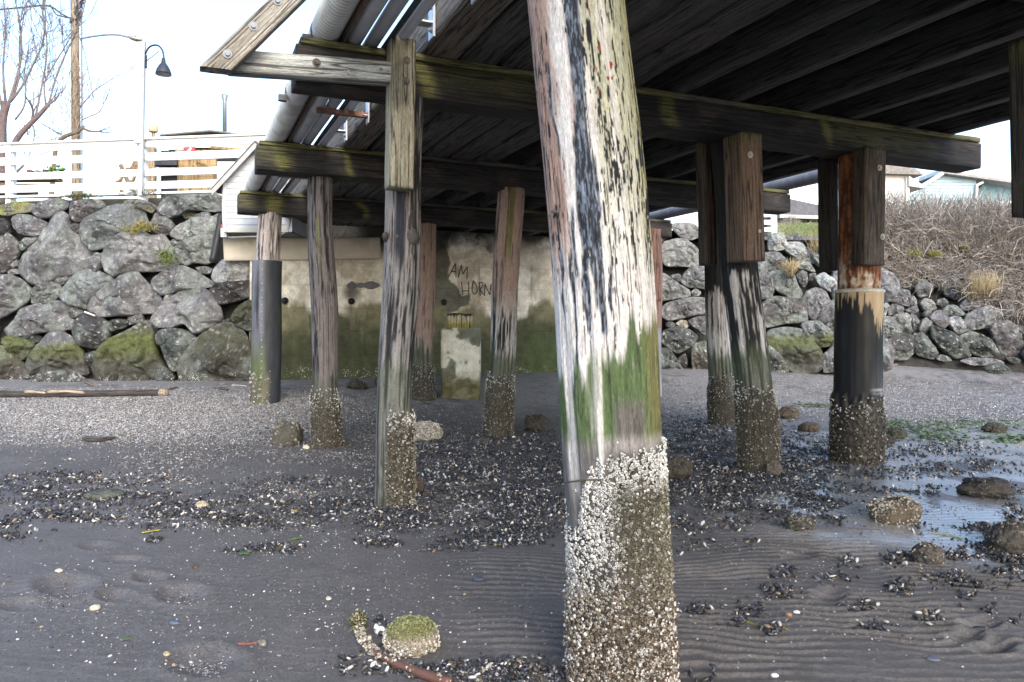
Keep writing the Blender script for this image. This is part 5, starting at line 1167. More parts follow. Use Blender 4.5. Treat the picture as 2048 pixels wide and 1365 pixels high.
RIP = [
 ('D', GREY, 'large blocky grey boulder next to the cream collar of the steel pile', [(138,562),(200,498),(270,478),(390,498),(397,592),(380,652),(300,642),(220,622),(158,592)], {}),
 ('D', GREY, 'smooth potato-shaped stone below the blocky grey boulder', [(178,682),(215,623),(260,613),(327,660),(327,712),(250,727),(183,737)], dict(rough=.5)),
 ('D', BLUEG, 'broad cracked boulder right against the steel pile, above the round dark one', [(90,760),(210,748),(292,860),(282,932),(170,972),(90,965)], {}),
 ('D', PALE, 'light block with a rounded right end, third row above the beach', [(208,772),(260,728),(370,713),(402,770),(402,842),(340,872),(288,852)], {}),
 ('D', DK, 'round dark boulder at beach level right of the steel pile', [(158,1002),(220,938),(330,908),(412,940),(432,1020),(422,1112),(360,1170),(220,1170),(150,1142)], dict(rough=.6)),
 ('D', DKG, 'dark boulder sloping down to the right, second from the steel pile at beach level', [(415,930),(500,908),(560,948),(632,1040),(662,1100),(642,1165),(560,1155),(460,1122),(422,1052)], {}),
 ('D', PALE, 'upright pale lozenge-shaped stone above the sloping dark boulder', [(478,880),(510,788),(550,758),(602,820),(607,892),(570,942),(498,912)], {}),
 ('D', GREY, 'narrow grey stone between the light block and the pale lozenge', [(398,722),(450,748),(482,830),(462,902),(420,912),(408,832)], {}),
 ('D', PALE, 'pale pyramid-shaped stone with a shadowed hollow beneath', [(488,622),(540,568),(600,588),(652,672),(600,692),(518,692)], {}),
 ('D', PALE, 'small pale block under the pyramid-shaped stone', [(518,722),(550,688),(602,700),(572,757),(518,752)], {}),
 ('D', GREY, 'rounded light grey boulder left of the tilted white-faced block', [(573,762),(640,698),(690,688),(772,770),(772,822),(730,862),(648,842)], dict(rough=.5)),
 ('D', DKG, 'very long dark boulder slanting down to the beach, middle of the riprap', [(608,832),(700,868),(850,928),(922,1000),(985,1130),(900,1155),(810,1155),(698,1062),(618,962)], {}),
 ('D', (.34, .34, .34), 'tilted white-faced block above the long dark slanting boulder', [(768,802),(790,753),(850,748),(912,820),(932,892),(860,922),(818,882)], dict(white=.5)),
 ('D', BLUEG, 'flat bluish slab with a ragged front edge', [(698,702),(760,638),(830,638),(902,690),(942,732),(850,747),(768,742)], {}),
 ('D', (.10, .105, .115), 'large dark slate-coloured boulder half way up the slope among the brambles', [(688,362),(760,338),(850,378),(932,450),(962,540),(900,582),(800,582),(738,542),(693,442)], {}),
 ('D', GREY, 'rounded striped boulder below the dry straw grass', [(878,652),(930,588),(1020,558),(1092,588),(1102,652),(1000,682),(928,692)], {}),
 ('D', GREY, 'big boulder with an orange-brown stain down its face', [(928,802),(950,728),(1050,678),(1160,648),(1212,700),(1222,822),(1190,862),(1090,862),(1000,882),(928,892)], dict(stain=1)),
 ('D', PALE, 'small pale rounded stone right of the orange-stained boulder', [(1198,682),(1250,658),(1292,740),(1282,802),(1228,812)], {}),
 ('D', DKG, 'long low boulder with a green-tinged top, at beach level right of the long dark one', [(885,942),(990,893),(1090,928),(1192,980),(1242,1080),(1245,1135),(1130,1145),(1000,1115),(918,1012)], {}),
 ('D', BROWN, 'biggest brown boulder at the right end of the riprap', [(1195,852),(1250,808),(1340,788),(1432,850),(1472,950),(1495,1060),(1400,1135),(1270,1105),(1218,982)], {}),
 ('D', BROWN, 'boulder cut by the right edge behind the biggest brown one', [(1408,832),(1560,858),(1580,1022),(1500,1002),(1448,902)], {}),
 ('D', PALE, 'pale triangular stone standing alone in the dry grass', [(1283,682),(1320,588),(1350,598),(1402,692),(1350,742),(1298,732)], {}),
 ('D', GREY, 'small smooth grey stone lying in front of the long dark boulder', [(648,1162),(690,1118),(760,1138),(802,1182),(700,1185)], dict(rough=.4)),
 ('D', GREY, 'low flat slab half sunk in the gravel in front of the riprap', [(878,1182),(1000,1148),(1200,1158),(1312,1200),(1200,1222),(1000,1225)], {}),
 ('D', DKG, 'dark mossy wedge lying on the gravel in front of the riprap', [(1108,1252),(1200,1208),(1280,1198),(1392,1290),(1300,1310),(1150,1295)], dict(Yoff=-1.6)),
 ('D', DKG, 'small greenish slab at the foot of the biggest brown boulder', [(1318,1152),(1400,1143),(1472,1180),(1450,1205),(1380,1205)], {}),
 ('D', (.2, .21, .22), 'light grey stone with a dark right side, upper left under the brambles', [(448,262),(500,213),(570,218),(617,280),(572,327),(478,312)], {}),
 ('D', (.2, .21, .22), 'bluish stone beside the yellow moss cushions', [(678,182),(740,148),(802,220),(740,262),(688,242)], {}),
 ('D', (.15, .155, .16), 'mossy grey stone just right of the rusty pile shaft', [(100,422),(150,358),(230,343),(292,400),(240,442),(148,452)], dict(green=.6)),
 ('D', PALE, 'whitish crumbly stone above the blocky grey boulder', [(268,462),(330,378),(390,388),(412,450),(350,472)], dict(green=.3)),
 ('D', GREY, 'grey stone left of the dark slate-coloured boulder', [(438,482),(480,398),(560,408),(612,470),(570,542),(478,562)], {}),
 ('D', DK, 'dark stone behind the dark slate-coloured boulder', [(818,302),(900,268),(992,340),(972,402),(878,402)], {}),
 ('D', (.16, .14, .12), 'brownish stone among the dry stems at the right', [(1208,422),(1270,388),(1312,430),(1292,502),(1218,492)], {}),
 ('D', GREY, 'small stone between the potato-shaped stone and the narrow grey one', [(328,692),(400,658),(450,638),(472,700),(410,722)], {}),
 ('D', PALE, 'small light stone at the right end of the blocky grey boulder', [(378,582),(420,543),(452,590),(432,642),(388,642)], {}),
 ('D', PALE, 'white-edged stone touching the black wrap of the steel pile', [(85,600),(140,588),(182,650),(152,742),(85,745)], dict(white=.4)),
 ('D', (.13, .13, .14), 'dusky stone high up in the brambles at the right edge', [(1368,232),(1450,188),(1497,240),(1450,292),(1378,282)], {}),
 ('D', GREY, 'small jagged stone left of the flat bluish slab', [(655,592),(720,568),(762,620),(700,652),(648,632)], {}),
 ('D', BLUEG, 'wedge-shaped stone under the light block with the rounded end', [(298,862),(400,838),(412,902),(380,922),(298,902)], {}),
]
def wall_set(L, tr, fn, group, sd, nm):
    for k, (t, base, lab, P, kw) in enumerate(L):
        ox, oy, s = tr[t]; P = np.array(P, float)/s + np.array([ox, oy]); c = P.mean(0)
        kw = dict(kw); yo = kw.pop('Yoff', 0); st = kw.pop('stain', 0)
        rg = np.random.default_rng(sd+k); Y = solveY(fn, c[0], c[1]) + yo + rg.uniform(-.05, .05)
        ar = (P.max(0)-P.min(0)).prod()
        if ar < 900: Y += .14
        base = np.array(base)*np.array([1.0, 1.0, 1.0])*(.70 + rg.uniform(-.1, .12)) + rg.uniform(-.002, .002, 3)
        kw.setdefault('thick', (.12 + .30*min((P.max(0)-P.min(0)))/F*Y))
        boulder('boulder' if ar > 700 else 'stone', lab, 'boulder' if ar > 700 else 'stone', group, P, Y, sd+k, base, **kw)
wall_set(LEFT, dict(A=TA, B=TB), LW, 'boulders of the wall below the white fence', 500, 'boulder')
wall_set(RIGHT, dict(C=TC), RW, 'boulders of the wall right of the pier', 700, 'boulder')
wall_set(RIP, dict(D=TD), RS, 'riprap stones below the brambles', 900, 'boulder')

def filler(fn, x0, x1, y0, y1, nx, ny, label, group, sd, base, yb):
    rg = np.random.default_rng(sd)
    for r in range(ny):
        for k in range(nx):
            cx, cy = x0+(x1-x0)*(k+.5+.35*(r % 2)-.15)/nx, y0+(y1-y0)*(r+.5)/ny; w, h = (x1-x0)/nx*.56, (y1-y0)/ny*.58
            P = np.array([(cx+w*math.cos(a)*rg.uniform(.82, 1.1), cy+h*math.sin(a)*rg.uniform(.82, 1.1)) for a in np.linspace(0, 2*math.pi, 9)[:-1]]); Y = solveY(fn, cx, cy)
            boulder('boulder', label, 'boulder', group, P, Y, sd+r*20+k, np.array(base)*rg.uniform(.6, .85), n=60, barn=738 if r == ny-1 else None, algae=(yb, yb+20, yb+50, .6) if r == ny-1 else None)
filler(LW, -330, -30, 402, 770, 4, 5, 'grey boulder of the left wall just beyond the left edge of the view', 'boulders beyond the left edge', 1500, GREY, 690)
filler(RS, 2062, 2330, 560, 738, 4, 3, 'dark riprap boulder just beyond the right edge of the view', 'boulders beyond the right edge', 1600, GREY, 800)
filler(RW, 1650, 1775, 470, 742, 2, 4, 'grey boulder hidden behind the rusty steel pile', 'boulders behind the steel pile', 1700, GREY, 800)
# ------------------------------------------------------------------ white fence with lamp post, top left
WHITE = (.78, .78, .78)
def fY(px): return LW(px, 3.9) + .12
def fence():
    root = thing('white_fence', PX(283, 395, fY(283)), 'white board fence along the top of the boulder wall at left', 'fence')
    def seg(x0, x1, z0, z1, th, name, col=WHITE, off=0.0):
        b = MB(); a, c = PX(x0, 0, fY(x0)+off), PX(x1, 0, fY(x1)+off); zc = (z0+z1)/2
        def cf(aa, v, L, n1, n2): return np.array(col)*(.9+.16*n1)[..., None]
        V, Q, T, cc, g = timber((a[0], a[1], zc), (c[0], c[1], zc), th, z1-z0, cf, int(z0*100) % 97, .25, .006, .003); b.add(V, Q, T, cc, g)
        b.build(name, PAINT, root)
    for (x0, x1) in ((-330, 18), (18, 283), (283, 545)):
        for (z0, z1) in ((5.105, 5.255), (4.835, 4.995), (4.525, 4.67), (4.26, 4.41)): seg(x0+.5, x1-.5, z0, z1, .035, 'rail')
        seg(x0+.5, x1-.5, 5.258, 5.295, .16, 'top_rail')
    seg(-330, 470, 4.14, 4.19, .14, 'kick_board', (.6, .6, .6))
    for x in (-330, 18, 283, 545):
        p = PX(x, 0, fY(x)); b = MB()
        V, Q = box((p[0]-.07, p[1]+.02, 3.85), (p[0]+.07, p[1]+.14, 5.256)); b.add(V, Q, None, WHITE); V, Q = box((p[0]-.055, p[1]-.035, 3.95), (p[0]+.055, p[1]-.019, 5.256)); b.add(V, Q, None, WHITE)
        b.build('post', PAINT, root, smooth=False)
fence()
def lamp():
    Y = fY(283) - .12; p0 = PX(281, 392, Y)
    root = thing('lamp_post', p0, 'slim white post with a gooseneck arm and a dark bell-shaped lamp shade', 'lamp post')
    b = MB(); top = PX(287, 84, Y); V, Q, T, g = sweep([p0, p0*.5+top*.5, top], rrect(.085, .085, .01, 3)); b.add(V, Q, T, (.33, .345, .36), g); b.build('post', PAINT, root, smooth=False)
    b = MB(); q = PX(278, 281, Y); V, Q = box(q-[.07, .06, .07], q+[.07, .05, .09]); b.add(V, Q, None, (.42, .43, .44)); b.build('junction_box', STEEL, root, smooth=False)
    b = MB(); V, Q = box(PX(291.5, 136, Y)-[.02, .03, 0], PX(291.5, 110, Y)+[.015, .03, 0]); b.add(V, Q, None, (.03, .03, .035)); b.build('wall_plate', STEEL, root, smooth=False)
    b = MB(); pts = [PX(x, y, Y-.02) for x, y in ((291, 108), (296, 96), (306, 90), (318, 91), (326, 102), (328, 118), (327.5, 126))]
    V, Q, T, g = tube(smooth_path(pts, 26), .018, 10); b.add(V, Q, T, (.03, .035, .05))
    V, Q, T, g = tube([PX(291, 124, Y), PX(318, 103, Y)], .008, 6); b.add(V, Q, T, (.05, .06, .08)); b.build('gooseneck', STEEL, root)
    b = MB(); c = PX(327, 0, Y-.02); prof = [(118, 3.2), (122, 4), (127, 4.4), (129, 6), (134, 9.5), (141, 13), (147, 14.8), (150.5, 15.2)]
    C = [(c[0], c[1], H+(HY-y)/F*Y) for y, _ in prof] + [(c[0], c[1], H+(HY-y)/F*Y) for y in (149.5, 136)]
    R = [r/F*Y for _, r in prof] + [14.3/F*Y, 9/F*Y]
    V, Q, T, g = sweep(C, circ(1, 28)[None]*np.array(R)[:, None, None], np.array([1., 0, 0]), np.array([0, 1., 0])); cc = np.tile(np.array([.022, .028, .045]), (len(V), 1)); cc[8*28:] = (.5, .42, .34); b.add(V, Q, T, cc); b.build('lamp_shade', PAINT, root)
lamp()
def pole():
    Y = 24.0; p0 = PX(152, 395, Y)
    root = thing('utility_pole', p0, 'weathered brown utility pole behind the fence with cables at its top', 'utility pole')
    b = MB(); C = [PX(x, y, Y) for x, y in ((153, 400), (151, 200), (149, 0), (147.5, -160))]
    V, Q, T, g = sweep(smooth_path(C, 40), circ(1, 18)[None]*np.linspace(.135, .11, 40)[:, None, None]); nn = fbm(V[:, 0]*30, V[:, 1]*30, V[:, 2]*2, 3, 3)
    b.add(V, Q, T, mix(np.array([.20, .155, .10]), np.array([.36, .30, .22]), nn), g).build('pole', WOOD, root)
    b = MB()
    for k in range(7):
        x, y = 152+random.uniform(2, 22), random.uniform(-6, 40); pts = [PX(150+random.uniform(-3, 6), y-6, Y-.15), PX(x, y+random.uniform(-9, 9), Y-.2), PX(x+random.uniform(-10, 8), y+random.uniform(0, 14), Y-.15), PX(151, y+20, Y-.14)]
        V, Q, T, g = tube(smooth_path(pts, 16), .022, 6); b.add(V, Q, T, (.03, .03, .045))
    b.build('cable_loops', PLASTIC, root)['kind'] = 'stuff'
    for (x, y) in ((157, 25), (160, 12), (143, 42)):
        b = MB(); q = PX(x, y, Y-.12); V, Q, T, g = sweep([q-[0, 0, .07], q-[0, 0, .03], q+[0, 0, .03], q+[0, 0, .07]], circ(1, 10)[None]*np.array([.03, .06, .06, .02])[:, None, None], np.array([1., 0, 0]), np.array([0, 1., 0])); b.add(V, Q, T, (.05, .05, .06)); b.build('insulator', PLASTIC, root)
    def wire(lab, pts, r, col):
        b = MB(); V, Q, T, g = tube(smooth_path([PX(x, y, yy) for x, y, yy in pts], 30), r, 6); b.add(V, Q, T, col)
        tag(b.build('power_line', PLASTIC, None, PX(*pts[0])), lab, 'power line', 'power lines in the sky')
    wire('thick black cable coming in from the left edge to the utility pole', [(-40, 23, 22), (30, 17, 23), (95, 10, 23.7), (104, 11, 23.8), (120, 28, 23.8), (147, 40, 23.86)], .026, (.03, .03, .05))
    wire('second black cable sagging beside the thick one into the pole', [(100, 10, 23.8), (112, 30, 23.8), (130, 35, 23.8), (147, 38, 23.86)], .02, (.03, .03, .05))
    wire('thin pale wire running right from the utility pole across the sky', [(154, 180, 23.9), (220, 180, 26), (300, 183, 28), (430, 187, 31), (620, 180, 36)], .009, (.35, .4, .5))
    wire('dark thin wire hanging down right of the utility pole', [(158, 72, 23.8), (168, 100, 23.7), (178, 150, 23.7), (188, 205, 23.6)], .012, (.08, .08, .12))
    wire('thin wire from the pole to beyond the lamp post, the higher of the pale ones', [(154, 132, 23.9), (240, 134, 26), (330, 139, 29), (480, 150, 34)], .008, (.42, .46, .55))
pole()
def streetlight():
    Y = 25.5; p0 = PX(160, 396, Y)
    root = thing('street_light', p0, 'pale metal street light standing right behind the utility pole, arm and lamp head reaching right', 'street light')
    b = MB(); V, Q, T, g = sweep(smooth_path([PX(160.5, 398, Y), PX(160.5, 75, Y), PX(160.5, -5, Y)], 20), circ(1, 14)[None]*np.linspace(.085, .065, 20)[:, None, None]); b.add(V, Q, T, (.36, .37, .40)).build('pole', STEEL, root)
    b = MB(); V, Q, T, g = tube(smooth_path([PX(x, y, Y-.1) for x, y in ((160, 78), (185, 73), (215, 69.5), (240, 70), (262, 76))], 20), .034, 8); b.add(V, Q, T, (.30, .32, .38)).build('arm', STEEL, root)
    b = MB(); pts = [PX(256, 74, Y-.1), PX(262, 76, Y-.1), PX(272, 78.5, Y-.1), PX(282, 80, Y-.1), PX(285, 80, Y-.1)]
    V, Q, T, g = sweep(pts, circ(1, 14)[None]*np.array([.04, .10, .13, .08, .02])[:, None, None]*np.array([1, .62])); cc = np.tile(np.array([.40, .40, .42]), (len(V), 1)); cc[V[:, 2] < H+(HY-79)/F*Y] = (.5, .40, .28); b.add(V, Q, T, cc).build('lamp_head', STEEL, root)
    b = MB(); q = PX(270.5, 73, Y-.1); V, Q, T, g = sweep([q-[0, 0, .04], q+[0, 0, .02]], circ(.03, 8)); b.add(V, Q, T, (.06, .06, .1)).build('photocell', PLASTIC, root)
streetlight()

# ------------------------------------------------------------------ bare trees
def grow(b, p, d, ln, r, depth, rng, up=.35, col=(.14, .10, .085), spread=.7):
    n = 6; P = [np.array(p)]; d = np.array(d, float)
    for k in range(n):
        d = d + rng.normal(size=3)*.13 + np.array([0, 0, up*.14]); d /= np.linalg.norm(d); P.append(P[-1]+d*ln/n)
    rr = np.linspace(r, r*.55, n+1); V, Q, T, g = tube(P, rr, 6 if r > .012 else 4); b.add(V, Q, T, np.array(col)*rng.uniform(.8, 1.25))
    if depth == 0: return
    for k in range(rng.integers(2, 4)):
        i = rng.integers(2, n+1); e = d + rng.normal(size=3)*spread*np.array([1, .7, .8]); e[2] += up; e /= np.linalg.norm(e)
        grow(b, P[i], e, ln*rng.uniform(.55, .85), max(.006, rr[i]*.62), depth-1, rng, up, col, spread)
def limb(b, pts, r0, r1, col, rng, side=0, depth=2, ln=.8):
    P = smooth_path([PX(*q) for q in pts], 16); V, Q, T, g = tube(P, np.linspace(r0, r1, 16), 8); b.add(V, Q, T, col)
    for k in range(side):
        i = rng.integers(4, 16); d = P[min(15, i)]-P[i-2]; d = d/np.linalg.norm(d)+rng.normal(size=3)*.5; d[2] += .3; d /= np.linalg.norm(d)
        grow(b, P[i], d, ln*rng.uniform(.6, 1.1), max(.009, r1*.8), depth, rng, .4, col, .55)
def tree_left():
    rng = np.random.default_rng(5); Y = 18.0
    root = thing('bare_tree', PX(15, 400, Y), 'leafless pollarded tree with long upright shoots at the upper left edge', 'tree')
    b = MB(); c = (.12, .085, .08)
    limb(b, [(4, 420, Y), (5, 300, Y), (4, 235, Y), (14, 205, Y)], .11, .085, c, rng)
    limb(b, [(20, 420, Y), (24, 290, Y), (45, 262, Y), (75, 235, Y), (98, 208, Y)], .10, .045, c, rng, 3)
    b.build('trunk', TWIG, root)
    b = MB()
    c2 = (.15, .125, .115)
    for pts, r in (([(14,215,Y),(30,170,Y),(45,110,Y),(40,40,Y),(20,-40,Y)],.035), ([(4,215,Y),(-10,150,Y),(-20,60,Y),(-40,-30,Y)],.03), ([(12,210,Y),(5,140,Y),(12,60,Y),(5,-30,Y)],.03),
                   ([(20,205,Y),(45,175,Y),(70,120,Y),(88,90,Y),(92,30,Y),(85,-40,Y)],.03), ([(70,238,Y),(80,190,Y),(92,130,Y),(96,80,Y),(84,30,Y),(88,-30,Y)],.026),
                   ([(98,208,Y),(108,165,Y),(130,110,Y),(160,50,Y),(172,0,Y)],.024), ([(92,212,Y),(86,165,Y),(120,110,Y),(150,60,Y)],.022), ([(30,240,Y),(50,215,Y),(52,180,Y),(46,150,Y),(58,100,Y)],.024),
                   ([(10,215,Y),(30,190,Y),(40,150,Y),(38,90,Y),(50,20,Y)],.024), ([(64,246,Y),(70,265,Y),(66,285,Y)],.02), ([(5,205,Y),(-15,190,Y),(-40,140,Y)],.03)):
        limb(b, pts, r, .010, c2, rng, 6, 2, .9)
    for k in range(40):
        x, y = rng.uniform(-60, 130), rng.uniform(60, 215); d = np.array([rng.normal()*.4, rng.normal()*.3, 1]); grow(b, PX(x, y, Y+rng.normal()*.3), d/np.linalg.norm(d), rng.uniform(.5, 1.2), .010, 1, rng, .4, c2, .5)
    b.build('shoots', TWIG, root)['kind'] = 'stuff'
    root = thing('bare_tree', PX(135, 400, 21.0), 'low leafless tree with a cut limb, its twigs climbing round the utility pole', 'tree')
    Y = 21.0; b = MB(); limb(b, [(100, 420, Y), (112, 285, Y), (122, 276, Y), (140, 268, Y), (156, 264, Y)], .07, .055, (.18, .13, .09), rng); 
    limb(b, [(162, 255, Y), (176, 262, Y), (190, 264, Y), (204, 262, Y)], .035, .015, (.15, .11, .085), rng, 4, 1, .5); limb(b, [(156,264,Y),(163,258,Y),(168,252,Y)], .05, .03, (.15,.11,.085), rng)
    b.build('trunk', TWIG, root); b = MB()
    for k in range(46):
        x, y = 152+rng.normal()*13, rng.uniform(150, 285); d = np.array([rng.normal()*.6, rng.normal()*.3, .8]); grow(b, PX(x, y, 23.5+rng.normal()*.15), d/np.linalg.norm(d), rng.uniform(.4, 1.0), .010, 1, rng, .25, (.30, .21, .14) if k % 2 else (.2, .14, .11), .7)
    for pts in ([(84,248,Y),(108,262,Y),(128,272,Y)], [(160,215,Y),(190,180,Y),(235,152,Y)], [(164,240,Y),(200,225,Y),(215,190,Y)], [(82,285,Y),(105,280,Y),(118,275,Y)], [(48,250,Y),(62,280,Y),(66,284,Y)]):
        limb(b, pts, .018, .009, (.17, .12, .10), rng, 4, 1, .5)
    b.build('twigs', TWIG, root)['kind'] = 'stuff'
tree_left()

# ------------------------------------------------------------------ things behind the fence
def kiosk():
    Y = 20.0; p = PX(400, 400, Y)
    root = thing('wooden_kiosk', p, 'low wooden hut behind the fence with brown slat walls and a tall flue', 'hut')
    q = lambda x, y, dy=0: PX(x, y, Y) + np.array([0, dy, 0])
    for (x0, x1) in ((290, 311), (355, 432)):
        b = MB()
        for k in range(9):
            y0 = 296+k*11.5; V, Q = box(q(x0, y0+11.2), q(x1, y0)+[0, .08, 0]); b.add(V, Q, None, np.array([.36, .24, .12])*random.uniform(.75, 1.2))
        b.build('slat_wall', WOOD, root, smooth=False)
    b = MB(); V, Q = box(q(311, 400, .3), q(355, 296, .4)); b.add(V, Q, None, (.025, .027, .035)); V, Q = box(q(309, 332, -.1), q(357, 322, .3)); b.add(V, Q, None, (.04, .04, .05)); b.build('opening', PLASTIC, root, smooth=False)
    b = MB(); V, Q = box(q(310, 344, -.14), q(357, 338, .28)); b.add(V, Q, None, (.45, .45, .50)); b.build('counter', PAINT, root, smooth=False)
    b = MB(); V, Q = hexa([q(328,277,-.25),q(428,268,-.25),q(428,268,2.0),q(328,277,2.0),q(328,274,-.25),q(428,265,-.25),q(428,265,2.0),q(328,274,2.0)]); b.add(V, Q, None, (.14, .13, .10))
    V, Q = hexa([q(428,268,-.25),q(535,281,-.25),q(535,281,2.0),q(428,268,2.0),q(428,265,-.25),q(535,278,-.25),q(535,278,2.0),q(428,265,2.0)]); b.add(V, Q, None, (.16, .15, .12)); b.build('roof', CONC, root, smooth=False)
    b = MB(); V, Q = hexa([q(336,300,0),q(520,300,0),q(520,300,1.4),q(336,300,1.4),q(336,277,0),q(520,280,0),q(520,280,1.4),q(336,277,1.4)]); b.add(V, Q, None, (.48, .46, .44)); b.build('gable_wall', PAINT, root, smooth=False)
    b = MB(); c = q(432, 262, .6); V, Q, T, g = sweep([c, q(432, 188, .6), q(432, 181, .6), q(432, 176, .6)], circ(1, 16)[None]*np.array([.058, .055, .085, .085])[:, None, None], np.array([1., 0, 0]), np.array([0, 1., 0])); b.add(V, Q, T, (.28, .28, .29)).build('flue', STEEL, root)
    for x0, y0, x1, y1 in ((402, 328, 440, 342), (428, 300, 500, 306), (395, 332, 400, 345)):
        b = MB(); V, Q, T, g = tube([q(x0, y0, -.2), q(x1, y1, -.2)], .05, 6); b.add(V, Q, T, (.34, .23, .11)).build('brace', WOOD, root)
    b = MB(); V, Q = box(q(378, 311, -.25), q(397, 299, -.2)); b.add(V, Q, None, (.55, .05, .07)); V, Q = hexa([q(382,309,-.27),q(387,309,-.27),q(387,309,-.252),q(382,309,-.252),q(388,301,-.27),q(393,301,-.27),q(393,301,-.252),q(388,301,-.252)]); b.add(V, Q, None, (.75, .72, .72)); b.build('red_board', PLAIN, root, smooth=False)
    b = MB(); pts = [q(x, y, -.15) for x, y in ((356, 306), (366, 302), (374, 304))]; V, Q, T, g = sweep(smooth_path(pts, 8), circ(1, 10)[None]*np.array([.03,.06,.08,.085,.08,.07,.05,.02])[:, None, None]); b.add(V, Q, T, (.38, .34, .32)).build('grey_bundle', TWIG, root)
    r2 = thing('barrel', q(328, 272, -.6), 'small tan drum-shaped cap showing over the top rail beside the hut roof', 'barrel')
    b = MB(); c = q(328, 0, -.6); zz = [H+(HY-y)/F*Y for y in (277, 275, 264, 262.5)]; V, Q, T, g = sweep([(c[0], c[1], z) for z in zz], circ(1, 16)[None]*np.array([.10, .115, .115, .09])[:, None, None], np.array([1., 0, 0]), np.array([0, 1., 0])); b.add(V, Q, T, (.50, .36, .22)).build('drum', PAINT, r2)
    b = MB(); V, Q = box((c[0]-.03, c[1]-.03, 4.4), (c[0]+.03, c[1]+.03, zz[0])); b.add(V, Q, None, (.4, .3, .2)).build('stem', WOOD, r2, smooth=False)
kiosk()
def chair():
    Y = 17.5; root = thing('deck_chair', PX(262, 398, Y), 'brown wooden deck chair behind the fence, left of the lamp post', 'chair')
    q = lambda x, y, dy=0: PX(x, y, Y) + np.array([0, dy, 0])
    for nm, quad in (('backrest', ((244,331),(274,331),(271,306),(250,306))), ('seat', ((250,352),(276,352),(274,333),(246,333)))):
        b = MB(); (a, c, d, e) = quad
        for k in range(4):
            t0, t1 = k/4+.01, (k+1)/4-.01; L = lambda P, R, t: (P[0]+(R[0]-P[0])*t, P[1]+(R[1]-P[1])*t)
            v = [L(a, c, t0), L(a, c, t1), L(e, d, t1), L(e, d, t0)]; off = .0 if nm == 'seat' else .35
            V, Q = hexa([q(*v[0],off),q(*v[1],off),q(*v[1],off+.04),q(*v[0],off+.04),q(*v[3],off+.1),q(*v[2],off+.1),q(*v[2],off+.14),q(*v[3],off+.14)]); b.add(V, Q, None, (.23, .14, .07))
        b.build(nm, WOOD, root, smooth=False)
    for x0, x1 in ((247, 228), (272, 252)):
        b = MB(); V, Q, T, g = tube([q(x0, 345), q(x0-6, 362), q(x1, 366), q(x1+12, 376), q(x1+20, 392)], .045, 6); b.add(V, Q, T, (.34, .22, .09)).build('leg', WOOD, root)
    b = MB(); V, Q, T, g = tube([q(241, 330), q(252, 355), q(262, 380)], .05, 6); b.add(V, Q, T, (.25, .16, .08)).build('arm', WOOD, root)
    r = thing('planter', PX(70, 395, 16.6), 'wooden planter box behind the fence at the far left with a bright green plant', 'planter'); Y = 16.6
    for y0, y1, x0, x1 in ((374, 368, -40, 158), (386, 376, -40, 60), (360, 354, -30, 110)):
        V, Q = box(q(x0, y0), q(x1, y1)+[0, .3, 0]); b = MB(); b.add(V, Q, None, (.36, .24, .10)).build('board', WOOD, r, smooth=False)
    b = MB(); rg = np.random.default_rng(2)
    for k in range(90):
        p = PX(107+rg.normal()*7, 345+rg.normal()*7, 16.6+rg.normal()*.08); e = rg.normal(size=3)*.05; f = rg.normal(size=3)*.025; V = np.array([p, p+e*.5+f, p+e, p+e*.5-f, p+e*.5+[0, 0, .012]]); b.add(V, None, [(0,1,4),(1,2,4),(2,3,4),(3,0,4),(0,2,1),(0,3,2)], np.array([.22, .36, .05])*rg.uniform(.6, 1.2))
    b.build('plant', LEAF, r)['kind'] = 'stuff'
    for x0, w, c in ((52, 12, (.30, .13, .09)), (84, 18, (.10, .07, .06)), (70, 6, (.5, .36, .1))): b = MB(); V, Q = hexa([q(x0,352),q(x0+w,352),q(x0+w,352,.2),q(x0,352,.2),q(x0+1,339),q(x0+w-2,340),q(x0+w-2,340,.2),q(x0+1,339,.2)]); b.add(V, Q, None, c); b.build('pot', CONC, r, smooth=False)
chair()
def weeds():
    rg = np.random.default_rng(8); b = MB()
    for k in range(420):
        cx = rg.choice([12, 165, 150, 172, 262, 275, 330, 360, 395], p=[.05,.2,.2,.15,.1,.1,.07,.07,.06]); x = cx+rg.normal()*14; y = (395 if x < 220 else 388)+rg.normal()*2.5 + (12 if x > 315 else 0)
        p = PX(x, y, fY(x)-.12); e = np.array([rg.normal()*.06, rg.normal()*.05-.03, abs(rg.normal())*.07+.01]); V, Q, T, g = tube([p, p+e*.6, p+e+[0, 0, -.02]], [.005, .004, .002], 3); b.add(V, Q, T, mix(np.array([.20, .17, .09]), np.array([.10, .13, .04]), rg.random()))
    for k in range(500):
        cx, cy = [(338, 520), (290, 455), (270, 460), (330, 510)][rg.integers(0, 4)]; x, y = cx+rg.normal()*10, cy+rg.normal()*6; Yk = solveY(LW, x, y)-.28
        p = PX(x, y, Yk); e = rg.normal(size=3)*.05+[0, -.03, .03]; V, Q, T, g = tube([p, p+e*.6, p+e], [.007, .005, .002], 3); b.add(V, Q, T, np.array([.13, .17, .04]) if cx > 300 else np.array([.26, .22, .05]))
    tag(b.build('wall_weeds', LEAF, None, PX(165, 392, 14.6)), 'dry weeds and moss tufts sprouting from the boulder wall below the white fence', 'weeds', kind='stuff')
weeds()

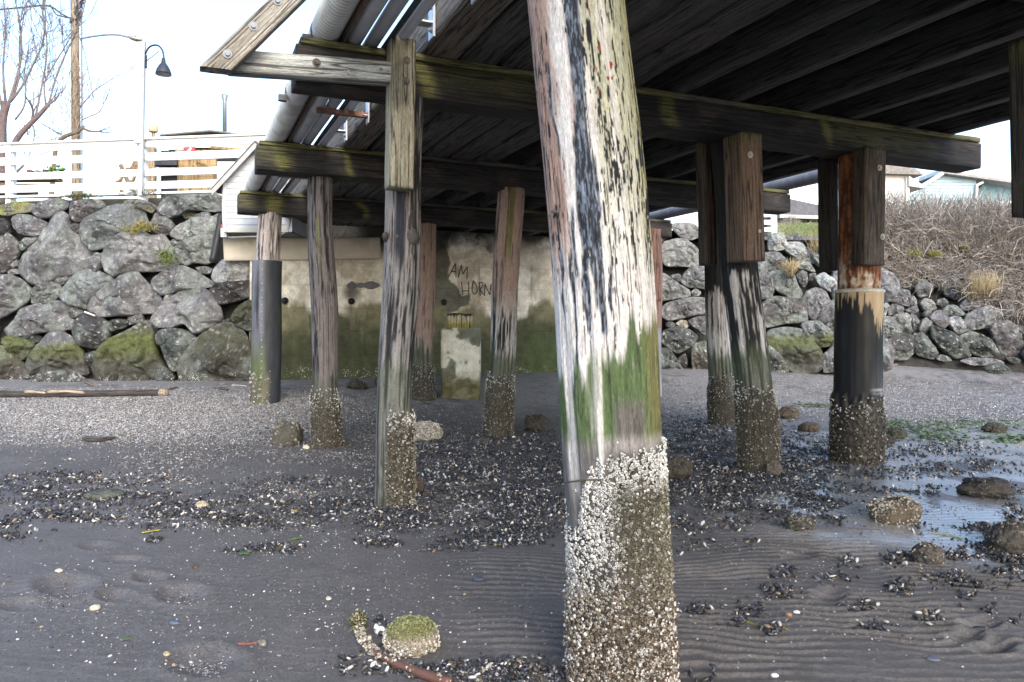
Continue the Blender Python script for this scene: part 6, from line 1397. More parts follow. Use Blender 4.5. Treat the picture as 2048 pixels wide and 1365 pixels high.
# ------------------------------------------------------------------ right side: fence, houses, grass, brambles
def right_back():
    Y = 20.6
    root = thing('white_fence', PX(1480, 448, Y), 'white fence end showing right of the pier above the pale boulders', 'fence')
    z0 = H+(HY-466)/F*Y
    for x in (1330, 1420, 1549): b = MB(); V, Q = box(PX(x-5, 0, Y)*[1,1,0]+[0,0,z0-.4], PX(x+5, 0, Y)*[1,1,0]+[0,.12,H+(HY-417)/F*Y]); b.add(V, Q, None, WHITE).build('post', PAINT, root, smooth=False)
    for y0, y1 in ((424, 434), (440, 449), (455, 463)): V, Q = box(PX(1325, y1, Y)+[0,.03,0], PX(1549, y0, Y)+[0,.07,0]); b = MB(); b.add(V, Q, None, WHITE).build('rail', PAINT, root, smooth=False)
    def house(nm, lab, Y, parts):
        root = thing(nm, PX(parts[0][2][0][0], 405, Y), lab, 'house')
        for (pn, mt, pts, dep, col, y_off) in parts:
            n = len(pts); P = [PX(x, y, Y+y_off) for x, y in pts]; B = [p+np.array([0, dep, 0]) for p in P]
            V = np.array(P+B+[np.mean(P, 0), np.mean(B, 0)]); T = [(k, (k+1) % n, 2*n) for k in range(n)] + [(n+(k+1) % n, n+k, 2*n+1) for k in range(n)]; Q = [(k, n+k, n+(k+1) % n, (k+1) % n) for k in range(n)]
            b = MB(); b.add(V, Q, T, col); b.build(pn, mt, root, smooth=False)
        return root
    house('cream_house', 'cream house with dark eaves between the steel pile and the blue house', 40, [
        ('wall', PLAIN, [(1740,425),(1818,425),(1818,352),(1740,344)], 5, (.58, .56, .53), 0), ('roof', CONC, [(1735,346),(1848,350),(1832,338),(1735,322)], 6, (.22, .20, .18), -.4),
        ('lower_eave', PAINT, [(1818,372),(1848,377),(1848,372),(1818,352)], 4, (.52, .5, .46), -.3), ('window', GLASS, [(1790,395),(1806,395),(1806,372),(1790,371)], .05, (.25, .27, .3), -.04), ('corner_trim', PAINT, [(1812,425),(1819,425),(1819,354),(1812,354)], .1, (.7, .7, .7), -.12)])
    r = house('blue_house', 'pale blue house with a low gable and white barge boards above the brambles', 45, [
        ('gable_wall', PLAIN, [(1806,425),(1952,425),(1952,356),(1890,347),(1806,398)], 4, (.33, .44, .49), 0),
        ('side_wall', PLAIN, [(1952,425),(2120,425),(2120,374),(1952,356)], 4, (.17, .29, .34), .6),
        ('roof', CONC, [(1884,346),(1896,341),(1960,352),(2130,375),(2130,381),(1960,357)], 5, (.30, .28, .26), -.5),
        ('barge_board', PAINT, [(1798,406),(1798,399),(1888,342),(1894,345)], .3, (.8, .78, .75), -.45), ('upper_wall', PLAIN, [(1905,356),(1962,356),(1962,326),(1905,330)], 4, (.60, .66, .68), 3),
        ('downpipe', PAINT, [(1951,400),(1955,400),(1957,372),(1968,366),(1967,362),(1953,369)], .15, (.7, .72, .72), -.2), ('garage_roof', PAINT, [(1995,412),(2120,406),(2120,398),(1995,404)], 2, (.7, .7, .68), -.6)])
    b = MB()
    for k in range(9):
        y = 352+k*6.2; V, Q = box(PX(1807 if y > 400 else max(1807, 1890-(y-347)*1.65), y+1.0, 45)+[0, -.03, 0], PX(1951, y, 45)+[0, -.004, 0]); b.add(V, Q, None, (.30, .40, .45))
    b.build('siding_lines', PLAIN, r, smooth=False)
    house('grey_roof_house', 'low house with a dark grey hipped roof behind the grass', 32, [
        ('wall', PLAIN, [(1562,460),(1790,460),(1790,430),(1562,430)], 6, (.14, .11, .09), 0), ('roof', CONC, [(1548,431),(1800,438),(1800,420),(1640,411),(1580,398),(1560,399)], 7, (.11, .11, .12), -.5), ('fascia', PAINT, [(1560,436),(1800,443),(1800,437),(1560,429)], .2, (.4, .38, .36), -.75), ('window', GLASS, [(1600,452),(1640,452),(1640,440),(1600,440)], .05, (.03, .03, .03), -.05)])
    house('white_house', 'tall white house, only a blank wall seen beneath the deck', 60, [('wall', PLAIN, [(1560,430),(1700,430),(1700,350),(1560,365)], 8, (.78, .78, .78), 0), ('roof', CONC, [(1555,367),(1705,352),(1705,344),(1555,359)], 8.6, (.6, .6, .6), -.4), ('window', GLASS, [(1600,400),(1625,400),(1625,378),(1600,378)], .05, (.5, .52, .55), -.05)])
    rg = np.random.default_rng(12); b = MB()
    # grass slope
    for k in range(2600):
        x = rg.uniform(1545, 1665); y = 478 - (x-1545)*.02 - rg.random()**.7*24 + rg.normal()*3; Yk = 20.2 + (490-y)*.05
        p = PX(x, y+6, Yk); h = rg.uniform(.06, .24); e = np.array([rg.normal()*.05, rg.normal()*.05, h]); c = mix(np.array([.14, .22, .04]), np.array([.36, .31, .19]), float(rg.random() < .4 + .35*(x < 1575)))
        V, Q, T, g = tube([p, p+e*.6, p+e+[rg.normal()*.04, 0, 0]], [.007, .005, .002], 3); b.add(V, Q, T, c*rg.uniform(.6, 1.2))
    tag(b.build('grass', LEAF, None, PX(1600, 470, 20.4)), 'green grass tuft slope behind the pale boulders', 'grass', kind='stuff')
    P = []; 
    for y in (500, 486, 470, 452, 446): 
        for x in np.linspace(1535, 1700, 20): P.append(PX(x, y+rg.normal()*1.5, 20.2+(490-y)*.05))
    i, j = np.meshgrid(np.arange(4), np.arange(19), indexing='ij'); Q = np.stack([i*20+j, i*20+j+1, (i+1)*20+j+1, (i+1)*20+j], -1).reshape(-1, 4)
    tag(mk('grass_slope', P, Q, CONC, None, (0, 0, 0), np.array([.10, .12, .04])), 'earth under the grass right of the pier', 'slope', kind='structure')
    # straw tufts
    for nm, lab, cx, cy, n, sx, hh, Yo in (('straw_tuft', 'dry straw tuft hanging between the pale boulders right of the clamped pile', 1580, 545, 160, 5, .42, -.35), ('straw_grass', 'clump of tall dry straw beside the dark slate-coloured boulder', 1966, 590, 420, 13, .75, -.4), ('straw_grass', 'dry straw clump below the yellow-green grass edge, left of the steel pile', 1648, 500, 200, 12, .45, -.2)):
        b = MB(); Yk = solveY(RW if cx < 1700 else RS, cx, cy)+Yo
        for k in range(n):
            p = PX(cx+rg.normal()*sx, cy+rg.uniform(-4, 10), Yk+rg.normal()*.08); e = np.array([rg.normal()*.12, -.05+rg.normal()*.08, hh*rg.uniform(.4, 1.0)]); V, Q, T, g = tube([p, p+e*.5, p+e*[1.2, 1.4, .9]], [.006, .005, .002], 3); b.add(V, Q, T, np.array([.40, .32, .18])*rg.uniform(.55, 1.15))
        tag(b.build(nm, LEAF, None, PX(cx, cy, Yk)), lab, 'grass tuft')
    # brambles: an unruly mass of dry canes
    b = MB(); bark = [np.array([.235, .205, .175]), np.array([.11, .092, .08]), np.array([.40, .355, .31]), np.array([.23, .185, .145])]
    Vs, Qs, Cs, n0 = [], [], [], 0
    def cane(p, d, ln, r, c, droop):
        nonlocal n0
        n = 6; P = [p]; d = d/np.linalg.norm(d)
        for k in range(n-1): d = d + rg.normal(size=3)*.20 + [0, -.02, -droop]; d /= np.linalg.norm(d); P.append(P[-1]+d*ln/n)
        V, Q, T, g = sweep(P, circ(1, 3)[None]*np.linspace(r, r*.4, n)[:, None, None], caps=False); Vs.append(V); Qs.append(Q+n0); Cs.append(np.tile(c, (len(V), 1))); n0 += len(V)
    for k in range(5200):                              # upright thicket on the crest
        x = rg.uniform(1700, 2330); y = rg.uniform(452, 512); Yk = 22.6 + (512-y)*.035 + rg.normal()*.25
        cane(PX(x, y, Yk), np.array([rg.normal()*.5, rg.normal()*.35, 1.0]), rg.uniform(.7, 1.55), rg.uniform(.006, .012), bark[rg.integers(0, 4)]*rg.uniform(.6, 1.35), .02)
    for k in range(11500):
        x = rg.uniform(1690, 2300); t = rg.random()
        y = 412 + t**1.15*(150 + 62*ss(1850, 2000, x)) + rg.normal()*6
        if x < 1790: y = min(y, 535+rg.normal()*14)
        Yk = solveY(RS, x, min(y, 640)) if y > 470 else 23.2+rg.normal()*.9
        p = PX(x, y, Yk - .15 + rg.normal()*.22); up = ss(480, 415, y)
        d = np.array([rg.normal()*.9, rg.normal()*.5-.15, .35+1.1*up+rg.normal()*.55]); c = bark[rg.integers(0, 4)]*rg.uniform(.55, 1.3)
        cane(p, d, rg.uniform(.35, 1.0)*(.75+.1*up), rg.uniform(.005, .012), c, .10*(1-up)+.03)
    V = np.concatenate(Vs); o = mk('brambles', V, np.concatenate(Qs), TWIG, None, PX(1900, 520, 22.0), np.concatenate(Cs))
    tag(o, 'tangle of dry brown bramble canes covering the bank above the riprap', 'brambles', kind='stuff')
    Vs, Qs, Cs, n0 = [], [], [], 0
    for k in range(700):
        x = rg.uniform(1562, 1605); y = 447-rg.random()*22*math.exp(-((x-1582)/14)**2); p = PX(x, 452, 27+rg.normal()*.3); cane(p, np.array([rg.normal()*.4, rg.normal()*.3, 1]), (452-y)/F*27*1.2, .008, bark[k % 4], .03)
    tag(mk('shrub', np.concatenate(Vs), np.concatenate(Qs), TWIG, None, PX(1582, 452, 27), np.concatenate(Cs)), 'bare brown shrub at the corner of the grey-roofed house', 'shrub')
    for lab, pts, r in (('long pale bent branch lying among the brambles right of the steel pile', [(1782,490),(1800,503),(1815,515),(1826,523)], .018), ('pale forked stick standing out of the brambles', [(1846,514),(1853,500),(1860,488),(1866,482)], .016), ('upright pale stalk among the brambles on the right', [(2003,585),(2006,560),(2008,542)], .012), ('dark bent stick at the foot of the brambles on the right', [(2005,640),(2025,628),(2046,612)], .018), ('short grey stick in front of the grey stone in the riprap', [(1858,596),(1861,586),(1865,572)], .014)):
        Yk = solveY(RS, *pts[1])-.5; b = MB(); P = smooth_path([PX(x, y, Yk) for x, y in pts], 14); V, Q, T, g = tube(P, np.linspace(r, r*.6, 14), 7); b.add(V, Q, T, (.36, .31, .26) if 'dark' not in lab else (.08, .07, .06))
        tag(b.build('branch', TWIG, None, P[0]), lab, 'branch', 'loose branches in the brambles')
    for lab, cx, cy, w in (('yellow moss cushion, left of two on the slope under the brambles', 1827, 508, 15), ('brighter yellow moss cushion, right of two on the slope under the brambles', 1868, 509, 12), ('dull moss patch higher up in the brambles', 1926, 497, 9)):
        Yk = solveY(RS, cx, cy)-.45; c0 = PX(cx, cy, Yk); b = MB(); R = w/F*Yk
        for k in range(420):
            d = rg.normal(size=3); d /= np.linalg.norm(d); d[2] = d[2]*.55; p = c0+d*R*rg.uniform(.55, 1); e = d*.03+rg.normal(size=3)*.012; f = rg.normal(size=3)*.012; V = np.array([p-f, p+f, p+e, p+e*.4+np.cross(e, f)*25]); b.add(V, None, [(0,1,2),(1,3,2),(3,0,2),(0,3,1)], np.array([.26, .24, .045])*rg.uniform(.5, 1.2)*(1 if w > 10 else .6))
        tag(b.build('moss_cushion', LEAF, None, c0), lab, 'moss', 'moss cushions on the slope')
right_back()
# ------------------------------------------------------------------ things lying on the beach
def ground_at(px, py):
    Y = 6.0
    for _ in range(60):
        z = float(base_z((px-CX)/F*Y, Y)); Y = .5*Y + .5*(H-z)/(py-HY)*F
    X = (px-CX)/F*Y
    return np.array([X, Y, float(gz(X, Y))])
def ground_many(px, py):
    Y = np.full(len(px), 6.0)
    for _ in range(50):
        z = base_z((px-CX)/F*Y, Y); Y = .5*Y + .5*(H-z)/np.maximum(py-HY, 8)*F
    X = (px-CX)/F*Y
    return X, Y, gz(X, Y)
def lump_rock(name, lab, cat, px, py, wpx, hpx, seed, col, group=None, dep=.9, barn=0, top=None, mat=None, rough=.22, boxy=2.0, spots=0.0, ang=0.0, size=(.006, .014)):
    """rock resting on the sand: (px, py) its foot, wpx wide and hpx high in the photo"""
    g0 = ground_at(px, py); Y = g0[1]; w, h = wpx/F*Y/2, hpx/F*Y*.45
    Y += w*dep*.8; g0 = np.array([(px-CX)/F*Y, Y, float(gz((px-CX)/F*Y, Y))])
    nu, nv = 72, 40; u = np.arange(nu)/nu*2*math.pi; v = np.linspace(-1, 1, nv)*math.pi/2
    U, Vv = np.meshgrid(u, v); q = 2.0/boxy
    sp = lambda t: np.sign(t)*np.abs(t)**q
    x, y, z = sp(np.cos(Vv))*sp(np.cos(U)), sp(np.cos(Vv))*sp(np.sin(U)), sp(np.sin(Vv))
    n = fbm(x*1.4+seed, y*1.4, z*1.4, seed, 3)-.5; n2 = fbm(x*4.5+seed, y*4.5, z*4.5, seed+3, 3)-.5; n3 = fbm(x*13+seed, y*13, z*13, seed+5, 2)-.5
    k = 1 + rough*2.6*n + rough*1.5*n2 + rough*.9*n3
    X, Yy, Z = x*k*w, y*k*w*dep, z*k*h
    ca, sa = math.cos(ang), math.sin(ang); X, Z = X*ca-Z*sa, X*sa+Z*ca
    P = np.stack([g0[0]+X, g0[1]+Yy, g0[2]+h*.58+Z], -1)
    c = np.array(col)*(.6+.8*(n2+.5))[..., None]; c = mix(c, np.array(col)*.35, ss(.55, .7, n3+.5)*.6)
    if top is not None: c = mix(c, np.array(top)*(.6+.9*(n2+.5))[..., None], ss(.2, .7, z + .5*n2))
    if spots: c = mix(c, np.array([.5, .47, .42]), ss(.5, .62, n3+.5+.1*z)*spots)
    i, j = np.meshgrid(np.arange(nv-1), np.arange(nu), indexing='ij'); j2 = (j+1) % nu
    Q = np.stack([i*nu+j, i*nu+j2, (i+1)*nu+j2, (i+1)*nu+j], -1).reshape(-1, 4)
    root = thing(name, g0, lab, cat, group)
    mk('stone', P.reshape(-1, 3), Q, mat or CRUST, root, None, c.reshape(-1, 3))
    if barn:
        rg = np.random.default_rng(seed); a = rg.integers(8, nv-3, barn), rg.integers(0, nu, barn); p = P[a]; nr = np.stack([x[a]/w, y[a]/(w*dep), z[a]/h], -1); nr /= np.linalg.norm(nr, axis=1)[:, None]; nr = nr+rg.normal(size=nr.shape)*.25
        s = rg.uniform(*size, len(p)); cc = mix(np.array([.25, .20, .13]), np.array([.58, .54, .46]), rg.random(len(p))**.8)*(.85 if barn > 600 else .5)
        if top is not None: cc = mix(cc, np.array([.13, .14, .04]), ss(.15, .5, z[a])*.85)
        V, T, C = instances(BARN_V, BARN_T, p, frames(nr, rg), np.stack([s, s, s*rg.uniform(.6, 1.5, len(p))], -1), cc, slice(12, 19)); tag(mk('barnacles', V, T, SHELL, root, None, C, smooth=False), kind='stuff')
    return root
GB = 'barnacled rocks on the sand'
lump_rock('barnacled_rock', 'dark stump-like rock standing left of the tall slim pile', 'rock', 574, 892, 58, 62, 3, (.075, .065, .05), GB, barn=160, boxy=3.2, rough=.16, size=(.008, .02))
lump_rock('barnacled_rock', 'low whitish barnacle-covered rock right behind the gnarled pile', 'rock', 852, 880, 66, 46, 4, (.34, .32, .28), GB, barn=900, top=None, size=(.008, .018), rough=.15)
lump_rock('barnacled_rock', 'tan tilted barnacle-covered block on the wet sand at right', 'rock', 1786, 1050, 92, 60, 5, (.10, .075, .048), GB, barn=700, boxy=3.0, rough=.16, ang=.16, size=(.005, .011))
lump_rock('barnacled_rock', 'dark pointed rock among mussels on the rippled sand at right', 'rock', 1856, 1130, 62, 55, 6, (.06, .05, .042), GB, barn=90, rough=.2, size=(.004, .009))
lump_rock('barnacled_rock', 'dark round rock half cut off by the right edge', 'rock', 2026, 1112, 84, 86, 7, (.055, .047, .038), GB, barn=160, rough=.2, size=(.005, .01))
lump_rock('barnacled_rock', 'mossy-topped barnacled rock beside the kelp stalk in the foreground', 'rock', 822, 1312, 108, 88, 8, (.20, .165, .12), GB, barn=1100, top=(.085, .085, .022), rough=.17, size=(.004, .008))
for lab, px, py, w, h, s, c, bn in (('dark clump of mussels and stone right of the moss-striped pile', 1070, 864, 46, 46, 11, (.075, .062, .045), 60), ('brown mussel-covered stone just right of the dark clamped pile', 1575, 838, 42, 34, 12, (.11, .09, .065), 60),
        ('brown rough stone right of the clamped pile, farther toward the steel pile', 1618, 866, 42, 24, 13, (.12, .085, .06), 50), ('dark brown mound against the foreground pile at its right', 1352, 962, 62, 56, 14, (.085, .065, .045), 90), ('dark green stone at the right foot of the steel pile', 1790, 880, 40, 30, 15, (.06, .065, .04), 30),
        ('dark rounded stone near the right edge in front of the green weed', 1990, 868, 46, 26, 16, (.065, .06, .045), 20), ('small brown stone at the left foot of the foreground pile crust', 830, 985, 34, 44, 17, (.12, .085, .06), 20), ('flat dark mussel lump left of the tan block', 1595, 1066, 62, 34, 18, (.09, .08, .06), 120),
        ('brown lump beside the foot of the dark clamped pile, right side', 1548, 956, 30, 40, 19, (.2, .16, .12), 60), ('small dark stone in the shallow water in front of the steel pile', 1772, 890, 34, 22, 20, (.06, .05, .045), 10), ('dark mussel cluster on the wet sand near the right edge', 1968, 1000, 92, 52, 22, (.07, .06, .05), 80), 
        ('weedy brown stone under the concrete wall between two piles', 772, 776, 46, 30, 26, (.065, .06, .04), 40), ('low weedy stone left under the concrete wall', 712, 780, 40, 26, 27, (.06, .055, .04), 30)):
    lump_rock('rock', lab, 'rock', px, py, w, h, s, np.array(c)*.62, 'rough dark lumps on the beach', barn=bn, rough=.26, size=(.003, .0075))
lump_rock('green_rock', 'smooth grey-green flat rock rising from the sand at left', 'rock', 208, 1003, 78, 20, 30, (.085, .09, .07), None, mat=ROCK, rough=.06)
for nm, lab, px, py, w, h, s, c in (('pebble', 'tan pebble on the sand near the lower left, below the others', 333, 1311, 15, 11, 31, (.36, .30, .2)), ('pebble', 'grey round pebble at the end of the red stick', 525, 1292, 17, 16, 32, (.17, .16, .14)), ('pebble', 'whitish pebble by the dip in the sand at left', 118, 1149, 16, 9, 33, (.5, .46, .36)), ('pebble', 'cream shell-like pebble on the open sand near the middle left', 657, 1201, 12, 9, 34, (.55, .5, .38)),
        ('pebble', 'white round pebble in the sand at the left edge of the deck shadow', 612, 898, 14, 12, 35, (.5, .46, .34)), ('shell', 'pale orange shell on rippled sand right of the foreground pile', 1578, 1236, 13, 9, 36, (.27, .14, .09)), ('shell', 'white shell beside the pale orange one', 1593, 1227, 14, 8, 37, (.6, .58, .53)), ('shell', 'blue-black mussel shell alone on the sand in the middle', 958, 1162, 24, 13, 38, (.05, .055, .075)),
        ('shell', 'black mussel shell low at the right', 1963, 1250, 32, 12, 39, (.025, .025, .028)), ('shell', 'blue shell lying at the lower right', 1866, 1328, 26, 8, 40, (.10, .11, .16)), ('shell', 'blue shell fragment on the open sand at left', 350, 1248, 20, 9, 41, (.08, .10, .15)), ('shell', 'white shell at the bottom right of the foreground pile', 1549, 1354, 16, 10, 42, (.6, .58, .53)), ('pebble', 'rusty dark chip on the sand at left', 391, 1137, 13, 11, 43, (.09, .06, .04)), ('pebble', 'tan stone in the mussel line left of the gnarled pile', 404, 1018, 26, 20, 44, (.40, .33, .24)), ('shell', 'whitish shell clump on the sand at left', 190, 1219, 22, 14, 45, (.42, .37, .29)), ('pebble', 'yellowish pebble in the shell bank left of the gnarled pile', 588, 1026, 12, 11, 46, (.42, .30, .13))):
    lump_rock(nm, lab, nm, px, py, w, h, s, c, nm+'s on the sand', mat=ROCK if nm == 'pebble' else SHELL, rough=.12, dep=.7)
def stick(nm, lab, cat, pts, r, col, mat=TWIG, lift=.5, taper=.7, n=24, flat=1.0, grp=None, noise=.0):
    P = np.array([ground_at(x, y) for x, y in pts]); P[:, 2] += (r if np.isscalar(r) else max(r))*lift; P = smooth_path(P, n)
    m = 14 if (r if np.isscalar(r) else max(r)) > .02 else 7
    V, Q, T, g = sweep(P, circ(1, m)[None]*(np.linspace(r, r*taper, n) if np.isscalar(r) else np.interp(np.linspace(0, 1, n), np.linspace(0, 1, len(r)), r))[:, None, None]*np.array([1, flat]))
    if noise: V = V + (noise*(fbm(V[:, 0]*22, V[:, 1]*22, V[:, 2]*22, 4, 3)-.5))[:, None]
    c = np.array(col)*(.65+.7*fbm(V[:, 0]*14, V[:, 1]*14, V[:, 2]*14, 3, 3))[:, None]
    b = MB(); b.add(V, Q, T, c, g)
    return b, P
def single(nm, lab, cat, pts, r, col, grp=None, **kw):
    b, P = stick(nm, lab, cat, pts, r, col, **kw); tag(b.build(nm, kw.get('mat', TWIG), None, P[0]), lab, cat, grp)
# driftwood log with pale broken end
b, P = stick('driftwood_log', '', '', [(-120, 796), (0, 795), (160, 794), (325, 792)], .06, (.052, .042, .036), n=80, taper=.9, lift=.8, noise=.02)
root = thing('driftwood_log', P[len(P)//2], 'long dark driftwood pole lying in front of the boulder wall at left', 'driftwood'); b.build('log', WOOD, root)
e = P[-1]; d = P[-1]-P[-3]; d /= np.linalg.norm(d); V, Q, T, g = sweep([e-d*.05, e+d*.02, e+d*.07, e+d*.09], circ(1, 14)[None]*np.array([.056, .07, .06, .02])[:, None, None]); b = MB(); b.add(V, Q, T, (.33, .26, .19)).build('broken_end', WOOD, root)
b = MB()
for x0, x1 in ((50, 95), (95, 175)):
    p, q = ground_at(x0, 795), ground_at(x1, 794.5); p = p+[0, -.035, .09]; q = q+[0, -.035, .09]; V, Q, T, g = sweep(smooth_path([p, p*.5+q*.5+[0, 0, .012*(x0 > 60)-.0], q+[0, -.01, -.02]], 16), circ(1, 8)[None]*np.array([.4]+[1.]*14+[.3])[:, None, None]*np.array([.012, .022])); b.add(V, Q, T, (.36, .28, .20), g)
b.build('bare_patch', WOOD, root)
single('driftwood', 'flat dark driftwood chip on the shell bank at left', 'driftwood', [(168, 880), (185, 884), (212, 882), (230, 878)], [.03, .06, .055, .02], (.075, .065, .06), grp='driftwood bits', mat=WOOD, flat=.55)
for lab, pts, r in (('brown stick at the foot of the riprap, left one', [(1762, 730), (1790, 731), (1828, 729)], .035), ('brown stick with a split end at the foot of the riprap', [(1838, 729), (1862, 730), (1882, 734)], .035), ('dark chip under the great olive boulder by the wrapped pile', [(430, 778), (445, 779), (455, 782)], .035), ('pale chip at the foot of the great olive boulder', [(464, 773), (480, 773), (494, 775)], .03), ('brown twig pile piece in front of the dome-topped green boulder', [(140, 757), (165, 764), (185, 772)], .022), ('dark chip below the yellow-green boulder', [(335, 781), (345, 779), (354, 777)], .03), ('weathered stick leaning on the slanting green-banded boulder', [(1640, 745), (1652, 741), (1668, 738)], .02)):
    single('driftwood', lab, 'driftwood', pts, r, (.24, .155, .10) if 'brown' in lab or 'twig' in lab else ((.4, .37, .33) if 'pale' in lab else (.09, .075, .065)), grp='driftwood bits', mat=WOOD, flat=.6)
# thin white stick on the round stone of the wall
Yk = solveY(LW, 180, 628)-.34; b = MB(); V, Q, T, g = tube([PX(169, 624, Yk), PX(190, 632, Yk)], .016, 8); b.add(V, Q, T, (.6, .56, .48)); tag(b.build('stick', TWIG, None, PX(169, 624, Yk)), 'thin white stick lying on the round dark stone of the left wall', 'stick')
single('red_stick', 'short red-brown stick on the open sand at lower left', 'stick', [(476, 1292), (495, 1290), (515, 1287)], .007, (.19, .075, .05))
single('twig', 'dark curved twig on the wet sand in front of the tan block', 'twig', [(1672, 1059), (1710, 1062), (1760, 1063)], .004, (.07, .045, .035), grp='twigs on the sand'); single('twig', 'straight dark twig on the shell line at left', 'twig', [(215, 958), (240, 966), (258, 972)], .006, (.06, .05, .04), grp='twigs on the sand')
for lab, pts, r, c in (('yellow kelp blade on the wet sand near the right edge', [(1864, 1068), (1885, 1070), (1905, 1074), (1926, 1080)], .012, (.33, .30, .02)), ('yellow weed strip in the mussel line at left', [(284, 1067), (302, 1064), (322, 1061)], .016, (.34, .27, .03)), ('olive kelp strip on the ripples right of the foreground pile', [(1494, 1248), (1515, 1254), (1538, 1258)], .009, (.14, .13, .02)), ('amber kelp end with shells right of the foreground pile', [(1555, 1257), (1568, 1260), (1575, 1264)], .009, (.26, .18, .03)), ('green weed scrap near the bottom of the left mussel line', [(478, 1110), (488, 1108), (498, 1110)], .022, (.05, .10, .03)), ('green weed shred left of the gnarled pile', [(578, 1080), (594, 1077), (606, 1075)], .016, (.07, .13, .03)), ('green weed wisp on the open sand, lower left', [(243, 1277), (254, 1278), (264, 1276)], .010, (.06, .10, .03))):
    single('seaweed_strip', lab, 'seaweed', pts, r, c, grp='seaweed scraps', mat=LEAF, flat=.25)
# kelp stalk with a weedy holdfast
b, P = stick('kelp_stalk', '', '', [(716, 1262), (722, 1285), (748, 1312), (790, 1336), (840, 1356), (900, 1378)], [.016, .013, .013, .016, .019, .021], (.10, .045, .032), n=60, lift=.9)
root = thing('kelp_stalk', P[20], 'long red-brown kelp stalk curving across the sand at the bottom, crusted with barnacles', 'kelp'); b.build('stalk', SHELL, root)
rg = np.random.default_rng(9); i = rg.integers(2, 58, 650); p = P[i] + rg.normal(size=(650, 3))*[.010, .010, .006]; keep = rg.random(650) < np.where(i < 24, 1, np.where(i < 34, .45, .18)); p = p[keep]; p[:, 2] += .004; nr = rg.normal(size=p.shape)*.6+[0, -.4, .8]; s = rg.uniform(.004, .009, len(p)); V, T, C = instances(BARN_V, BARN_T, p, frames(nr, rg), np.stack([s, s, s], -1), mix(np.array([.22, .18, .10]), np.array([.55, .52, .44]), rg.random(len(p))), slice(12, 19)); tag(mk('barnacles', V, T, SHELL, root, None, C, smooth=False), kind='stuff')
c0 = ground_at(716, 1256); b = MB()
for k in range(700):
    d = rg.normal(size=3); d /= np.linalg.norm(d); q = c0+[0, 0, .03]+d*np.array([.032, .03, .04])*rg.uniform(.6, 1); e = d*.012+rg.normal(size=3)*.006; f = rg.normal(size=3)*.004; V = np.array([q-f, q+f, q+e, q+e*.5+[0, 0, .004]]); b.add(V, None, [(0,1,2),(1,3,2),(3,0,2),(0,3,1)], (np.array([.10, .105, .03]) if rg.random() < .7 else np.array([.4, .36, .25]))*rg.uniform(.6, 1.2))
b.build('holdfast', LEAF, root)
# white snail shell
g0 = ground_at(762, 1268); root = thing('snail_shell', g0, 'white spiral sea snail shell half filled with dark mud, leaning on the mossy rock', 'shell'); t = np.linspace(0, 2*math.pi*1.6, 46); rad = .020*np.exp(-.16*t); C = np.stack([g0[0]+rad*np.cos(t+2.2)*1.0, g0[1]-.008*t/10+.0*t, g0[2]+.022+rad*np.sin(t+2.2)], -1); V, Q, T, g = sweep(C, circ(1, 14)[None]*(.017*np.exp(-.13*t))[:, None, None]); b = MB(); b.add(V, Q, T, (.68, .66, .60)).build('whorl', SHELL, root)
b = MB(); q = g0+[.002, -.022, .010]; V, Q, T, g = sweep([q+[0, .006, 0], q, q-[0, .004, 0]], circ(1, 14)[None]*np.array([.013, .012, .004])[:, None, None]); b.add(V, Q, T, (.03, .03, .032)).build('mud_plug', SHELL, root)

# ------------------------------------------------------------------ shell debris
MN = 6; prof = [(-.5, .0, 0), (-.38, .17, .5), (-.1, .26, .8), (.22, .25, .75), (.44, .13, .4), (.5, .0, 0)]
MV = [(prof[0][0], 0, 0)]
for x, r, h in prof[1:-1]:
    for k in range(MN): a = k/MN*2*math.pi; MV.append((x, r*math.cos(a), .19*h*math.sin(a)))
MV.append((prof[-1][0], 0, 0)); MV = np.array(MV); MT = []
for k in range(MN): MT.append((0, 1+(k+1) % MN, 1+k)); MT.append((1+3*MN+k, 1+3*MN+(k+1) % MN, 1+4*MN))
for r in range(3):
    for k in range(MN): a, b_ = 1+r*MN+k, 1+r*MN+(k+1) % MN; MT += [(a, b_, b_+MN), (a, b_+MN, a+MN)]
MT = np.array(MT)
CV = np.array([(0,0,.22),(1,0,0),(.45,.8,.02),(-.6,.75,-.02),(-1,-.1,0),(-.4,-.8,.03),(.55,-.7,0),(0,0,-.12)]); CTR = np.array([(0,k,1+k % 6) for k in range(1,7)]+[(7,1+k % 6,k) for k in range(1,7)])
def sample(patches, rng, gate=.0, gs=9.0):
    xs, ys, dn = [], [], []
    for (cx, cy, rx, ry, n) in patches:
        a = rng.random(n)*2*math.pi; r = np.sqrt(rng.random(n))*(1+.25*rng.normal(size=n)); x = cx+rx*r*np.cos(a); y = cy+ry*r*np.sin(a); xs.append(x); ys.append(y); dn.append(np.clip(1.1-r, .1, 1))
    x, y, d = np.concatenate(xs), np.concatenate(ys), np.concatenate(dn)
    ok = (y > 745) & (y < 1400) & (x > -120) & (x < 2170); return x[ok], y[ok], d[ok]
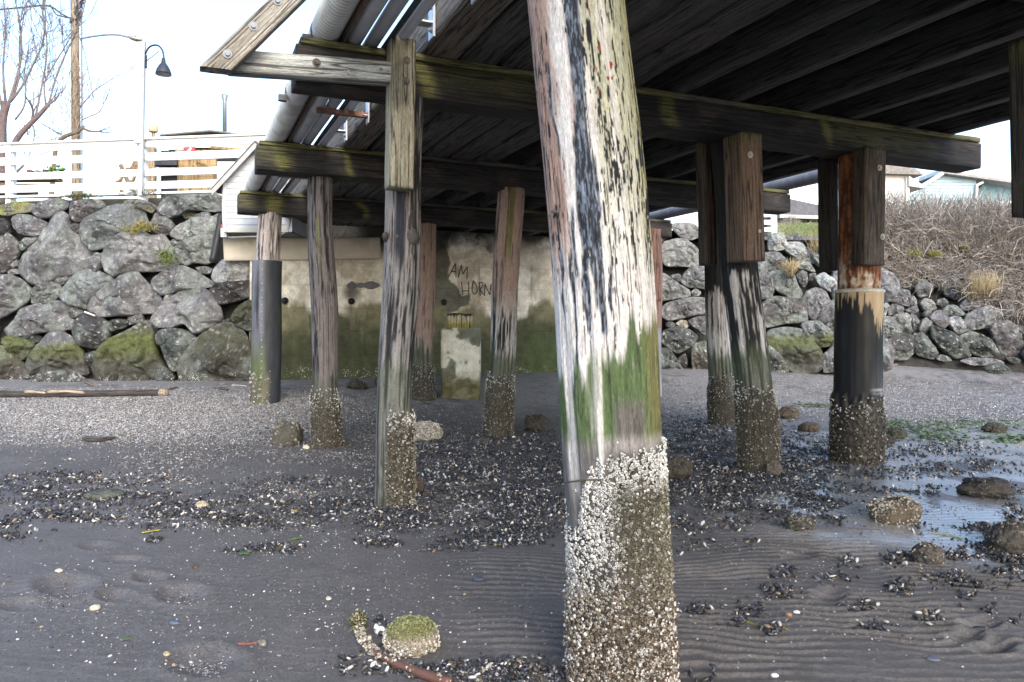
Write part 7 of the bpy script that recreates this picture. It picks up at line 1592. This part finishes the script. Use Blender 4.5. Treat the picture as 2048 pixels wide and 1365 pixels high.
def mussels():
    rng = np.random.default_rng(21)
    A = [(90,985,130,26,620),(40,1055,60,12,120),(140,1035,120,14,330),(330,1005,170,20,480),(440,1040,210,20,620),(560,1015,120,16,520),(500,985,70,14,120),(250,960,120,14,120),(110,955,120,12,140),(620,970,150,16,160),(690,1010,70,18,420),(560,1095,60,10,90),(500,1100,60,8,40),(20,1070,40,14,70),(310,1080,20,6,24),(80,1090,8,4,10),
         (790,1030,90,30,650),(930,960,150,50,1500),(1010,1050,110,24,900),(1060,1000,80,40,700),(890,920,120,40,700),(1000,890,110,28,500),(760,1085,40,10,90),(900,1090,60,14,150),(1090,920,50,60,450),(1020,1085,60,8,90),
         (1400,880,110,50,1300),(1450,960,130,50,1700),(1380,1000,60,40,520),(1600,930,90,50,1000),(1620,1000,70,22,330),(1500,1030,110,18,340),(1420,1055,70,14,160),(1560,880,60,30,420),(1700,900,70,40,380),(1740,985,60,12,120),(1330,1090,40,20,60),(1450,1090,80,12,60),
         (1860,905,160,22,620),(1950,940,120,18,480),(1800,950,90,14,260),(2000,985,80,18,330),(1880,985,60,12,140),(1760,1010,24,10,50),(2030,1030,30,24,120),(1960,1060,40,12,70),(1640,1040,40,10,60),(1970,1100,80,16,240),(1900,1115,50,12,130),(2010,1130,50,18,180),(1800,1120,40,14,50),(1950,1160,90,22,150),(1690,1130,40,16,40),(1670,1160,40,12,40),(1580,1150,30,14,40),(1720,1210,32,10,60),(1800,1175,26,14,50),(1860,1235,26,14,40),(1930,1200,22,12,30),(1990,1220,30,10,30),(1560,1185,40,14,60),(1480,1215,50,22,110),(1405,1220,30,16,50),(1470,1248,22,8,36),(1545,1262,22,8,36),(1760,1256,40,8,40),(1660,1040,40,16,60),(1850,1060,30,10,40),(2035,1245,14,6,14),
         (1010,1342,100,26,900),(1075,1330,40,24,200),(900,1345,30,14,60),(760,1250,24,16,50),(730,1330,60,22,90),(790,1290,30,20,110),(845,1345,50,14,60),(1370,1352,30,14,60),(1420,1345,16,10,24),(1110,1345,24,20,90),(570,872,50,16,60),(850,900,60,14,120)]
    A = [(q[0], q[1], q[2], q[3], int((1.9 if q[0] > 740 and q[1] < 1050 else 1.45)*q[4]*(.85 if q[0] > 1640 and 880 < q[1] < 1050 else 1.7))) for q in A]
    x, y, d = sample(A, rng)
    X, Y, Z = ground_many(x, y)
    g = fbm(X*5, Y*5, 0, 71, 3); ok = rng.random(len(x)) < ss(.38, .56, g)*.92+.08
    X, Y, Z, d = X[ok], Y[ok], Z[ok], d[ok]; n = len(X)
    L = (.009+.033*rng.random(n)**1.4)*(.8+.05*np.minimum(Y, 8)); up = np.stack([rng.normal(size=n)*1.1, rng.normal(size=n)*1.1, np.ones(n)], -1)
    p = np.stack([X, Y, Z+.006+d*rng.random(n)**2*.034], -1)
    pal = np.array([(.026,.027,.034),(.045,.048,.062),(.075,.06,.045),(.035,.030,.028),(.095,.10,.12),(.42,.40,.37),(.55,.52,.46),(.23,.17,.11)]); pr = np.array([.29,.16,.12,.22,.05,.065,.055,.04]); ci = rng.choice(8, n, p=pr/pr.sum())
    c = pal[ci]*rng.uniform(.45, 1.15, (n, 1)); V, T, C = instances(MV, MT, p, frames(up, rng), np.stack([L, L*rng.uniform(.8, 1.15, n), L*rng.uniform(.8, 1.5, n)], -1), c)
    tag(mk('mussel_shells', V, T, SHELL, None, (0, 5, 0), C), 'drifts of dark mussel shells strewn over the sand', 'mussel shells', kind='stuff')
mussels()
def grit():
    rng = np.random.default_rng(31)
    A = [(300,825,440,46,75000),(330,800,440,22,9000),(200,870,330,40,14000),(600,815,220,30,8000),(880,815,220,40,4500),(1600,790,420,46,32000),(1900,800,260,60,22000),(1420,830,120,40,3500),(1900,760,240,22,4000),(900,950,230,80,9000),(1450,930,190,90,8500),(1850,940,260,70,1800),(420,930,440,40,3800),(420,1010,440,55,3800),(800,1040,330,40,3800),(1700,1080,380,80,2800),(1600,1220,420,90,1500),(430,1200,520,150,3200),(880,1200,260,120,900),(415,1322,44,13,240),(360,1186,34,11,140),(145,1178,30,9,60),(95,1205,40,10,90),(1010,1345,130,30,700),(330,905,420,40,14000),(420,960,420,40,9000),(420,1015,420,34,7000),(900,900,230,50,12000),(930,985,220,60,10000),(1460,900,140,60,10000),(1480,985,160,50,7000),(1900,820,240,30,6000),(1720,1010,200,60,1500),(640,900,120,60,3000),(560,1090,160,24,500)]
    x, y, d = sample(A, rng)
    X, Y, Z = ground_many(x, y); gp = fbm(X*1.1, Y*1.9, 0, 88, 4); zn = ss(872, 905, y)*(1-ss(1045, 1075, y))
    ok = rng.random(len(X)) < 1 - zn*(1-ss(.42, .58, gp))*.9; x, y, X, Y, Z, zn = x[ok], y[ok], X[ok], Y[ok], Z[ok], zn[ok]; n = len(X)
    s = rng.uniform(.0035, .0095, n)*np.where(y > 1060, .62, 1.0)*(1+.03*np.clip(Y-5, 0, 6)); up = np.stack([rng.normal(size=n)*.45, rng.normal(size=n)*.45, np.ones(n)], -1)
    gl = ss(920, 850, y)*ss(700, 560, x); gr = ss(900, 800, y)*ss(1300, 1380, x); pale = np.clip(.34+.26*gl+.20*gr - .10*zn, 0, .82); cd = rng.random(n)
    c = np.where((cd < pale)[:, None], mix(np.array([.36, .345, .325]), np.array([.58, .56, .53]), rng.random(n)), mix(np.array([.045, .045, .05]), np.array([.18, .16, .14]), rng.random(n)))
    rb = rng.random(n) < .10; s[rb] *= 1.7
    blue = rng.random(n) < .02; c[blue] = (.12, .14, .20); tan = rng.random(n) < .06; c[tan] = (.32, .22, .13)
    V, T, C = instances(CV, CTR, np.stack([X, Y, Z+.002], -1), frames(up, rng), np.stack([s, s*rng.uniform(.5, 1, n), s*rng.uniform(.6, 1.6, n)], -1), c*rng.uniform(.7, 1.15, (n, 1)))
    tag(mk('shell_grit', V, T, SHELL, None, (0, 6, 0), C, smooth=False), 'pale crushed shell grit scattered over the beach', 'shell grit', kind='stuff')
grit()
def greenweed():
    rng = np.random.default_rng(41); b = []
    A = [(1850,862,90,16,260),(1960,850,110,16,160),(1900,880,70,8,120),(2020,880,50,8,110),(1620,812,40,5,120),(1780,850,40,8,160),(1440,905,4,2,1)]
    x, y, d = sample(A, rng); X, Y, Z = ground_many(x, y); n = len(X); s = rng.uniform(.02, .07, n); up = np.stack([rng.normal(size=n)*.25, rng.normal(size=n)*.25, np.ones(n)], -1)
    V, T, C = instances(CV, CTR, np.stack([X, Y, Z+.006], -1), frames(up, rng), np.stack([s, s*.4, s*.12], -1), np.array([.085, .125, .035])*rng.uniform(.5, 1.3, (n, 1)))
    tag(mk('sea_lettuce', V, T, LEAF, None, (6, 10, 0), C), 'bright green sea lettuce film on the wet beach right of the steel pile', 'seaweed', kind='stuff')
greenweed()
